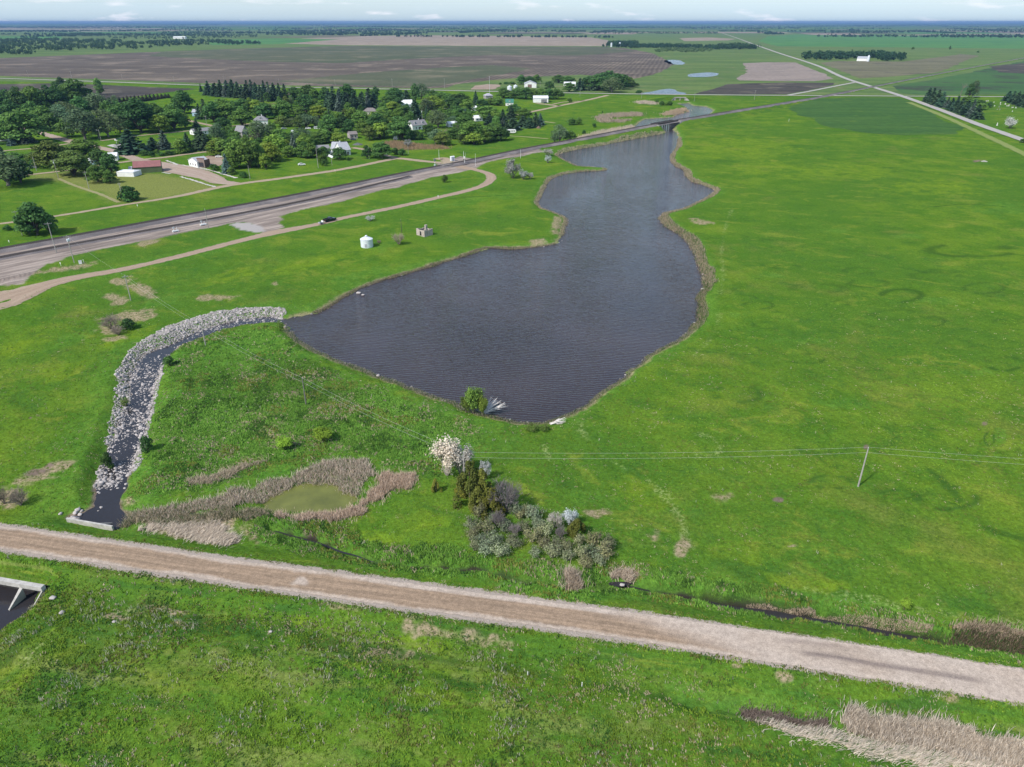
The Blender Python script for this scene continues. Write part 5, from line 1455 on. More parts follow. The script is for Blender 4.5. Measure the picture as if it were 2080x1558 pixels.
# ------------------------------------------------------------------ buildings
WHITE = simple('white_siding', (.72, .72, .70), .7, .14, .6)
CREAM = simple('cream_siding', (.62, .58, .46), .75, .15, .6)
MAUVE = simple('mauve_siding', (.38, .33, .34), .8, .2, .6)
PALEBLUE = simple('pale_blue_siding', (.34, .50, .60), .75, .2, .6)
GREYW = simple('weathered_boards', (.30, .29, .27), .9, .45, 1.0)
GREENW = simple('green_metal_wall', (.095, .125, .055), .6, .2, .4)
SHGREY = simple('grey_shingles', (.215, .21, .22), .9, .25, 1.5)
SHPALE = simple('pale_grey_shingles', (.36, .37, .40), .9, .22, 1.2)
SHBROWN = simple('brown_grey_shingles', (.20, .175, .165), .9, .25, 1.5)
SHBLUE = simple('slate_blue_roof', (.10, .13, .20), .8, .2, 1.0)
SHGREEN = simple('green_roof', (.045, .165, .12), .6, .2, 1.0)
SHRED = simple('dull_red_metal_roof', (.245, .105, .10), .55, .18, .5)
SHWHITE = simple('white_metal_roof', (.70, .71, .72), .5, .1, .5)
SHLAV = simple('lavender_grey_roof', (.36, .35, .40), .8, .2, 1.0)
GALV = simple('galvanised_steel', (.66, .69, .73), .45, .10, .8, .5, .15)
GLASS = simple('window_glass', (.03, .035, .045), .1, .1, 1.0, .6)
TRIM = simple('white_trim', (.70, .70, .68), .6, .1, 1.0)
DOORB = simple('brown_door', (.10, .065, .05), .7, .2, 1.0)
BRICKM = NT('brick_wall', .9, .1)
_b = BRICKM.n('ShaderNodeTexBrick')
_b.inputs['Scale'].default_value = 3.0
_b.inputs['Color1'].default_value = (.20, .068, .048, 1); _b.inputs['Color2'].default_value = (.125, .045, .038, 1); _b.inputs['Mortar'].default_value = (.22, .17, .15, 1)
BRICKM.l(BRICKM.mapping(BRICKM.objpos(), (1, 1, 1)), _b.inputs['Vector'])
BRICKM.color(BRICKM.scale(_b.outputs[0], BRICKM.rng(BRICKM.noise(1.2, 4, .6, BRICKM.objpos()), .3, .7, .7, 1.25)))
BRICK = BRICKM.m
STONE = simple('grey_block_wall', (.40, .345, .30), .95, .35, 1.4)
LANDMARKS = []

def window(parent, x, y, z, w, h, face):
    """face: 'f' towards -y, 's' towards -x, 'e' towards +x"""
    t = .07; m = MB(); p = MB()
    def bx(mb, a0, a1, z0, z1, d0, d1):
        if face == 'f': mb.box(a0, a1, y - d1, y - d0, z0, z1)
        elif face == 's': mb.box(x - d1, x - d0, a0, a1, z0, z1)
        else: mb.box(x + d0, x + d1, a0, a1, z0, z1)
    c = x if face == 'f' else y
    bx(m, c - w/2 - t, c - w/2, z - h/2 - t, z + h/2 + t, .0, .06); bx(m, c + w/2, c + w/2 + t, z - h/2 - t, z + h/2 + t, .0, .06)
    bx(m, c - w/2, c + w/2, z + h/2, z + h/2 + t, .0, .06); bx(m, c - w/2, c + w/2, z - h/2 - t, z - h/2, .0, .08)
    f = m.build('window', TRIM, parent)
    bx(p, c - w/2, c + w/2, z - h/2, z + h/2, .004, .03)
    p.build('pane', GLASS, f)

def house(A, B, depth, hw, hr, wall, roof, label, short, ridge='along', hip=0.0, nf=2, ns=1, door=None, chim=None, over=.4, name='house', cat='house', dorm=0, lift=0.0, tall=1, bigdoor=None):
    ax, ay = ground(*A); bx, by = ground(*B)
    w = math.hypot(bx - ax, by - ay); an = math.atan2(by - ay, bx - ax)
    mx, my = (ax + bx) / 2, (ay + by) / 2
    cx, cy = mx - math.sin(an) * depth / 2, my + math.cos(an) * depth / 2
    zb = H1(mx, my)
    r = thing(name, label, cat, (cx, cy, zb + lift), an)
    LANDMARKS.append((short, (A[0] + B[0]) / 2, (A[1] + B[1]) / 2))
    X, Y = w / 2, depth / 2
    m = MB()
    m.box(-X, X, -Y, Y, -.6, hw)
    al = ridge == 'along'
    if not hip:
        if al:
            for s_ in (-X + .001, X - .181): m.extrude([(-Y + .01, hw), (Y - .01, hw), (0, hw + hr - .02)], s_, s_ + .18, 'x')
        else:
            for s_ in (-Y + .001, Y - .181): m.extrude([(-X + .01, hw), (X - .01, hw), (0, hw + hr - .02)], s_, s_ + .18, 'y')
    m.build('wall', wall, r)
    m = MB(); T = .16; o = over
    if hip:
        hx = X + o - hip if al else 0; hy = 0 if al else Y + o - hip
        e = hw - .05
        m.add([(-X-o,-Y-o,e),(X+o,-Y-o,e),(X+o,Y+o,e),(-X-o,Y+o,e),(-X-o,-Y-o,e+T),(X+o,-Y-o,e+T),(X+o,Y+o,e+T),(-X-o,Y+o,e+T),(-hx,-hy,hw+hr),(hx,hy,hw+hr)],
              [(3,2,1,0),(0,1,5,4),(1,2,6,5),(2,3,7,6),(3,0,4,7)] + ([(4,5,9,8),(6,7,8,9),(5,6,9),(7,4,8)] if al else [(4,5,8),(5,6,9,8),(6,7,9),(7,4,8,9)]))
    else:
        k = hr / (Y if al else X)
        E_ = (Y if al else X) + o
        ez = hw - k * o
        prof = [(-E_, ez), (0, hw + hr), (E_, ez), (E_, ez + T), (0, hw + hr + T), (-E_, ez + T)]
        m.extrude(prof, -(X if al else Y) - o * .7, (X if al else Y) + o * .7, 'x' if al else 'y')
    rf = m.build('roof', roof, r)
    if chim:
        m = MB(); m.box(chim - .35, chim + .35, -.3, .3, hw + hr * .4, hw + hr + 1.1); m.build('chimney', BRICK if wall is not WHITE else TRIM, rf)
    for fl in range(tall):
        zc = 1.5 + fl * 2.7
        for i in range(nf):
            x = -X + w * (i + .75 + (.25 if door else 0)) / (nf + .5 + (.25 if door else 0))
            if bigdoor and abs(x - bigdoor[0]) < bigdoor[1] / 2 + .8: continue
            window(r, x, -Y, zc, 1.0, 1.25, 'f')
        for i in range(ns):
            y = -Y + depth * (i + .5) / ns
            window(r, -X, y, zc, 1.0, 1.25, 's'); window(r, X, y, zc, 1.0, 1.25, 'e')
    if door is not None:
        m = MB(); m.box(door - .5, door + .5, -Y - .06, -Y - .004, .05, 2.15); d = m.build('door', DOORB, r)
        m = MB(); m.tube([(door + .36, -Y - .05, 1.05), (door + .36, -Y - .14, 1.05)], .04, 6); m.build('handle', GALV, d)
    if bigdoor:
        x, dw, dh, dm = bigdoor
        m = MB(); m.box(x - dw/2, x + dw/2, -Y - .07, -Y - .004, .02, dh); m.build('door', dm, r)
    for i in range(dorm):
        x = -X + w * (i + .5) / dorm; z0 = hw + hr * .25; y0 = -Y * .78
        m = MB(); m.extrude([(x - .8, z0), (x + .8, z0), (x + .8, z0 + 1.1), (x, z0 + 1.7), (x - .8, z0 + 1.1)], y0, -.1, 'y'); dm_ = m.build('dormer', wall, r)
        m = MB(); m.extrude([(x - 1.05, z0 + .95), (x, z0 + 1.72), (x + 1.05, z0 + .95), (x + 1.05, z0 + 1.08), (x, z0 + 1.86), (x - 1.05, z0 + 1.08)], y0 - .25, -.15, 'y'); m.build('dormer_roof', roof, dm_)
        window(dm_, x, y0, z0 + .65, .7, .8, 'f')
    return r

RB = house((273,352.5), (329,349), 9.5, 3.4, 2.7, GREENW, SHRED, 'green metal building with a dull red roof and low white lean-to', 'red-roofed building', nf=0, ns=0, name='utility_building', cat='building', over=.25)
x0 = -8.6
m = MB(); m.box(-10.2, -8.2, -4.6, 2.6, -.3, 2.6); m.build('link_wall', GREENW, RB)
m = MB(); m.extrude([(-4.85, 2.5), (-1.0, 3.5), (2.8, 2.5), (2.8, 2.62), (-1.0, 3.64), (-4.85, 2.62)], -10.25, -8.15, 'x'); m.build('link_roof', SHPALE, RB)
house((238.5,358.5), (272.5,359.2), 8.0, 2.5, .9, WHITE, SHWHITE, 'low white shed joined to the left end of the red-roofed building', 'low white shed', nf=0, ns=0, hip=1.6, over=.1, name='shed', cat='shed')
BKH = house((384.5,336.5), (402,341), 7.5, 3.6, 1.8, WHITE, SHPALE, 'white gabled building behind a dark brick store front', 'white brick-fronted building', ridge='across', nf=3, ns=2, name='shop_building', cat='building')
ax, ay = ground(403, 340.5); bx, by = ground(417, 341.2)
an = math.atan2(by - ay, bx - ax); L_ = math.hypot(bx - ax, by - ay)
bk = thing('brick_facade', 'narrow dark red brick facade standing at the edge of the bare lot', 'facade', (ax, ay, 0), an)
m = MB(); m.box(0, L_, 0, .5, -.3, .5); m.box(0, .7, 0, .5, .5, 3.2); m.box(L_ - .7, L_, 0, .5, .5, 3.2); m.box(0, L_, 0, .5, 3.2, 5.4); m.box(-.15, L_ + .15, -.15, .6, 5.4, 5.7)
m.box(L_ - .5, L_, .5, 5.5, -.3, 4.6); m.build('wall', BRICK, bk)
m = MB(); m.box(.7, L_ - .7, .18, .3, .5, 3.2); m.build('shop_window', GLASS, bk)
house((694,316.5), (713,314.5), 10.5, 3.6, 4.2, WHITE, SHPALE, 'white farmhouse with a steep pale grey cross gable roof near the tracks', 'grey-roofed farmhouse', nf=2, ns=2, tall=1, chim=-1.5, door=1.2)
FH2 = house((673,311), (693,311.5), 7.5, 3.2, 3.6, WHITE, SHPALE, 'left wing of the white farmhouse with a broad pale grey roof', 'farmhouse wing', nf=2, ns=1)
house((645,309), (670,307.5), 6, 2.4, 1.6, WHITE, SHGREY, 'long low white garage with weathered roof left of the grey-roofed farmhouse', 'long low garage', nf=1, ns=1, name='garage', cat='garage')
house((663.5,318.5), (677.5,318), 4, 2.2, 1.0, GREYW, SHPALE, 'small grey shed in front of the grey-roofed farmhouse', 'small grey shed', nf=1, ns=0, name='shed', cat='shed')
house((518,262), (546,261), 11, 6.4, 3.2, WHITE, SHGREY, 'tall white house with grey hip roof and dormer among the town trees', 'tall grey-hipped house', hip=4.0, nf=3, ns=2, tall=2, chim=1.0, dorm=1)
house((494.5,286.5), (507,284), 7, 6.6, 3.8, GREYW, SHGREY, 'narrow weathered grey gabled house left of the dead branches', 'weathered grey house', ridge='across', nf=1, ns=1, tall=2)
house((711,282), (727,281), 8, 3.2, 1.6, MAUVE, SHBROWN, 'low mauve house with brown roof behind the grey-roofed farmhouse', 'mauve house', nf=2, ns=1, door=-1.5)
house((759,273), (766.5,272), 5, 3.4, 1.4, WHITE, SHWHITE, 'small white building right of the yellowish pollard tree', 'small white building', nf=1, ns=0, name='shed', cat='shed')
house((738,233.5), (767,233), 11, 3.0, 2.9, CREAM, SHBROWN, 'cream house with a brown grey hip roof below the dark spruces', 'cream hip-roofed house', hip=4.5, nf=4, ns=2, door=1.0)
house((815,219), (840,218), 12, 3.4, 3.6, WHITE, SHWHITE, 'white roofed house showing above lime green trees', 'white-roofed house', nf=3, ns=2, over=.5)
house((893,220.5), (909,221), 10, 5.0, 3.2, GREYW, SHBLUE, 'house with a slate blue roof half hidden by a round lime tree', 'blue-roofed house', ridge='across', nf=2, ns=2, tall=2)
house((838,264.5), (868,261.5), 9, 3.6, 3.4, WHITE, SHGREY, 'white house with grey roof and two dormers facing the tracks', 'dormered white house', nf=3, ns=2, dorm=2, chim=2.0, door=-.5)
house((911,258), (930,257), 7, 2.6, 1.4, WHITE, SHWHITE, 'low white house behind the bare grey branches', 'low white house', nf=2, ns=1)
house((960,225), (969.5,224.6), 6, 3, 1.2, WHITE, SHWHITE, 'little white house below the tall purple grey spruce', 'little white house', nf=1, ns=1)
house((966,246.5), (980.5,245.5), 7, 2.6, 2.0, WHITE, SHWHITE, 'white bungalow roof among the trees left of the spruce grove', 'white bungalow', nf=2, ns=1)
house((1027,215), (1043,215), 9, 3.4, 3.0, WHITE, SHGREEN, 'white house with a green gabled roof beside the pale lawn', 'green-roofed house', nf=2, ns=2, dorm=1)
house((987,201), (1001,200.5), 9, 3.4, 2.4, GREYW, SHLAV, 'house with a lavender grey hip roof close to the highway', 'lavender-roofed house', hip=3.5, nf=2, ns=1)
house((1083.5,208.5), (1113.5,208.5), 16, 4.6, 1.9, WHITE, SHWHITE, 'broad white machine shed with a shallow roof by the gravel drive', 'white machine shed', nf=0, ns=0, name='machine_shed', cat='shed', bigdoor=(3.6, 6.5, 3.6, simple('shed_door_dark', (.20, .20, .20), .7, .3, .8)))
house((1065.5,178.5), (1089.5,178.5), 18, 5.2, 3.0, WHITE, SHPALE, 'white barn with a brown sliding door beyond the highway', 'white barn', ridge='across', nf=0, ns=0, name='barn', cat='barn', bigdoor=(-1.0, 5.5, 4.4, simple('barn_door_brown', (.20, .13, .11), .8, .2, .8)))
house((1146,176.5), (1169,176.5), 12, 4.2, 1.8, WHITE, SHWHITE, 'long white shed behind the spruces beyond the highway', 'long white shed', nf=0, ns=0, name='shed', cat='shed')
house((395,275), (431,271.5), 9, 2.7, 1.7, WHITE, SHGREY, 'long low white house with grey roof behind two spruces', 'long low white house', nf=4, ns=1, door=-2.0)
house((391,236), (401,236), 8, 3.6, 2.2, PALEBLUE, SHPALE, 'pale blue house beside the tall round tree on the lawn', 'pale blue house', nf=1, ns=1)
house((268,233.5), (286,233), 8, 3.0, 2.0, WHITE, SHWHITE, 'white house glimpsed in the trees right of the dirt street', 'half-hidden white house', nf=2, ns=1)
house((109,241), (128,241), 9, 3.4, 2.6, WHITE, SHGREY, 'white house glimpsed between big dark trees at the left', 'white house in the left trees', nf=2, ns=1)
house((46,250), (60,250), 9, 4.4, 2.6, WHITE, SHBROWN, 'white gable glimpsed behind the largest left hand tree', 'white gable', nf=2, ns=1)
house((-8,287), (13,286), 8, 2.6, 1.5, WHITE, SHBROWN, 'low white house cut off by the left edge beside a blue spruce', 'edge house', nf=2, ns=1)
house((180,334.5), (197,334), 6, 2.7, 1.3, PALEBLUE, SHWHITE, 'pale blue and white shed behind the dark round trees', 'pale blue shed', nf=1, ns=0, name='shed', cat='shed')
house((221,327.5), (239.5,326.5), 8, 3.0, 1.6, WHITE, SHWHITE, 'white metal shed by the street corner behind the trees', 'white corner shed', nf=0, ns=0, name='shed', cat='shed')
house((1740,124), (1763,124.5), 24, 6.0, 3.5, WHITE, SHPALE, 'far white barn in front of the dark grove right of the diagonal road', 'far white barn', nf=0, ns=0, name='barn', cat='barn')
house((352,79), (376,79), 25, 9, 3.0, WHITE, SHWHITE, 'far white grain sheds in the loose trees at the upper left', 'far white sheds', nf=0, ns=0, name='grain_shed', cat='shed')

def silo(px, py, ptop, wpx, label, name='grain_bin', cat='grain bin', cone=.28, group=None, ribs=True):
    x, y = ground(px, py); r = wpx / 2 / pxm(px, py); h = height_to(px, py, ptop)
    x, y = x, y + r
    t = thing(name, label, cat, (x, y, H1(x, y)), 0, group)
    hw_ = h - r * cone * 2
    prof = []
    n = max(6, int(hw_ / .25))
    for i in range(n + 1):
        prof.append((r * (1 - (.010 if i % 2 else 0)), -.3 + (hw_ + .3) * i / n))
    m = MB(); m.lathe(prof, 32); m.build('wall', GALV, t, smooth=False)
    m = MB(); m.lathe([(r * 1.03, hw_ - .05), (r * 1.03, hw_ + .05), (r * .14, h - .35), (r * .14, h - .12)], 28)
    for k in range(16):
        a = 2 * math.pi * k / 16
        m.tube([(math.cos(a) * r * 1.0, math.sin(a) * r * 1.0, hw_ + .09), (math.cos(a) * r * .16, math.sin(a) * r * .16, h - .3)], .035, 4)
    rf = m.build('roof', GALV, t)
    m = MB(); m.lathe([(r * .19, h - .2), (r * .2, h - .1), (r * .10, h + .12)], 16); m.build('cap', GALV, rf)
    m = MB(); a = -2.2
    m.box(-.4, .4, -r - .05, -r + .1, .3, 1.6); m.build('hatch', SHPALE, t)
    return t
silo(743.5, 505, 482.5, 25, 'single pale steel grain bin standing on the grass by the pond')
silo(1035, 184, 173.5, 9.5, 'left of two steel grain bins beyond the highway')
silo(1047, 179.5, 172, 8, 'right of two steel grain bins beyond the highway')
silo(1242, 95.5, 86.5, 3.6, 'left of two far steel silos in the farm grove', 'silo', 'silo', .2)
silo(1259, 95.5, 85.5, 3.6, 'right of two far steel silos in the farm grove', 'silo', 'silo', .2)
silo(1764, 125, 112, 5, 'far white silo at the right end of the barn by the grove', 'silo', 'silo', .5)

# roofless ruin with a chimney
ax, ay = ground(862.5, 481.5); lx, ly = ground(846, 477.5); rx, ry = ground(879.5, 477.5)
ru = thing('ruined_house', 'roofless grey block ruin with a chimney stub and dark doorway', 'ruin', (ax, ay, H1(ax, ay)), 0)
LANDMARKS.append(('roofless ruin', 862, 481))
vL = Vector((lx - ax, ly - ay, 0)); vR = Vector((rx - ax, ry - ay, 0))
LL, LR = vL.length, vR.length
def wall_run(o_, d, L, openings, hts, t=.3, name='wall'):
    an = math.atan2(d.y, d.x)
    M_ = Matrix.Translation(o_) @ Matrix.Rotation(an, 4, 'Z')
    m = MB(); cuts = [0.0]
    for a, b, z0, z1 in openings: cuts += [a, b]
    cuts.append(L)
    for i in range(len(cuts) - 1):
        a, b = cuts[i], cuts[i + 1]
        op = [q for q in openings if abs(q[0] - a) < 1e-6 and abs(q[1] - b) < 1e-6]
        n = max(1, int((b - a) / .5))
        for k in range(n):
            p, q = a + (b - a) * k / n, a + (b - a) * (k + 1) / n
            top = np.interp((p + q) / 2, [0, L / 2, L], hts) + random.uniform(-.10, .10)
            if op:
                if op[0][2] > 0: m.box(p, q, 0, t, -.4, op[0][2], M_)
                m.box(p, q, 0, t, op[0][3], top, M_)
            else: m.box(p, q, 0, t, -.4, top, M_)
    m.build(name, STONE, ru)
z_ = Vector((0, 0, 0))
wall_run(vL, -vL.normalized(), LL, [(LL * .42, LL * .62, .2, 2.1)], (3.0, 2.5, 2.8))
wall_run(z_, vR.normalized(), LR, [], (2.8, 2.5, 2.9))
wall_run(vR, vL.normalized(), LL, [(LL * .3, LL * .6, .9, 2.0)], (2.9, 2.4, 2.6))
wall_run(vL + vR, -vR.normalized(), LR, [], (2.7, 2.4, 3.0))
c_ = vR * .45 + vL * .1
m = MB(); M_ = Matrix.Translation(c_) @ Matrix.Rotation(math.atan2(vR.y, vR.x), 4, 'Z')
m.box(-.55, .55, .35, 1.3, -.3, 2.9, M_); m.box(-.42, .42, .4, 1.2, 2.9, 4.4, M_); m.box(-.5, .5, .32, 1.28, 4.4, 4.6, M_); m.build('chimney', STONE, ru)

# ------------------------------------------------------------------ poles and wires
POLEM = simple('pole_wood', (.33, .31, .28), .9, .3, 1.2)
POLED = simple('dark_pole_wood', (.07, .06, .05), .9, .3, 1.2)
INSUL = simple('insulator', (.45, .46, .47), .3, .1, 2.0, .6)
def pole(px, py, ptop, label, arm=0.0, cans=0, rad=.15, mat=None, group=None, rot=0.0, guy=None, lamp=False, z=None):
    x, y = ground(px, py, 0); zb = H1(x, y) if z is None else z
    h = height_to(px, py, ptop)
    t = thing('utility_pole', label, 'pole', (x, y, zb), rot, group)
    m = MB(); m.tube([(0, 0, -.5), (0, 0, h)], [rad * 1.15, rad * .75], 8); m.build('pole', mat or POLEM, t)
    tops = []
    if arm:
        m = MB(); m.box(-arm / 2, arm / 2, -rad - .12, -rad, h - .55, h - .40); m.tube([(-arm * .3, -rad - .06, h - .5), (0, -rad, h - 1.1)], .025, 4); m.tube([(arm * .3, -rad - .06, h - .5), (0, -rad, h - 1.1)], .025, 4)
        a_ = m.build('crossarm', POLEM, t)
        for u in (-.46, -.2, .2, .46):
            m = MB(); m.lathe([(.05, 0), (.06, .06), (.03, .18)], 6, Matrix.Translation((u * arm, -rad - .06, h - .40))); m.build('insulator', INSUL, a_)
    else:
        m = MB(); m.lathe([(.05, 0), (.07, .06), (.03, .22)], 6, Matrix.Translation((0, 0, h))); m.build('insulator', INSUL, t)
    for k in range(cans):
        a = -1.9 + k * 1.25
        m = MB(); m.lathe([(.22, 0), (.26, .05), (.26, .85), (.12, .98)], 12, Matrix.Translation((math.cos(a) * .5, math.sin(a) * .5, h - 2.2))); m.build('transformer', GALV, t)
    if lamp:
        m = MB(); m.tube([(0, -.05, h - .6), (-.9, -.1, h - .35), (-1.7, -.1, h - .4)], .04, 6); l_ = m.build('lamp_arm', GALV, t)
        m = MB(); m.lathe([(.18, -.12), (.26, 0), (.10, .15)], 10, Matrix.Translation((-1.7, -.1, h - .42))); m.build('lamp_head', TRIM, l_)
    if guy:
        m = MB(); m.tube([(0, 0, h - .8), (guy[0], guy[1], 0)], .03, 4); m.build('guy_wire', POLEM, t)
    LANDPOLE.append((x, y, zb, h))
    return Vector((x, y, zb + h))
LANDPOLE = []
W1 = pole(1743, 988, 910, 'grey power pole standing alone in the right hand pasture')
W2 = pole(944, 992, 921, 'pale power pole rising out of the olive cedars')
W3 = pole(622, 823, 769, 'dark grey power pole in the tall grass left of the pond tip', mat=simple('grey_pole_wood', (.16, .15, .14), .9, .3, 1.2))
W4 = pole(418, 703, 661, 'power pole at the inside of the rock channel bend', arm=0)
W5 = pole(265.5, 608, 557, 'power pole on the grass above the rock channel by the bare patches', arm=1.8, rot=.7)
W6 = pole(151, 534, 478, 'pole with three grey transformers beside the rail yard', arm=2.4, cans=3, rot=.65)
pole(115, 514, 452, 'pole with wide crossarm left of the transformer pole', arm=2.6, rot=.65)
pole(45.5, 478.5, 428, 'slim pole with crossarm in front of the big tree at the left edge', arm=2.2, rot=.65, rad=.12)
pole(423.5, 464, 424.5, 'lone pole beside the white track equipment', rad=.13)
pole(250.5, 408, 371, 'left of two poles at the dark bush by the front road', arm=1.6, guy=(3.6, -1), rot=.3)
pole(271.5, 407, 384, 'right of two poles at the dark bush by the front road', rad=.11)
pole(181, 383, 347.5, 'pole with crossarm on the lawn before the dark round trees', arm=2.0, rot=.5)
pole(119, 363, 324, 'pole with transformer beside the olive spreading tree', arm=2.0, cans=1, rot=.5)
pole(74.5, 347, 319, 'thick leaning pole by the parked grey car at the left', rad=.2)
pole(205.5, 285.5, 263, 'street lamp pole on the corner in front of the tall grey green trees', lamp=True, rad=.13)
pole(421, 259, 235, 'pole with crossarm on the brown lane before the long low white house', arm=2.2, rad=.13)
pole(508, 363, 336.5, 'pole on the lawn right of the low bush by the front road', rad=.14)
pole(646.6, 341.5, 300, 'tall pole left of the grey-roofed farmhouse', rad=.15)
pole(750, 322.5, 298, 'pole in front of the bushy tree by the road bend', rad=.14)
pole(829.5, 313, 290, 'pole standing in the orange dry weeds', rad=.12)
pole(858, 246, 223, 'pole with crossarm behind the dormered white house', arm=1.8, rad=.14, cans=1)
pole(830.5, 272, 255, 'pole left of the dormered white house', rad=.16)
pole(816, 473, 446.5, 'dark weathered post between the grain bin and the ruin', mat=POLED, rad=.11)
pole(742, 226, 211, 'pole beside the cream hip-roofed house', rad=.13)
pole(966, 337, 312, 'thin white pole right of the level crossing', mat=TRIM, rad=.07)
pole(892, 323.5, 304, 'thin white pole behind the level crossing on the left', mat=TRIM, rad=.08)
pole(942, 326, 307.5, 'tall pale pole beside the crossing signal', mat=TRIM, rad=.11)
pole(1057.5, 321.5, 303.5, 'thin pale pole on the ballast right of the silver bushes', mat=TRIM, rad=.09)
pole(994.5, 193, 155, 'very tall thin mast beside the lavender-roofed house', rad=.12, mat=GALV)
ords = ['first', 'second', 'third', 'fourth', 'fifth', 'sixth', 'seventh', 'eighth', 'ninth', 'tenth', 'eleventh', 'twelfth', 'thirteenth', 'fourteenth']
hp = ((58,157,143),(145.5,157.5,144),(248.5,161,150.5),(353.5,167,155),(455,164.5,154.5),(567,172,160),(681,175.5,161.5),(797,176.5,160),(903,180,159.5),(1097,176,165.5),(1178,195.5,178.5),(1303,200,187.5),(1410,206,188.5),(1532,203,183.5))
HW = [pole(a, b, c, '%s utility pole from the left in the row along the highway' % ords[i], group='poles along the highway', rad=.14, arm=1.6) for i, (a, b, c) in enumerate(hp)]
for i, (px, py, pt, lab) in enumerate(((1602,247,241,'short white marker post beside the track at the dark crop'),(1486,234,226,'rust brown signal post where the track leaves the upper pond'))):
    pole(px, py, pt, lab, rad=.10, mat=TRIM if not i else DOORB)
for i, px in enumerate((883, 903, 925, 950, 1000, 1052, 1100)):
    pole(px if px > 890 else 880, 91.5, 85.5, '%s far pole from the left along the edge of the tan field' % ords[i], rad=.16, group='far poles by the tan field')

def wire(pts, sag, label, name='power_line', group=None):
    m = MB()
    for a, b in zip(pts[:-1], pts[1:]):
        path = []
        for k in range(15):
            t = k / 14
            p = a.lerp(b, t); p.z -= sag * 4 * t * (1 - t)
            path.append(p)
        m.tube(path, .010, 4, False)
    tag(m.build(name, WIREM), label, 'wire', group)
WIREM = simple('aluminium_wire', (.62, .62, .60), .5, .1, 1.0, .5, .2)
W0 = Vector((150, 104, W1.z)) ; 
dz = Vector((0, 0, -1.0))
up = Vector((0, 0, .18))
wire([W0 + up, W1 + up, W2 + up, W3 + up, W4 + up, W5 + up], .7, 'upper of two pale wires strung between the pasture poles')
wire([W0 + dz, W1 + dz, W2 + dz, W3 + dz, W4 + dz, W5 + dz], .7, 'lower of two pale wires strung between the pasture poles')
wire([W5, W6], .8, 'wire from the last pasture pole to the transformer pole')
# pair of stout posts at the last pole line by the pool
# ------------------------------------------------------------------ level crossing, yard and street furniture
BLACKM = simple('black_paint', (.02, .02, .02), .5, .1, 1.0)
x, y = ground(883.5, 336)
t = thing('crossing_signal', 'grey crossing signal with a dark box on the left side of the rails', 'signal', (x, y, .2), .7)
LANDMARKS.append(('level crossing', 915, 332))
m = MB(); m.tube([(0, 0, -.4), (0, 0, 3.4)], .1, 8); m.box(-.5, .5, -.5, .5, -.3, .25); m.build('mast', GALV, t)
m = MB(); m.box(-.55, .55, -.25, .25, 2.3, 3.9); m.build('signal_box', simple('grey_green_box', (.20, .23, .21), .6, .2, 1.0), t)
x, y = ground(944, 334)
t = thing('crossing_signal', 'white crossbuck mast with black lamps on the right side of the rails', 'signal', (x, y, .3), -.8)
m = MB(); m.tube([(0, 0, -.4), (0, 0, 4.6)], .1, 8); m.box(-.45, .45, -.45, .45, -.2, .3); m.build('mast', TRIM, t)
m = MB()
for a in (.7, -.7): m.box(-.85, .85, -.16, -.12 + a * .02, -.12, .12, Matrix.Translation((0, 0, 4.1)) @ Matrix.Rotation(a, 4, 'Y'))
m.build('crossbuck', TRIM, t)
for s_ in (-.6, .6):
    m = MB(); m.lathe([(.02, -.1), (.34, -.08), (.34, .08), (.1, .14)], 12, Matrix.Translation((s_, -.2, 2.7)) @ Matrix.Rotation(math.pi / 2, 4, 'X')); m.build('lamp', BLACKM, t)
m = MB(); m.tube([(.2, 0, 1.0), (.35, .1, 3.0), (.5, .2, 7.0)], .05, 6); m.build('raised_arm', TRIM, t)
x, y = ground(919, 327)
t = thing('signal_cabinet', 'silver equipment cabinet with rounded roof behind the level crossing', 'cabinet', (x, y, .2), .6)
m = MB(); m.box(-1.2, 1.2, -.9, .9, -.3, 2.5); m.build('body', GALV, t)
m = MB(); m.extrude([(-1.0, 2.5), (1.0, 2.5), (1.0, 2.62), (.6, 2.8), (0, 2.88), (-.6, 2.8), (-1.0, 2.62)], -1.3, 1.3, 'x'); m.build('roof', SHWHITE, t)
m = MB(); m.box(-.5, .5, -.96, -.905, 0, 2.1); m.build('door', SHPALE, t)
for px, py, lab, g_ in ((357, 471, 'white switch stand equipment lying on the rail yard gravel', 0), (413, 458, 'white equipment frame standing beside the lone yard pole', 1)):
    x, y = ground(px, py)
    t = thing('track_equipment', lab, 'equipment', (x, y, H1(x, y) + .1), .7)
    m = MB(); m.box(-1.3, 1.3, -.5, .5, .15, .55); m.box(-1.2, -.9, -.4, .4, -.2, .15); m.box(.9, 1.2, -.4, .4, -.2, .15); m.build('base', WHITE, t)
    m = MB(); m.tube([(-.6, 0, .5), (-.6, 0, 2.2)], .09, 6); m.tube([(.5, 0, .5), (.7, 0, 1.7)], .09, 6); m.box(-1.0, -.2, -.08, .08, 1.5, 2.0); m.build('uprights', WHITE, t)
x, y = ground(163.5, 534)
t = thing('utility_cabinet', 'small white utility box with posts right of the transformer pole', 'cabinet', (x, y, H1(x, y)), .4)
m = MB(); m.box(-.5, .5, -.4, .4, -.2, 1.15); m.build('body', TRIM, t)
m = MB(); m.box(-.54, .54, -.44, .44, 1.15, 1.22); m.build('lid', SHPALE, t)
m = MB(); m.tube([(1.1, 0, -.2), (1.1, 0, 1.6)], .06, 6); m.build('post', TRIM, t)
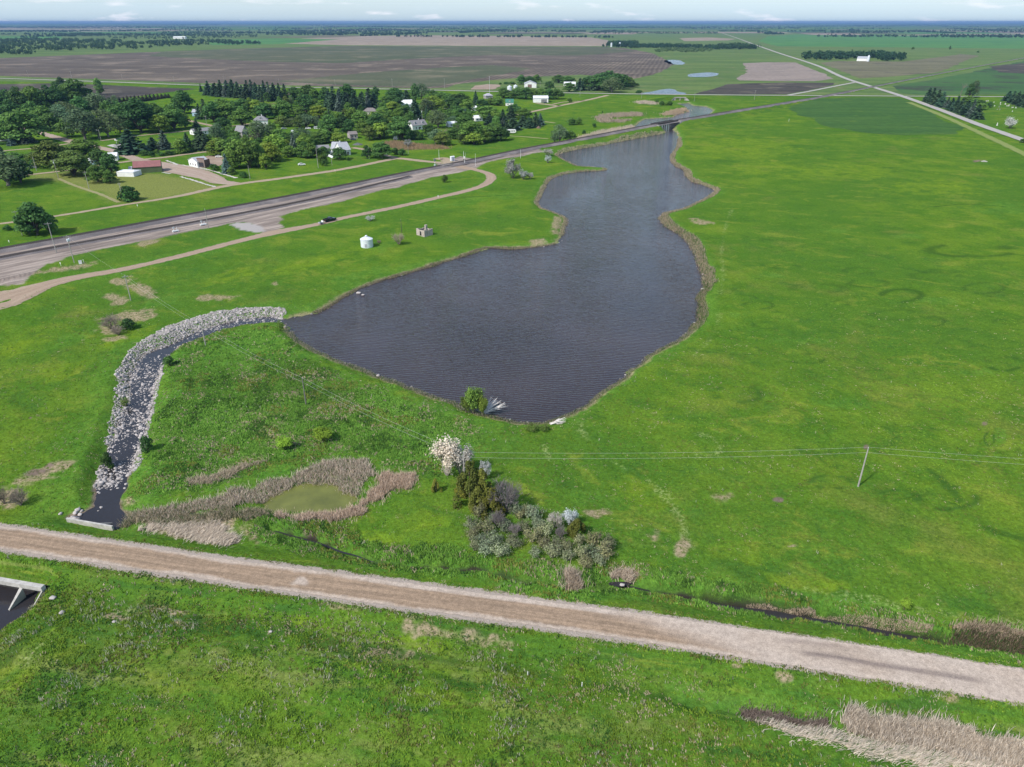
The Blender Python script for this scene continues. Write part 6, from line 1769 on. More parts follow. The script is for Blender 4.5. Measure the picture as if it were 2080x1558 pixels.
for px, py, pt, lab in ((124, 540, 533, 'slim white marker post at the yard edge left of the utility box'), (890, 402, 397, 'white marker post at the bend of the dirt road'), (681, 351.5, 345, 'yellowish marker post beside the front road'), (19, 493, 488, 'white marker post at the tracks by the left edge'), (1072, 1371, 1364, 'left of two slim stakes in the meadow below the near road'), (1182, 1394, 1386, 'right of two slim stakes in the meadow below the near road'), (280, 421, 416, 'pale marker post in the verge below the front road')):
    x, y = ground(px, py); h = height_to(px, py, pt)
    t = thing('marker_post', lab, 'post', (x, y, H1(x, y)))
    m = MB(); m.tube([(0, 0, -.3), (0, 0, h)], .06, 6); m.build('post', TRIM if 'yellow' not in lab else simple('yellow_paint', (.6, .5, .15), .6, .1, 1.0), t)
    if 'stake' in lab: continue
    m = MB(); m.box(-.18, .18, -.08, -.04, h - .5, h + .05); m.build('marker_plate', TRIM, t)
x, y = ground(674.5, 336)
t = thing('sign_board', 'white slanted sign roof on a post in front of the farmhouse', 'sign', (x, y, H1(x, y)))
h = height_to(674.5, 336, 314)
m = MB(); m.tube([(0, 0, -.3), (0, 0, h - 1.0)], .12, 6); m.build('post', POLEM, t)
m = MB(); m.box(-1.4, 1.4, -.08, .08, -.7, .7, Matrix.Translation((-.3, 0, h - 1.0)) @ Matrix.Rotation(.45, 4, 'Y') @ Matrix.Rotation(-.5, 4, 'X')); m.build('board', WHITE, t)
x, y = ground(237.5, 294)
t = thing('basketball_hoop', 'white basketball backboard on a pole beside the concrete pad', 'hoop', (x, y, H1(x, y)), .2)
m = MB(); m.tube([(0, .5, -.3), (0, .5, 3.2), (0, .1, 3.6)], .08, 6); m.build('pole', GALV, t)
m = MB(); m.box(-.9, .9, -.03, .03, 2.9, 4.0); m.build('backboard', WHITE, t)
m = MB()
m.tube([(math.cos(a) * .23, -.3 + math.sin(a) * .23, 3.05) for a in np.linspace(0, 6.283, 13)], .02, 4); m.build('rim', simple('orange_paint', (.6, .15, .03), .5, .1, 1.0), t)

# headstones
STN = [simple('pale_granite', (.56, .55, .52), .8, .15, 3.0), simple('dark_granite', (.22, .20, .20), .5, .15, 3.0)]
hs = MB(); hs.extrude([(-.42, -.2), (.42, -.2), (.42, .75), (.3, .92), (0, 1.0), (-.3, .92), (-.42, .75)], -.11, .11, 'y'); hs_me = [hs.mesh('headstone', STN[0]), hs.mesh('headstone', STN[1])]
hb_ = MB(); hb_.box(-.55, .55, -.25, .25, -.2, .12); hb_me = hb_.mesh('plinth', STN[0])
hp_ = [(1410,490),(1445,485),(1550,505),(1560,570),(1665,520),(1665,545),(1750,540),(1780,570),(1815,560),(1810,570),(1870,600),(1890,595),(1935,605),(1640,585),(1650,635),(1610,630),(1875,665),(1510,550),(1190,570),(1960,520),(2010,560)]
for i, (X, Y) in enumerate(hp_):
    x, y = ground(1840 + X / 8.667, 150 + Y / 8.667)
    dk = i in (13, 14, 15)
    o = thing('headstone', 'dark low headstone on the cemetery lawn' if dk else 'small pale headstone on the cemetery lawn behind the spruce row', 'headstone', (x, y, 0), .2 + random.uniform(-.2, .2), 'dark headstones' if dk else 'pale headstones in the cemetery')
    s_ = random.uniform(.9, 1.5)
    link('stone', hs_me[1 if dk else 0], o).scale = (s_, 1.2, s_)
    link('plinth', hb_me, o).scale = (s_, 1.2, 1)
x, y = ground(2025, 255)
t = thing('monument', 'tall narrow white monument beside the silver grey bush', 'monument', (x, y, 0))
m = MB(); m.box(-.5, .5, -.5, .5, -.2, .4); m.build('plinth', STN[0], t)
m = MB(); m.add([(-.32,-.32,.4),(.32,-.32,.4),(.32,.32,.4),(-.32,.32,.4),(-.2,-.2,2.2),(.2,-.2,2.2),(.2,.2,2.2),(-.2,.2,2.2),(0,0,2.5)], [(0,1,5,4),(1,2,6,5),(2,3,7,6),(3,0,4,7),(4,5,8),(5,6,8),(6,7,8),(7,4,8)]); m.build('shaft', STN[0], t)
x, y = ground(1999, 328.5)
o = MB(); o.box(-1.6, 1.6, -.8, .8, -.1, .35); o.box(-.9, .6, -.5, .6, .35, .7)
tag(o.build('salt_trough', CONC, loc=(x, y, 0)), 'small pale feed trough in the far right pasture', 'trough')

# ------------------------------------------------------------------ vehicles
TYRE = simple('tyre_rubber', (.018, .018, .018), .9, .1, 2.0)
RIM = simple('wheel_rim', (.55, .55, .56), .3, .1, 2.0, .5, .6)
TAIL = simple('tail_lamp', (.35, .02, .02), .3, .1, 2.0)
def wheel(root, x, y, r, w):
    m = MB(); M_ = Matrix.Translation((x, y, r)) @ Matrix.Rotation(math.pi / 2, 4, 'X')
    m.lathe([(r * .62, -w / 2), (r * .93, -w / 2), (r, -w * .3), (r, w * .3), (r * .93, w / 2), (r * .62, w / 2)], 20, M_)
    t = m.build('wheel', TYRE, root)
    m = MB(); s_ = 1 if y < 0 else -1
    m.lathe([(r * .62, -w * .42), (r * .62, w * .42), (r * .2, w * .46), (r * .15, w * .46)] if s_ > 0 else [(r * .15, -w * .46), (r * .2, -w * .46), (r * .62, -w * .42), (r * .62, w * .42)], 16, M_)
    m.build('rim', RIM, t)
def pickup(px, py, head, paint, label):
    x, y = ground(px, py); z = H1(x, y) + .06
    t = thing('pickup_truck', label, 'pickup truck', (x, y, z), head)
    # x forward, length 5.9, width 2.0
    m = MB()
    lower = [(-2.95, .55), (-2.95, 1.05), (2.75, 1.05), (2.95, .95), (2.97, .55), (2.45, .42), (-2.7, .42)]
    m.extrude(lower, -.98, .98, 'y')
    m.extrude([(.95, 1.05), (2.86, 1.0), (2.8, 1.18), (1.15, 1.28)], -.92, .92, 'y')
    m.build('body', paint, t)
    m = MB()
    m.box(-2.95, -.75, -.98, -.86, 1.05, 1.42); m.box(-2.95, -.75, .86, .98, 1.05, 1.42); m.box(-.87, -.75, -.86, .86, 1.05, 1.42)
    m.build('bed', paint, t)
    m = MB(); m.box(-2.97, -2.87, -.86, .86, 1.05, 1.42); m.build('tailgate', paint, t)
    m = MB(); m.add([(-.75,-.93,1.06),(1.45,-.93,1.06),(1.45,.93,1.06),(-.75,.93,1.06),(-.55,-.74,1.92),(.55,-.74,1.92),(.55,.74,1.92),(-.55,.74,1.92)], [(0,3,2,1),(4,5,6,7),(0,1,5,4),(1,2,6,5),(2,3,7,6),(3,0,4,7)])
    cab = m.build('cab', paint, t)
    m = MB()
    m.add([(1.30,-.80,1.20),(1.30,.80,1.20),(.64,.70,1.84),(.64,-.70,1.84)], [(0,1,2,3)])
    m.v = [(v[0] + .06, v[1], v[2] + .05) for v in m.v]
    m.build('windscreen', GLASS, cab)
    for s_ in (-1, 1):
        m = MB(); m.add([(-.55,s_*.925,1.24),(1.12,s_*.925,1.24),(.52,s_*.79,1.82),(-.45,s_*.79,1.82)], [(0,1,2,3) if s_ < 0 else (3,2,1,0)])
        m.build('side_window', GLASS, cab)
    m = MB(); m.add([(-.70,-.75,1.26),(-.70,.75,1.26),(-.60,.66,1.82),(-.60,-.66,1.82)], [(3,2,1,0)]); m.v = [(v[0] - .05, v[1], v[2]) for v in m.v]; m.build('rear_window', GLASS, cab)
    m = MB(); m.box(2.9, 3.05, -.95, .95, .42, .68); m.box(-3.08, -2.92, -.95, .95, .42, .62); m.build('bumper', RIM, t)
    for s_ in (-1, 1):
        m = MB(); m.box(2.86, 2.985, s_ * .72 - .18, s_ * .72 + .18, .72, .95); m.build('headlight', TRIM, t)
        m = MB(); m.box(-2.975, -2.9, s_ * .9 - .07, s_ * .9 + .07, .8, 1.3); m.build('tail_light', TAIL, t)
        for wx in (-1.85, 1.85): wheel(t, wx, s_ * .86, .42, .28)
    return t
(pt_, pa_) = on_line(LOOP, 668)
CARDK = simple('black_car_paint', (.012, .012, .018), .22, .1, 1.0, .6)
hd = math.atan2(ground(800, 421)[1] - ground(668, 450)[1], ground(800, 421)[0] - ground(668, 450)[0])
pickup(670, 449.5, hd, CARDK, 'black crew cab pickup truck parked on the dirt road above the grain bin')
LANDMARKS.append(('black pickup', 670, 449))
x, y = ground(653, 455.5)
t = thing('utility_trailer', 'small grey utility trailer with white front panel behind the black pickup', 'trailer', (x, y, H1(x, y) + .05), hd)
m = MB(); m.box(-1.1, .55, -.75, .75, .5, .6); m.box(-1.1, .55, -.75, -.69, .6, 1.0); m.box(-1.1, .55, .69, .75, .6, 1.0); m.box(-1.16, -1.1, -.75, .75, .5, 1.0); m.build('bed', SHPALE, t)
m = MB(); m.box(.56, .64, -.75, .75, .45, 1.55); m.build('front_panel', WHITE, t)
m = MB(); m.tube([(.6, 0, .52), (1.4, 0, .5)], .05, 6); m.build('drawbar', BLACKM, t)
for s_ in (-1, 1): wheel(t, -.3, s_ * .86, .32, .18)

def car(px, py, head, paint, label, van=False):
    x, y = ground(px, py); z = H1(x, y)
    t = thing('van' if van else 'car', label, 'van' if van else 'car', (x, y, z), head)
    m = MB()
    if van: prof = [(-2.4, .4), (2.3, .4), (2.4, .7), (2.3, 1.05), (1.55, 1.25), (.9, 1.95), (-2.3, 2.0), (-2.4, 1.2)]
    else: prof = [(-2.25, .38), (2.2, .38), (2.28, .65), (2.1, .85), (1.0, .98), (.35, 1.42), (-1.1, 1.45), (-1.9, 1.02), (-2.25, .95)]
    m.extrude(prof, -.86, .86, 'y'); m.build('body', paint, t)
    gl = [(1.42, 1.3), (.88, 1.85), (-2.0, 1.88), (-2.0, 1.3)] if van else [(.85, 1.02), (.3, 1.37), (-1.05, 1.40), (-1.6, 1.04)]
    for s_ in (-1, 1):
        m = MB(); m.extrude(gl, s_ * .865, s_ * .885, 'y'); m.build('side_window', GLASS, t)
        for wx in (-1.4, 1.4): wheel(t, wx, s_ * .78, .33, .2)
        m = MB(); m.box(2.15, 2.32, s_ * .6 - .15, s_ * .6 + .15, .62, .78); m.build('headlight', TRIM, t)
    return t
CARG = simple('grey_car_paint', (.28, .30, .33), .3, .1, 1.0, .5)
CARW = simple('white_car_paint', (.72, .72, .72), .3, .08, 1.0, .5)
CARS = simple('dark_blue_car_paint', (.05, .06, .09), .3, .1, 1.0, .5)
car(577, 262.5, .4, CARG, 'grey car parked among the town trees behind the blue spruce')
car(594, 269.5, 2.0, CARW, 'white van parked in the town just right of the grey car', True)
car(626, 262, .1, CARW, 'white car left of a pair parked behind the grey green trees')
car(644, 262, .2, CARW, 'white van right of a pair parked behind the grey green trees', True)
car(763, 281, .5, CARG, 'grey car parked beside the yellowish pollard tree')
car(67.5, 341.5, .3, CARG, 'grey car parked under the dark tree beside the thick leaning pole')
car(718, 285, .1, CARS, 'dark car parked in front of the mauve house')
car(445, 320, .2, CARW, 'white car parked behind the bare lot under the lime tree')
car(1108, 209.5, .0, CARS, 'dark car parked at the door of the white machine shed')
car(613, 336, .35, CARW, 'white car parked under the bushes left of the grey-roofed farmhouse')
car(483, 287, .15, CARW, 'long white motor home beside the weathered grey house', True).scale = (1.45, 1.1, 1.25)
x, y = ground(1038, 271)
t = thing('camper_trailer', 'white camper trailer with dark windows parked on the lawn by the grove', 'camper', (x, y, 0), .12)
LANDMARKS.append(('white camper trailer', 1038, 271))
m = MB(); m.extrude([(-4.0, .55), (3.2, .55), (4.0, 1.3), (4.0, 2.4), (3.4, 3.0), (-3.7, 3.05), (-4.0, 2.7)], -1.2, 1.2, 'y'); m.build('body', WHITE, t)
for wx in (-1.2, .7, 2.4):
    m = MB(); m.box(wx - .55, wx + .55, -1.24, -1.204, 1.6, 2.3); m.build('window', GLASS, t)
m = MB(); m.box(-2.9, -2.2, -1.24, -1.204, .7, 2.4); m.build('door', SHPALE, t)
for s_ in (-1, 1):
    for wx in (-.6, .35): wheel(t, wx, s_ * 1.02, .36, .2)
m = MB(); m.tube([(3.9, 0, .7), (5.1, 0, .6)], .06, 6); m.build('drawbar', BLACKM, t)
x, y = ground(1053.5, 262)
t = thing('garden_shed', 'tiny white shed right of the white camper trailer', 'shed', (x, y, 0), .1)
m = MB(); m.box(-1.1, 1.1, -.8, .8, -.2, 1.3); m.build('wall', WHITE, t)
m = MB(); m.extrude([(-1.0, 1.3), (1.0, 1.3), (1.0, 1.4), (0, 1.8), (-1.0, 1.4)], -1.25, 1.25, 'x'); m.build('roof', SHWHITE, t)

# heaps and rubble
def heap(px, py, wpx, hpx, mat, label, cat='heap', name='heap', seed=1):
    x, y = ground(px, py); r = wpx / 2 / pxm(px, py); h = hpx / pxm(px, py)
    rg = np.random.default_rng(seed)
    n, k = 9, 24
    V = []
    for i in range(n):
        q = i / (n - 1)
        for j in range(k):
            a = 2 * math.pi * j / k
            rr = r * q * (1 + .25 * (rg.random() - .5))
            V.append((math.cos(a) * rr, math.sin(a) * rr * .8, h * (1 - q ** 1.4) * (1 + .25 * (rg.random() - .5)) - .1 * q))
    F = [(i*k + j, (i+1)*k + j, (i+1)*k + (j+1) % k, i*k + (j+1) % k) for i in range(n - 1) for j in range(k)]
    me = mesh_np(name, np.array(V), np.array(F), mat)
    return tag(link(name, me, loc=(x, y, H1(x, y))), label, cat)
BRUSH = simple('brush_heap', (.15, .105, .085), .95, .5, 1.5)
heap(1078.5, 258.5, 9, 4.5, BRUSH, 'left of two brown brush heaps in front of the spruce grove', seed=2)
heap(1094, 260.5, 10, 4.5, BRUSH, 'right of two brown brush heaps in front of the spruce grove', seed=3)
heap(727, 294, 22, 4, simple('scrap_heap', (.12, .125, .13), .9, .7, 2.5), 'dark scrap heap right of the grey-roofed farmhouse', seed=4)

# ------------------------------------------------------------------ rocks of the outlet channel
ROCKM = NT('pale_rock', .9, .15)
oi = ROCKM.n('ShaderNodeObjectInfo')
rk = ROCKM.mix(ROCKM.rng(ROCKM.attr('leaf'), 0, 1), (.19, .17, .16), (.47, .43, .41))
ROCKM.color(ROCKM.scale(rk, ROCKM.rng(ROCKM.noise(2.2, 4, .6, ROCKM.objpos()), .3, .7, .78, 1.15)))
def ico():
    t = (1 + 5 ** .5) / 2
    v = np.array([(-1,t,0),(1,t,0),(-1,-t,0),(1,-t,0),(0,-1,t),(0,1,t),(0,-1,-t),(0,1,-t),(t,0,-1),(t,0,1),(-t,0,-1),(-t,0,1)], float)
    v /= np.linalg.norm(v[0])
    f = [(0,11,5),(0,5,1),(0,1,7),(0,7,10),(0,10,11),(1,5,9),(5,11,4),(11,10,2),(10,7,6),(7,1,8),(3,9,4),(3,4,2),(3,2,6),(3,6,8),(3,8,9),(4,9,5),(2,4,11),(6,2,10),(8,6,7),(9,8,1)]
    return v, np.array(f)
IV, IF = ico()
def ico2():
    v = [tuple(p) for p in IV]; mid = {}; f2 = []
    def m_(a, b):
        k = (min(a, b), max(a, b))
        if k not in mid:
            p = (np.array(v[a]) + np.array(v[b])) / 2; v.append(tuple(p / np.linalg.norm(p))); mid[k] = len(v) - 1
        return mid[k]
    for a, b, c in IF:
        x, y, z = m_(a, b), m_(b, c), m_(c, a)
        f2 += [(a, x, z), (b, y, x), (c, z, y), (x, y, z)]
    return np.array(v), np.array(f2)
IV2, IF2 = ico2()
rng = np.random.default_rng(91)
RB_ = np.array(ROCKBED); lo, hi = RB_.min(0), RB_.max(0)
q = rng.uniform(lo, hi, (80000, 2))
inb = sdf(q[:, 0], q[:, 1], RB_, 10) + (vn(q[:, 0], q[:, 1], 2.0, 61) - .5) * 1.6
sst = sdf(q[:, 0], q[:, 1], STREAM, 10)
qpx, qpy = project(q[:, 0], q[:, 1], -1.0)
clump = vn(q[:, 0], q[:, 1], 2.6, 62)
# the stream fills with stones in bars; open water between them
bars = np.interp(qpy, [640, 665, 690, 700, 735, 742, 775, 800, 812, 835, 842, 880, 890, 902, 935, 955, 965, 985, 992], [1, .95, .62, .45, .42, .85, .95, .72, .6, .62, .9, .9, .5, .6, .4, .8, 1, 1, 0])
keep = (inb < 0) & ((sst > -.2) | (clump * .5 + rng.uniform(0, 1, len(q)) * .5 < bars * .8))
keep &= rng.uniform(0, 1, len(q)) < np.where(sst > 0, .62 + .3 * (qpy < 690), .5)
q = q[keep]; sst = sst[keep]
size = np.clip(rng.lognormal(-1.84, .42, len(q)), .10, .6)
zz = np.maximum(H(q[:, 0], q[:, 1]), STREAM_Z - .1) 
# by hand: the big boulders above the pool and at the wall
hand = [(201,975,.5),(206,979,.62),(212,976,.5),(197,981,.42),(204,984,.55),(214,986,.4),(222,972,.5),(230,978,.4),(240,970,.4),(227,986,.33),(239,990,.32),(203,992,.3),(199,998,.3),(202,1000,.26),(153,1042,.55),(158,1038,.6),(162,1044,.5),(147,1050,.5),(152,1052,.55),(158,1054,.5),(140,1053,.4),(166,1038,.34),(205,1029,.35),(199,1036,.22),(253,990,.35),(256,982,.4),(124,1047,.4),(26+103,1252,0.5)]
hx = np.array([ground(a, b, -1.2) for a, b, s_ in hand])
q = np.concatenate([hx, q]); size = np.concatenate([np.array([h_[2] for h_ in hand]), size])
zz = np.concatenate([np.maximum(H(hx[:, 0], hx[:, 1]), STREAM_Z - .1), zz])
n_ind = 300
app = size / np.hypot(np.hypot(q[:, 0], q[:, 1]), 80)
order = np.argsort(-app); order = np.concatenate([np.arange(len(hand)), order[order >= len(hand)]])
# single boulders share a few shapes
shapes = []
for k in range(7):
    r_ = np.random.default_rng(500 + k)
    d = 1 + (vn(IV2[:, 0] * 2 + 9 * k, IV2[:, 1] * 2 + IV2[:, 2] * 1.7, .8, k) - .5) * .55
    V = IV2 * d[:, None] * np.array([1, r_.uniform(.7, .95), r_.uniform(.5, .75)])
    shapes.append(mesh_np('boulder', V, IF2, ROCKM.m, dict(leaf=np.full(len(V), r_.uniform(.25, 1))), smooth=False))
for k in range(n_ind):
    i = order[k]
    o = link('boulder', shapes[int(rng.integers(0, 7))], loc=(q[i, 0], q[i, 1], zz[i] + size[i] * .12))
    o.rotation_euler = (rng.uniform(-.3, .3), rng.uniform(-.3, .3), rng.uniform(0, 6.28))
    o.scale = (size[i],) * 3
    tag(o, 'pale grey boulder in the rock lined channel leading out of the pond', 'boulder', 'boulders of the rock channel')
rest = order[n_ind:]
n = len(rest)
d = 1 + rng.uniform(-.28, .28, (n, 12, 1))
ang = rng.uniform(0, 6.28, n); ca, sa = np.cos(ang)[:, None], np.sin(ang)[:, None]
V = IV[None] * d * np.array([1, .82, .62]) * size[rest][:, None, None]
V = np.stack([V[..., 0] * ca - V[..., 1] * sa, V[..., 0] * sa + V[..., 1] * ca, V[..., 2]], -1) + np.stack([q[rest, 0], q[rest, 1], zz[rest] + size[rest] * .12], 1)[:, None]
F = (np.arange(n)[:, None, None] * 12 + IF[None]).reshape(-1, 3)
stuff('rocks', mesh_np('rocks', V.reshape(-1, 3), F, ROCKM.m, dict(leaf=np.repeat(rng.uniform(0, 1, n) ** .8, 12))), 'mass of pale stones lining the curved outlet channel', 'rocks')
# stones along the pond edge
SH = smooth_closed(POND, .8)
k = rng.choice(len(SH), 520)
pp = SH[k] + rng.normal(0, .45, (520, 2))
cl_ = vn(pp[:, 0], pp[:, 1], 14, 63) > .45
pp = pp[cl_]; n = len(pp)
ss = np.clip(rng.lognormal(-1.6, .5, n), .1, .6)
V = IV[None] * (1 + rng.uniform(-.25, .25, (n, 12, 1))) * np.array([1, .85, .6]) * ss[:, None, None] + np.stack([pp[:, 0], pp[:, 1], np.maximum(H(pp[:, 0], pp[:, 1]), POND_Z) + ss * .2], 1)[:, None]
stuff('shore_stones', mesh_np('shore_stones', V.reshape(-1, 3), (np.arange(n)[:, None, None] * 12 + IF[None]).reshape(-1, 3), ROCKM.m, dict(leaf=np.repeat(rng.uniform(0, 1, n), 12))), 'scattered stones along the edge of the pond', 'stones')
for px, py, s_, lab in ((728, 592, .9, 'flat white slab at the left bank of the pond'), (737, 596, .6, 'small white slab in the water beside the flat white slab'), (1428, 584, .7, 'single pale boulder on the right bank of the pond'), (1264, 1183, .45, 'pale stone in the muddy hollow of the ditch'), (107, 1215, .55, 'pale boulder above the culvert water on the left'), (233, 1268, .32, 'round pale stone in the grass below the near road'), (550, 1286, .3, 'pale stone in the light grass right of the round stone')):
    x, y = ground(px, py, -.6)
    o = link('boulder', shapes[3], loc=(x, y, max(H1(x, y), POND_Z) + .1)); o.scale = (s_, s_ * .9, s_ * .7)
    tag(o, lab, 'boulder')

# ------------------------------------------------------------------ reeds, straw and grass: real blades
BLADE = NT('grass_blades', .85, .1)
bc2 = BLADE.attr('tint', 'Color')
BLADE.color(bc2)
btr = BLADE.n('ShaderNodeBsdfTranslucent'); BLADE.l(bc2, btr.inputs['Color'])
bmx = BLADE.n('ShaderNodeMixShader'); bmx.inputs[0].default_value = .3
BLADE.l(BLADE.b.outputs[0], bmx.inputs[1]); BLADE.l(btr.outputs[0], bmx.inputs[2]); BLADE.l(bmx.outputs[0], BLADE.out.inputs[0])

def blades(x, y, h, wid, lean, tint, rng, leandir=None, z=None):
    """one bent blade (two faces) at each point"""
    n = len(x)
    zb = H(x, y) if z is None else z
    a = rng.uniform(0, 6.283, n)
    ld = rng.uniform(0, 6.283, n) if leandir is None else leandir + rng.normal(0, .5, n)
    tx, ty = np.cos(a) * wid * .5, np.sin(a) * wid * .5
    lx, ly = np.cos(ld) * h * lean, np.sin(ld) * h * lean
    zz_ = np.sqrt(np.maximum(.05, 1 - lean ** 2)) * h
    V = np.zeros((n, 5, 3))
    V[:, 0] = np.stack([x - tx, y - ty, zb - .05], 1)
    V[:, 1] = np.stack([x + tx, y + ty, zb - .05], 1)
    V[:, 2] = np.stack([x + lx * .4 + tx * .8, y + ly * .4 + ty * .8, zb + zz_ * .6], 1)
    V[:, 3] = np.stack([x + lx * .4 - tx * .8, y + ly * .4 - ty * .8, zb + zz_ * .6], 1)
    V[:, 4] = np.stack([x + lx, y + ly, zb + zz_], 1)
    b = np.arange(n)[:, None] * 5
    T = np.concatenate([b + np.array((0, 1, 2)), b + np.array((0, 2, 3)), b + np.array((3, 2, 4))], 0)
    return V.reshape(-1, 3), T, np.repeat(tint, 5, 0)

def put_blades(name, label, parts, cat):
    Vs, Fs, Ts = [], [], []; b = 0
    for V, F, T in parts:
        Vs.append(V); Fs.append(F + b); Ts.append(T); b += len(V)
    me = mesh_np(name, np.concatenate(Vs), np.concatenate(Fs), BLADE.m, dict(tint=np.concatenate(Ts)))
    return stuff(name, me, label, cat)

def pick(c1, c2, n, rng, var=.2):
    t = rng.uniform(0, 1, (n, 1))
    return (np.array(c1) * (1 - t) + np.array(c2) * t) * rng.uniform(1 - var, 1 + var, (n, 1))

def in_poly(poly_px, n, rng, jag=1.0, z=0.0):
    P_ = np.array(G(poly_px, z)); lo, hi = P_.min(0), P_.max(0)
    out = np.zeros((0, 2))
    while len(out) < n:
        p = rng.uniform(lo, hi, (n * 3, 2))
        s = sdf(p[:, 0], p[:, 1], P_, 15) + jag * ((vn(p[:, 0], p[:, 1], 2.5, 66) - .5) * 3 + (vn(p[:, 0], p[:, 1], .8, 67) - .5) * 1.2)
        out = np.concatenate([out, p[s < 0]])
    return out[:n]

STRAW1, STRAW2 = (.44, .36, .27), (.62, .52, .42)
STRAWD = (.20, .155, .115)
rng = np.random.default_rng(123)
def reed_patch(name, label, poly, n, h, lean=.25, c1=STRAW1, c2=STRAW2, jag=.95, ld=None, wid=.085, green=0.0, cat='reeds'):
    p = in_poly(poly, n, rng, jag)
    out_ = rng.uniform(0, 1, n) < .22
    if jag > .2: p[out_] += rng.normal(0, .45 + .004 * p[out_, 1:2], (out_.sum(), 2))
    hh = h * rng.uniform(.55, 1.15, n) * (.75 + .5 * vn(p[:, 0], p[:, 1], 3, 68))
    t = pick(c1, c2, n, rng)
    g_ = rng.uniform(0, 1, n) < green
    t[g_] = pick((.04, .10, .02), (.07, .15, .03), g_.sum(), rng)
    return put_blades(name, label, [blades(p[:, 0], p[:, 1], hh, wid, np.clip(rng.normal(lean, .15, n), .02, .97), t, rng, ld)], cat)
reed_patch('reeds', 'tan reeds along the far side of the algae pool', [(265,1042),(300,1028),(360,1028),(430,1012),(500,994),(560,976),(600,964),(640,948),(690,938),(735,940),(765,955),(770,975),(735,985),(725,1003),(690,988),(650,974),(600,988),(560,1003),(530,1019),(480,1030),(420,1038),(360,1045),(300,1052)], 13000, 1.05, .55, (.34, .27, .20), (.66, .56, .46), green=.08)
reed_patch('reeds', 'tan reeds at the right end of the algae pool', [(728,1012),(760,990),(770,972),(800,966),(835,968),(842,978),(830,990),(795,1004),(760,1022),(730,1040),(700,1052),(660,1058),(600,1052),(560,1046),(600,1045),(670,1040),(715,1027)], 9500, 1.15, .45, (.38, .28, .20), (.70, .56, .44))
reed_patch('reeds', 'mixed green and tan reeds beside the stream pool', [(262,1035),(330,1040),(430,1036),(530,1030),(545,1042),(500,1052),(420,1062),(330,1062),(270,1060),(250,1050)], 8000, 1.0, .55, (.28, .23, .15), (.50, .42, .30), green=.25)
reed_patch('straw', 'flattened pale straw above the near road', [(280,1062),(380,1066),(440,1056),(470,1060),(455,1082),(498,1092),(490,1104),(430,1098),(370,1088),(310,1074)], 9000, 1.3, .9, (.48, .41, .33), (.68, .59, .49), ld=.5, cat='straw')
reed_patch('straw', 'thin flattened straw in the triangle of tall grass', [(375,972),(440,962),(480,950),(545,932),(548,938),(500,954),(470,966),(410,982)], 2600, 1.0, .7, (.38, .31, .22), (.50, .42, .31), cat='straw')
reed_patch('reeds', 'long stand of pale cattails at the lower right', [(1676,1437),(1720,1439),(1790,1447),(1850,1456),(1900,1465),(1960,1476),(2080,1500),(2200,1528),(2200,1574),(2080,1545),(1980,1530),(1900,1515),(1800,1495),(1740,1483),(1690,1468)], 16000, 1.55, .25, (.34, .28, .22), (.78, .69, .58), jag=.8)
reed_patch('straw', 'flattened straw below the cattails at the lower right', [(1515,1452),(1560,1458),(1649,1476),(1740,1492),(1784,1502),(1900,1525),(2080,1556),(2200,1590),(2200,1640),(2080,1590),(1960,1560),(1850,1545),(1760,1524),(1649,1493),(1570,1474)], 15000, 1.2, .9, (.48, .41, .33), (.68, .60, .50), ld=-.2, cat='straw', green=.12)
reed_patch('reeds', 'low brown reeds along the lower right ditch', [(1500,1432),(1560,1442),(1640,1455),(1680,1452),(1700,1470),(1640,1470),(1560,1456),(1508,1444)], 4500, .9, .3, (.17, .13, .11), (.30, .24, .20))
reed_patch('reeds', 'brown reed fringe of the right hand ditch', [(1520,1210),(1630,1224),(1700,1234),(1780,1246),(1850,1257),(1900,1264),(1898,1269),(1840,1262),(1760,1250),(1680,1237),(1630,1228),(1520,1213)], 3600, .40, .4, (.34, .27, .19), (.56, .46, .35), jag=.05)
reed_patch('reeds', 'dark marsh reeds at the right end of the ditch', [(1890,1276),(1930,1272),(1990,1280),(2080,1292),(2200,1310),(2200,1345),(2080,1318),(1990,1304),(1920,1294)], 7500, 1.2, .4, (.085, .070, .045), (.20, .155, .10), green=.25)
reed_patch('reeds', 'pale reed edge above the dark marsh', [(1930,1266),(2000,1275),(2080,1284),(2200,1302),(2200,1310),(2080,1292),(1990,1281),(1930,1272)], 2600, 1.2, .25, (.36, .28, .20), (.48, .38, .28), jag=.3)
reed_patch('reeds', 'small tan reed tuft standing in the ditch', [(1148,1172),(1165,1160),(1176,1166),(1186,1182),(1180,1190),(1160,1190)], 1300, 1.6, .3)
reed_patch('straw', 'dry rim of the muddy hollow in the ditch', [(1240,1158),(1262,1150),(1280,1158),(1290,1174),(1283,1180),(1274,1166),(1258,1158),(1244,1164)], 1100, 1.0, .6, cat='straw')
reed_patch('reeds', 'orange dry weeds in the town by the silver bushes', [(772,291),(800,287),(850,293),(905,298),(915,303),(850,304),(812,306),(790,299)], 5000, 1.6, .2, (.30, .20, .12), (.40, .28, .17), wid=.2)
reed_patch('reeds', 'tan reeds ringing the meadow left of the upper pond', [(1208,240),(1230,233),(1270,230),(1302,230),(1304,236),(1270,237),(1240,240),(1235,246),(1280,244),(1262,249),(1220,249)], 5200, 2.0, .2, (.34, .27, .20), (.46, .37, .28), wid=.3, jag=1.5)
reed_patch('reeds', 'tan reeds along the far side of the railway embankment', [(1165,283),(1210,270),(1250,262),(1284,256),(1290,262),(1240,271),(1190,284)], 4500, 1.8, .2, wid=.25, jag=1)
reed_patch('reeds', 'tan reed spit in the upper pond', [(1345,232),(1365,226),(1390,220),(1398,224),(1372,231),(1350,236)], 2500, 1.8, .2, (.40, .30, .20), (.50, .38, .27), wid=.3, jag=1.5)
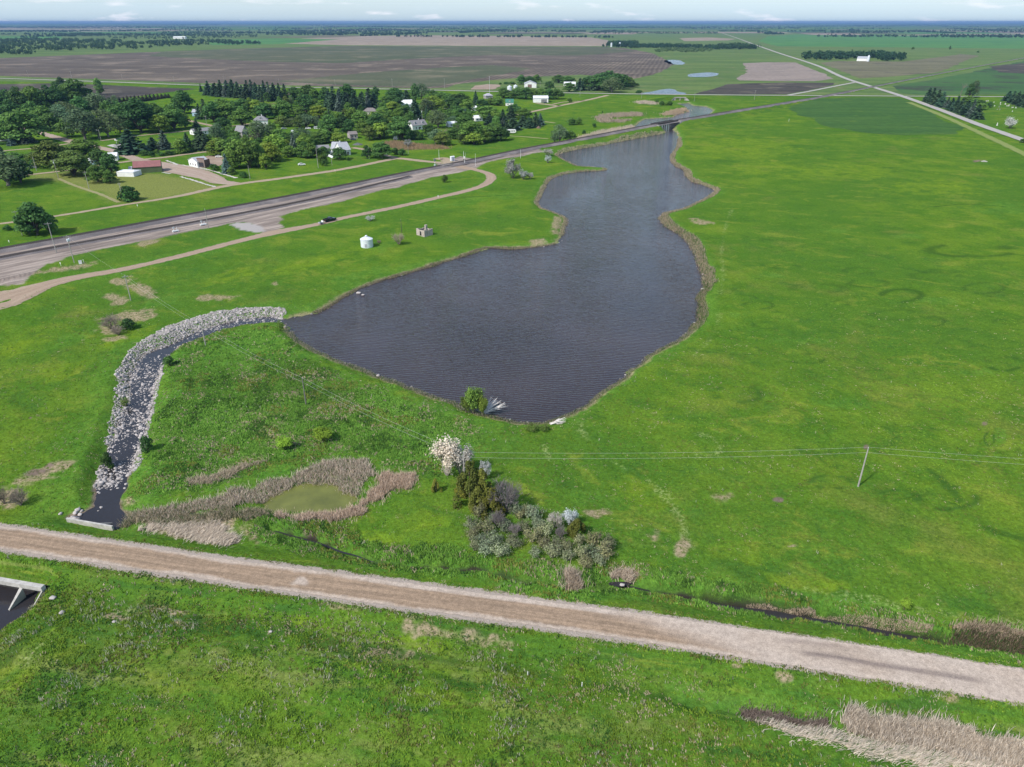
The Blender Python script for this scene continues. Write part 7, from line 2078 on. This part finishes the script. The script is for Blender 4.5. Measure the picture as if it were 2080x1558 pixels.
reed_patch('reeds', 'tan strip of reeds near the highway culvert', [(1288,208),(1310,205),(1335,209),(1332,213),(1300,211)], 1800, 1.6, .2, wid=.3, jag=1.5)
reed_patch('reeds', 'reed islet off the left bank of the pond', [(1160,462),(1172,452),(1187,450),(1186,462),(1174,473),(1164,470)], 1500, 1.3, .3, (.32, .26, .17), (.45, .37, .26), jag=.6, green=.15)

# fringe all round the pond
def fringe(lo_, hi_, n, h, wid, side, spread, c1, c2, green=.2):
    s = SH[lo_:hi_]
    k = rng.choice(len(s), n)
    d = np.gradient(s, axis=0); d /= np.linalg.norm(d, axis=1)[:, None] + 1e-9
    nn = np.stack([-d[:, 1], d[:, 0]], 1) * side
    off = rng.uniform(-.4, 1, n) * spread * (.5 + vn(s[k, 0], s[k, 1], 8, 69))
    p = s[k] + nn[k] * off[:, None] + rng.normal(0, .3, (n, 2))
    hh = h * rng.uniform(.5, 1.2, n) * (.6 + .8 * vn(p[:, 0], p[:, 1], 6, 70))
    t = pick(c1, c2, n, rng)
    g_ = rng.uniform(0, 1, n) < green
    t[g_] = pick((.035, .10, .02), (.07, .16, .025), g_.sum(), rng)
    return blades(p[:, 0], p[:, 1], hh, wid, np.clip(rng.normal(.25, .15, n), .02, .9), t, rng)
P2 = np.array(POND)
orient = np.sum(P2[:, 0] * np.roll(P2[:, 1], -1) - np.roll(P2[:, 0], -1) * P2[:, 1])
side = -1 if orient > 0 else 1
spx, spy = project(SH[:, 0], SH[:, 1], POND_Z)
def idx(px, py): return int(np.argmin((spx - px) ** 2 + (spy - py) ** 2))
parts = []
a, b = idx(640, 637), idx(1131, 495); parts.append(fringe(a, b, 9000, .55, .10, side, 1.0, (.26, .20, .14), (.42, .34, .25), .25))
a, b = idx(1142, 479), idx(1140, 311); parts.append(fringe(a, b, 9000, .7, .14, side, 1.3, (.34, .27, .18), (.48, .40, .29), .25))
a, b = idx(1140, 311), idx(1346, 270); parts.append(fringe(a, b, 6000, 1.1, .25, side, 2.6, (.40, .35, .22), (.52, .46, .32), .3))
a, b = idx(1378, 283), idx(1350, 456); parts.append(fringe(a, b, 12000, .95, .17, side, 2.0, (.34, .27, .18), (.46, .37, .27), .2))
a, b = idx(1345, 438), idx(1434, 580); parts.append(fringe(a, b, 9000, 1.0, .13, side, 3.4, (.32, .25, .17), (.46, .37, .27), .3))
a, b = idx(1434, 580), idx(1402, 672); parts.append(fringe(a, b, 4500, .7, .10, side, 1.8, (.22, .19, .11), (.38, .31, .22), .4))
a, b = idx(1402, 672), idx(980, 843); parts.append(fringe(a, b, 9000, .5, .07, side, .9, (.24, .20, .14), (.42, .36, .28), .4))
a, b = idx(980, 843), idx(590, 675); parts.append(fringe(a, b, 9000, .6, .07, side, 1.0, (.28, .24, .18), (.46, .40, .32), .4))
put_blades('shore_reeds', 'thin tan fringe of reeds along the edge of the pond', parts, 'reeds')

# grass blades where the grass stands tall, thinning with distance
def grass_points(n, y0, y1, dens):
    out = np.zeros((0, 2))
    while len(out) < n:
        k = n * 2
        yy = np.sqrt(rng.uniform(y0 ** 2, y1 ** 2, k)); xx = rng.uniform(-1, 1, k) * (yy * .92 + 22)
        d = dens(xx, yy)
        out = np.concatenate([out, np.stack([xx, yy], 1)[rng.uniform(0, 1, k) < d]])
    return out[:n]
fx = lambda x, y: np.minimum(np.abs(0), 0)
TRI_W = np.array(G(TRIANGLE)); ROUGH_W = np.array(G(ROUGH))
def dens(x, y):
    d = np.full(x.shape, .10)
    jj = (vn(x, y, 6, 95) - .5) * 7 + (vn(x, y, 1.7, 96) - .5) * 4
    d = np.maximum(d, .45 * (1 - sstep(-2, 4, sdf(x, y, ROUGH_W, 20) + jj * .5)) * sstep(.2, .6, vn(x, y, 5, 94) * .6 + vn(x, y, 12, 93) * .4))
    d = np.maximum(d, .6 * (1 - sstep(-5, 3, sdf(x, y, TRI_W, 20) + jj)))
    d = np.maximum(d, 1 - sstep(2.2, 5.5, ldist(x, y, DITCH, 14) + jj * .4))
    for ln, w in ((ROAD_MID, 3.0), (LOOP, 4.0)):
        dl = ldist(x, y, ln, 14); d = d * (.25 + .75 * sstep(w + 2, w + 6, dl)); d = np.where((dl < w + 1.4), np.maximum(d, .5), d) * (dl > w + .3 * (vn(x, y, .8, 99) - .3))
    for p_, m_ in ((POND, .2), (STREAM, .6), (CULV, .2), (ALGAE, .3), (ROCKBED, .2), (SCOUR, .2)): d = d * (sdf(x, y, p_, 10) > m_)
    d = d * (ldist(x, y, DITCH, 10) > .75) * (ldist(x, y, DITCHR, 10) > 1.3) * (ldist(x, y, DITCH2, 10) > .6)
    return d * (1 - .97 * sstep(125, 225, y + (vn(x, y, 25, 98) - .5) * 60))
gp = grass_points(95000, 50, 228, dens)
n = len(gp)
x, y = gp[:, 0], gp[:, 1]
jj = (vn(x, y, 6, 95) - .5) * 7 + (vn(x, y, 1.7, 96) - .5) * 4
stri = sdf(x, y, TRI_W, 20) + jj
sdit = ldist(x, y, DITCH, 14) + jj * .4
tall = np.where(sdf(x, y, ROUGH_W, 20) < 0, .30, .14)
tall = np.maximum(tall, .40 * (1 - sstep(-5, 1, stri)))
tall = np.maximum(tall, .5 * (1 - sstep(2.5, 5, sdit)))
lush = (stri < -1) | (sdit < 3.6)
hh = tall * rng.uniform(.55, 1.25, n) * (.6 + .8 * vn(x, y, 2.2, 71))
t = pick((.110, .200, .018), (.180, .265, .030), n, rng, .25)
t[lush] = pick((.095, .215, .030), (.165, .295, .046), lush.sum(), rng, .25)
big = vn(x, y, 14, 72); t *= (.75 + .5 * big)[:, None]
ye = (vn(x, y, 6, 73) > .62) & (rng.uniform(0, 1, n) < .5); t[ye] = pick((.15, .18, .03), (.20, .21, .05), ye.sum(), rng)
PALEB = np.array(G([(560,1215),(700,1232),(1000,1290),(1300,1340),(1420,1370),(1420,1400),(1200,1372),(1000,1345),(800,1312),(600,1262)]))
pb = (sdf(x, y, PALEB, 15) + (vn(x, y, 5, 85) - .5) * 8 < 0) & (rng.uniform(0, 1, n) < .55); t[pb] = pick((.19, .23, .08), (.30, .31, .15), pb.sum(), rng)
ob = (vn(x, y, 7, 86) * .6 + vn(x, y, 2.4, 87) * .4 > .58) & (rng.uniform(0, 1, n) < .7) & ~pb & ~lush; t[ob] = pick((.10, .115, .028), (.16, .165, .045), ob.sum(), rng)
dk = (vn(x, y, 4, 88) * .6 + vn(x, y, 1.6, 89) * .4 < .36) & (rng.uniform(0, 1, n) < .75); t[dk] = pick((.045, .110, .020), (.075, .150, .026), dk.sum(), rng)
dr = rng.uniform(0, 1, n) < (.03 + .22 * (vn(x, y, 5, 74) > .66)); t[dr] = pick((.28, .25, .14), (.42, .36, .24), dr.sum(), rng)
parts = []
for k in range(4):
    jx, jy = rng.normal(0, .16, n), rng.normal(0, .16, n)
    parts.append(blades(x + jx, y + jy, hh * rng.uniform(.7, 1.1, n), .11 + .0007 * y, np.clip(rng.normal(.68, .17, n), .1, .97), t * rng.uniform(.85, 1.15, (n, 1)), rng, 2.2 + 1.5 * (vn(x, y, 20, 75) - .5)))
put_blades('grass', 'tall grass blades over the meadows near the road', parts, 'grass')
# pale dead stalks and seed heads dotted over the foreground meadow
def stalk_d(x, y):
    d = np.where(sdf(x, y, ROUGH_W, 20) < 0, 1.0, .06)
    d = d * (vn(x, y, 6, 76) > .55) * (vn(x, y, 1.6, 77) > .5)
    return d * dens(x, y)
sp_ = grass_points(2000, 52, 170, stalk_d)
n = len(sp_)
parts = []
for k in range(3):
    parts.append(blades(sp_[:, 0] + rng.normal(0, .12, n), sp_[:, 1] + rng.normal(0, .12, n), rng.uniform(.3, .75, n), .075, np.clip(rng.normal(.4, .25, n), .05, .95), pick((.34, .33, .22), (.52, .50, .40), n, rng), rng))
put_blades('dead_stalks', 'pale dead stalks dotted over the foreground meadow', parts, 'stalks')

# ------------------------------------------------------------------ say which plant is which
def near_words(px, py):
    best = None
    for nm, lx, ly in LANDMARKS + EXTRA_MARKS:
        d = math.hypot((px - lx), (py - ly) * 2.2)
        if best is None or d < best[0]: best = (d, nm, lx, ly)
    d, nm, lx, ly = best
    dx, dy = px - lx, py - ly
    if abs(dx) > abs(dy) * 2.0: rel = 'right of' if dx > 0 else 'left of'
    else: rel = 'behind' if dy < 0 else 'in front of'
    return rel + ' the ' + nm
EXTRA_MARKS = [('upper street bend', 110, 278), ('pale lawn', 330, 378), ('front road bend', 800, 320), ('orange weeds', 830, 292), ('tall lawn tree', 374, 215), ('juniper row', 290, 205), ('spruce belt', 480, 172), ('concrete pad', 232, 297), ('railway bridge', 1350, 262), ('gravel drive', 1180, 206), ('cemetery headstones', 2025, 215), ('county road corner', 1880, 205), ('trackside clump', 75, 445), ('left town lane', 30, 320), ('brush heaps', 1070, 245), ('far highway', 1280, 165)]
groups_ = {}
for rec in PLANTS:
    rec.append(near_words(rec[1], rec[2]))
    groups_.setdefault((rec[3], rec[4]), []).append(rec)
ORD = ['leftmost', 'second from left', 'third from left', 'fourth from left', 'fifth from left', 'sixth from left', 'seventh from left', 'eighth from left', 'ninth from left', 'tenth from left', 'eleventh from left', 'twelfth from left', 'thirteenth from left', 'fourteenth from left', 'fifteenth from left', 'sixteenth from left', 'seventeenth from left', 'eighteenth from left', 'nineteenth from left', 'twentieth from left']
def plural(p):
    return p[:-4] + 'bushes' if p.endswith('bush') else (p + 's')
for (ph, where), lst in groups_.items():
    lst.sort(key=lambda r: r[1])
    for i, r in enumerate(lst):
        if len(lst) == 1: r[0]['label'] = ph + ' ' + where
        else:
            r[0]['label'] = (ORD[i] if i < len(lst) - 1 else 'rightmost') + ' of the ' + plural(ph) + ' ' + where
            r[0]['group'] = plural(ph) + ' ' + where

# ------------------------------------------------------------------ the air
m = MB(); m.box(-52000, 52000, -1500, 47000, -8, 100)
hz = bpy.data.materials.new('haze'); hz.use_nodes = True
hz.node_tree.nodes.clear()
ho = hz.node_tree.nodes.new('ShaderNodeOutputMaterial')
hv = hz.node_tree.nodes.new('ShaderNodeVolumePrincipled')
hv.inputs['Color'].default_value = (.21, .37, .66, 1)
hv.inputs['Density'].default_value = 5.0e-5
hv.inputs['Anisotropy'].default_value = 0.0
hz.node_tree.links.new(hv.outputs[0], ho.inputs['Volume'])
o = m.build('haze', hz)
o['kind'] = 'stuff'
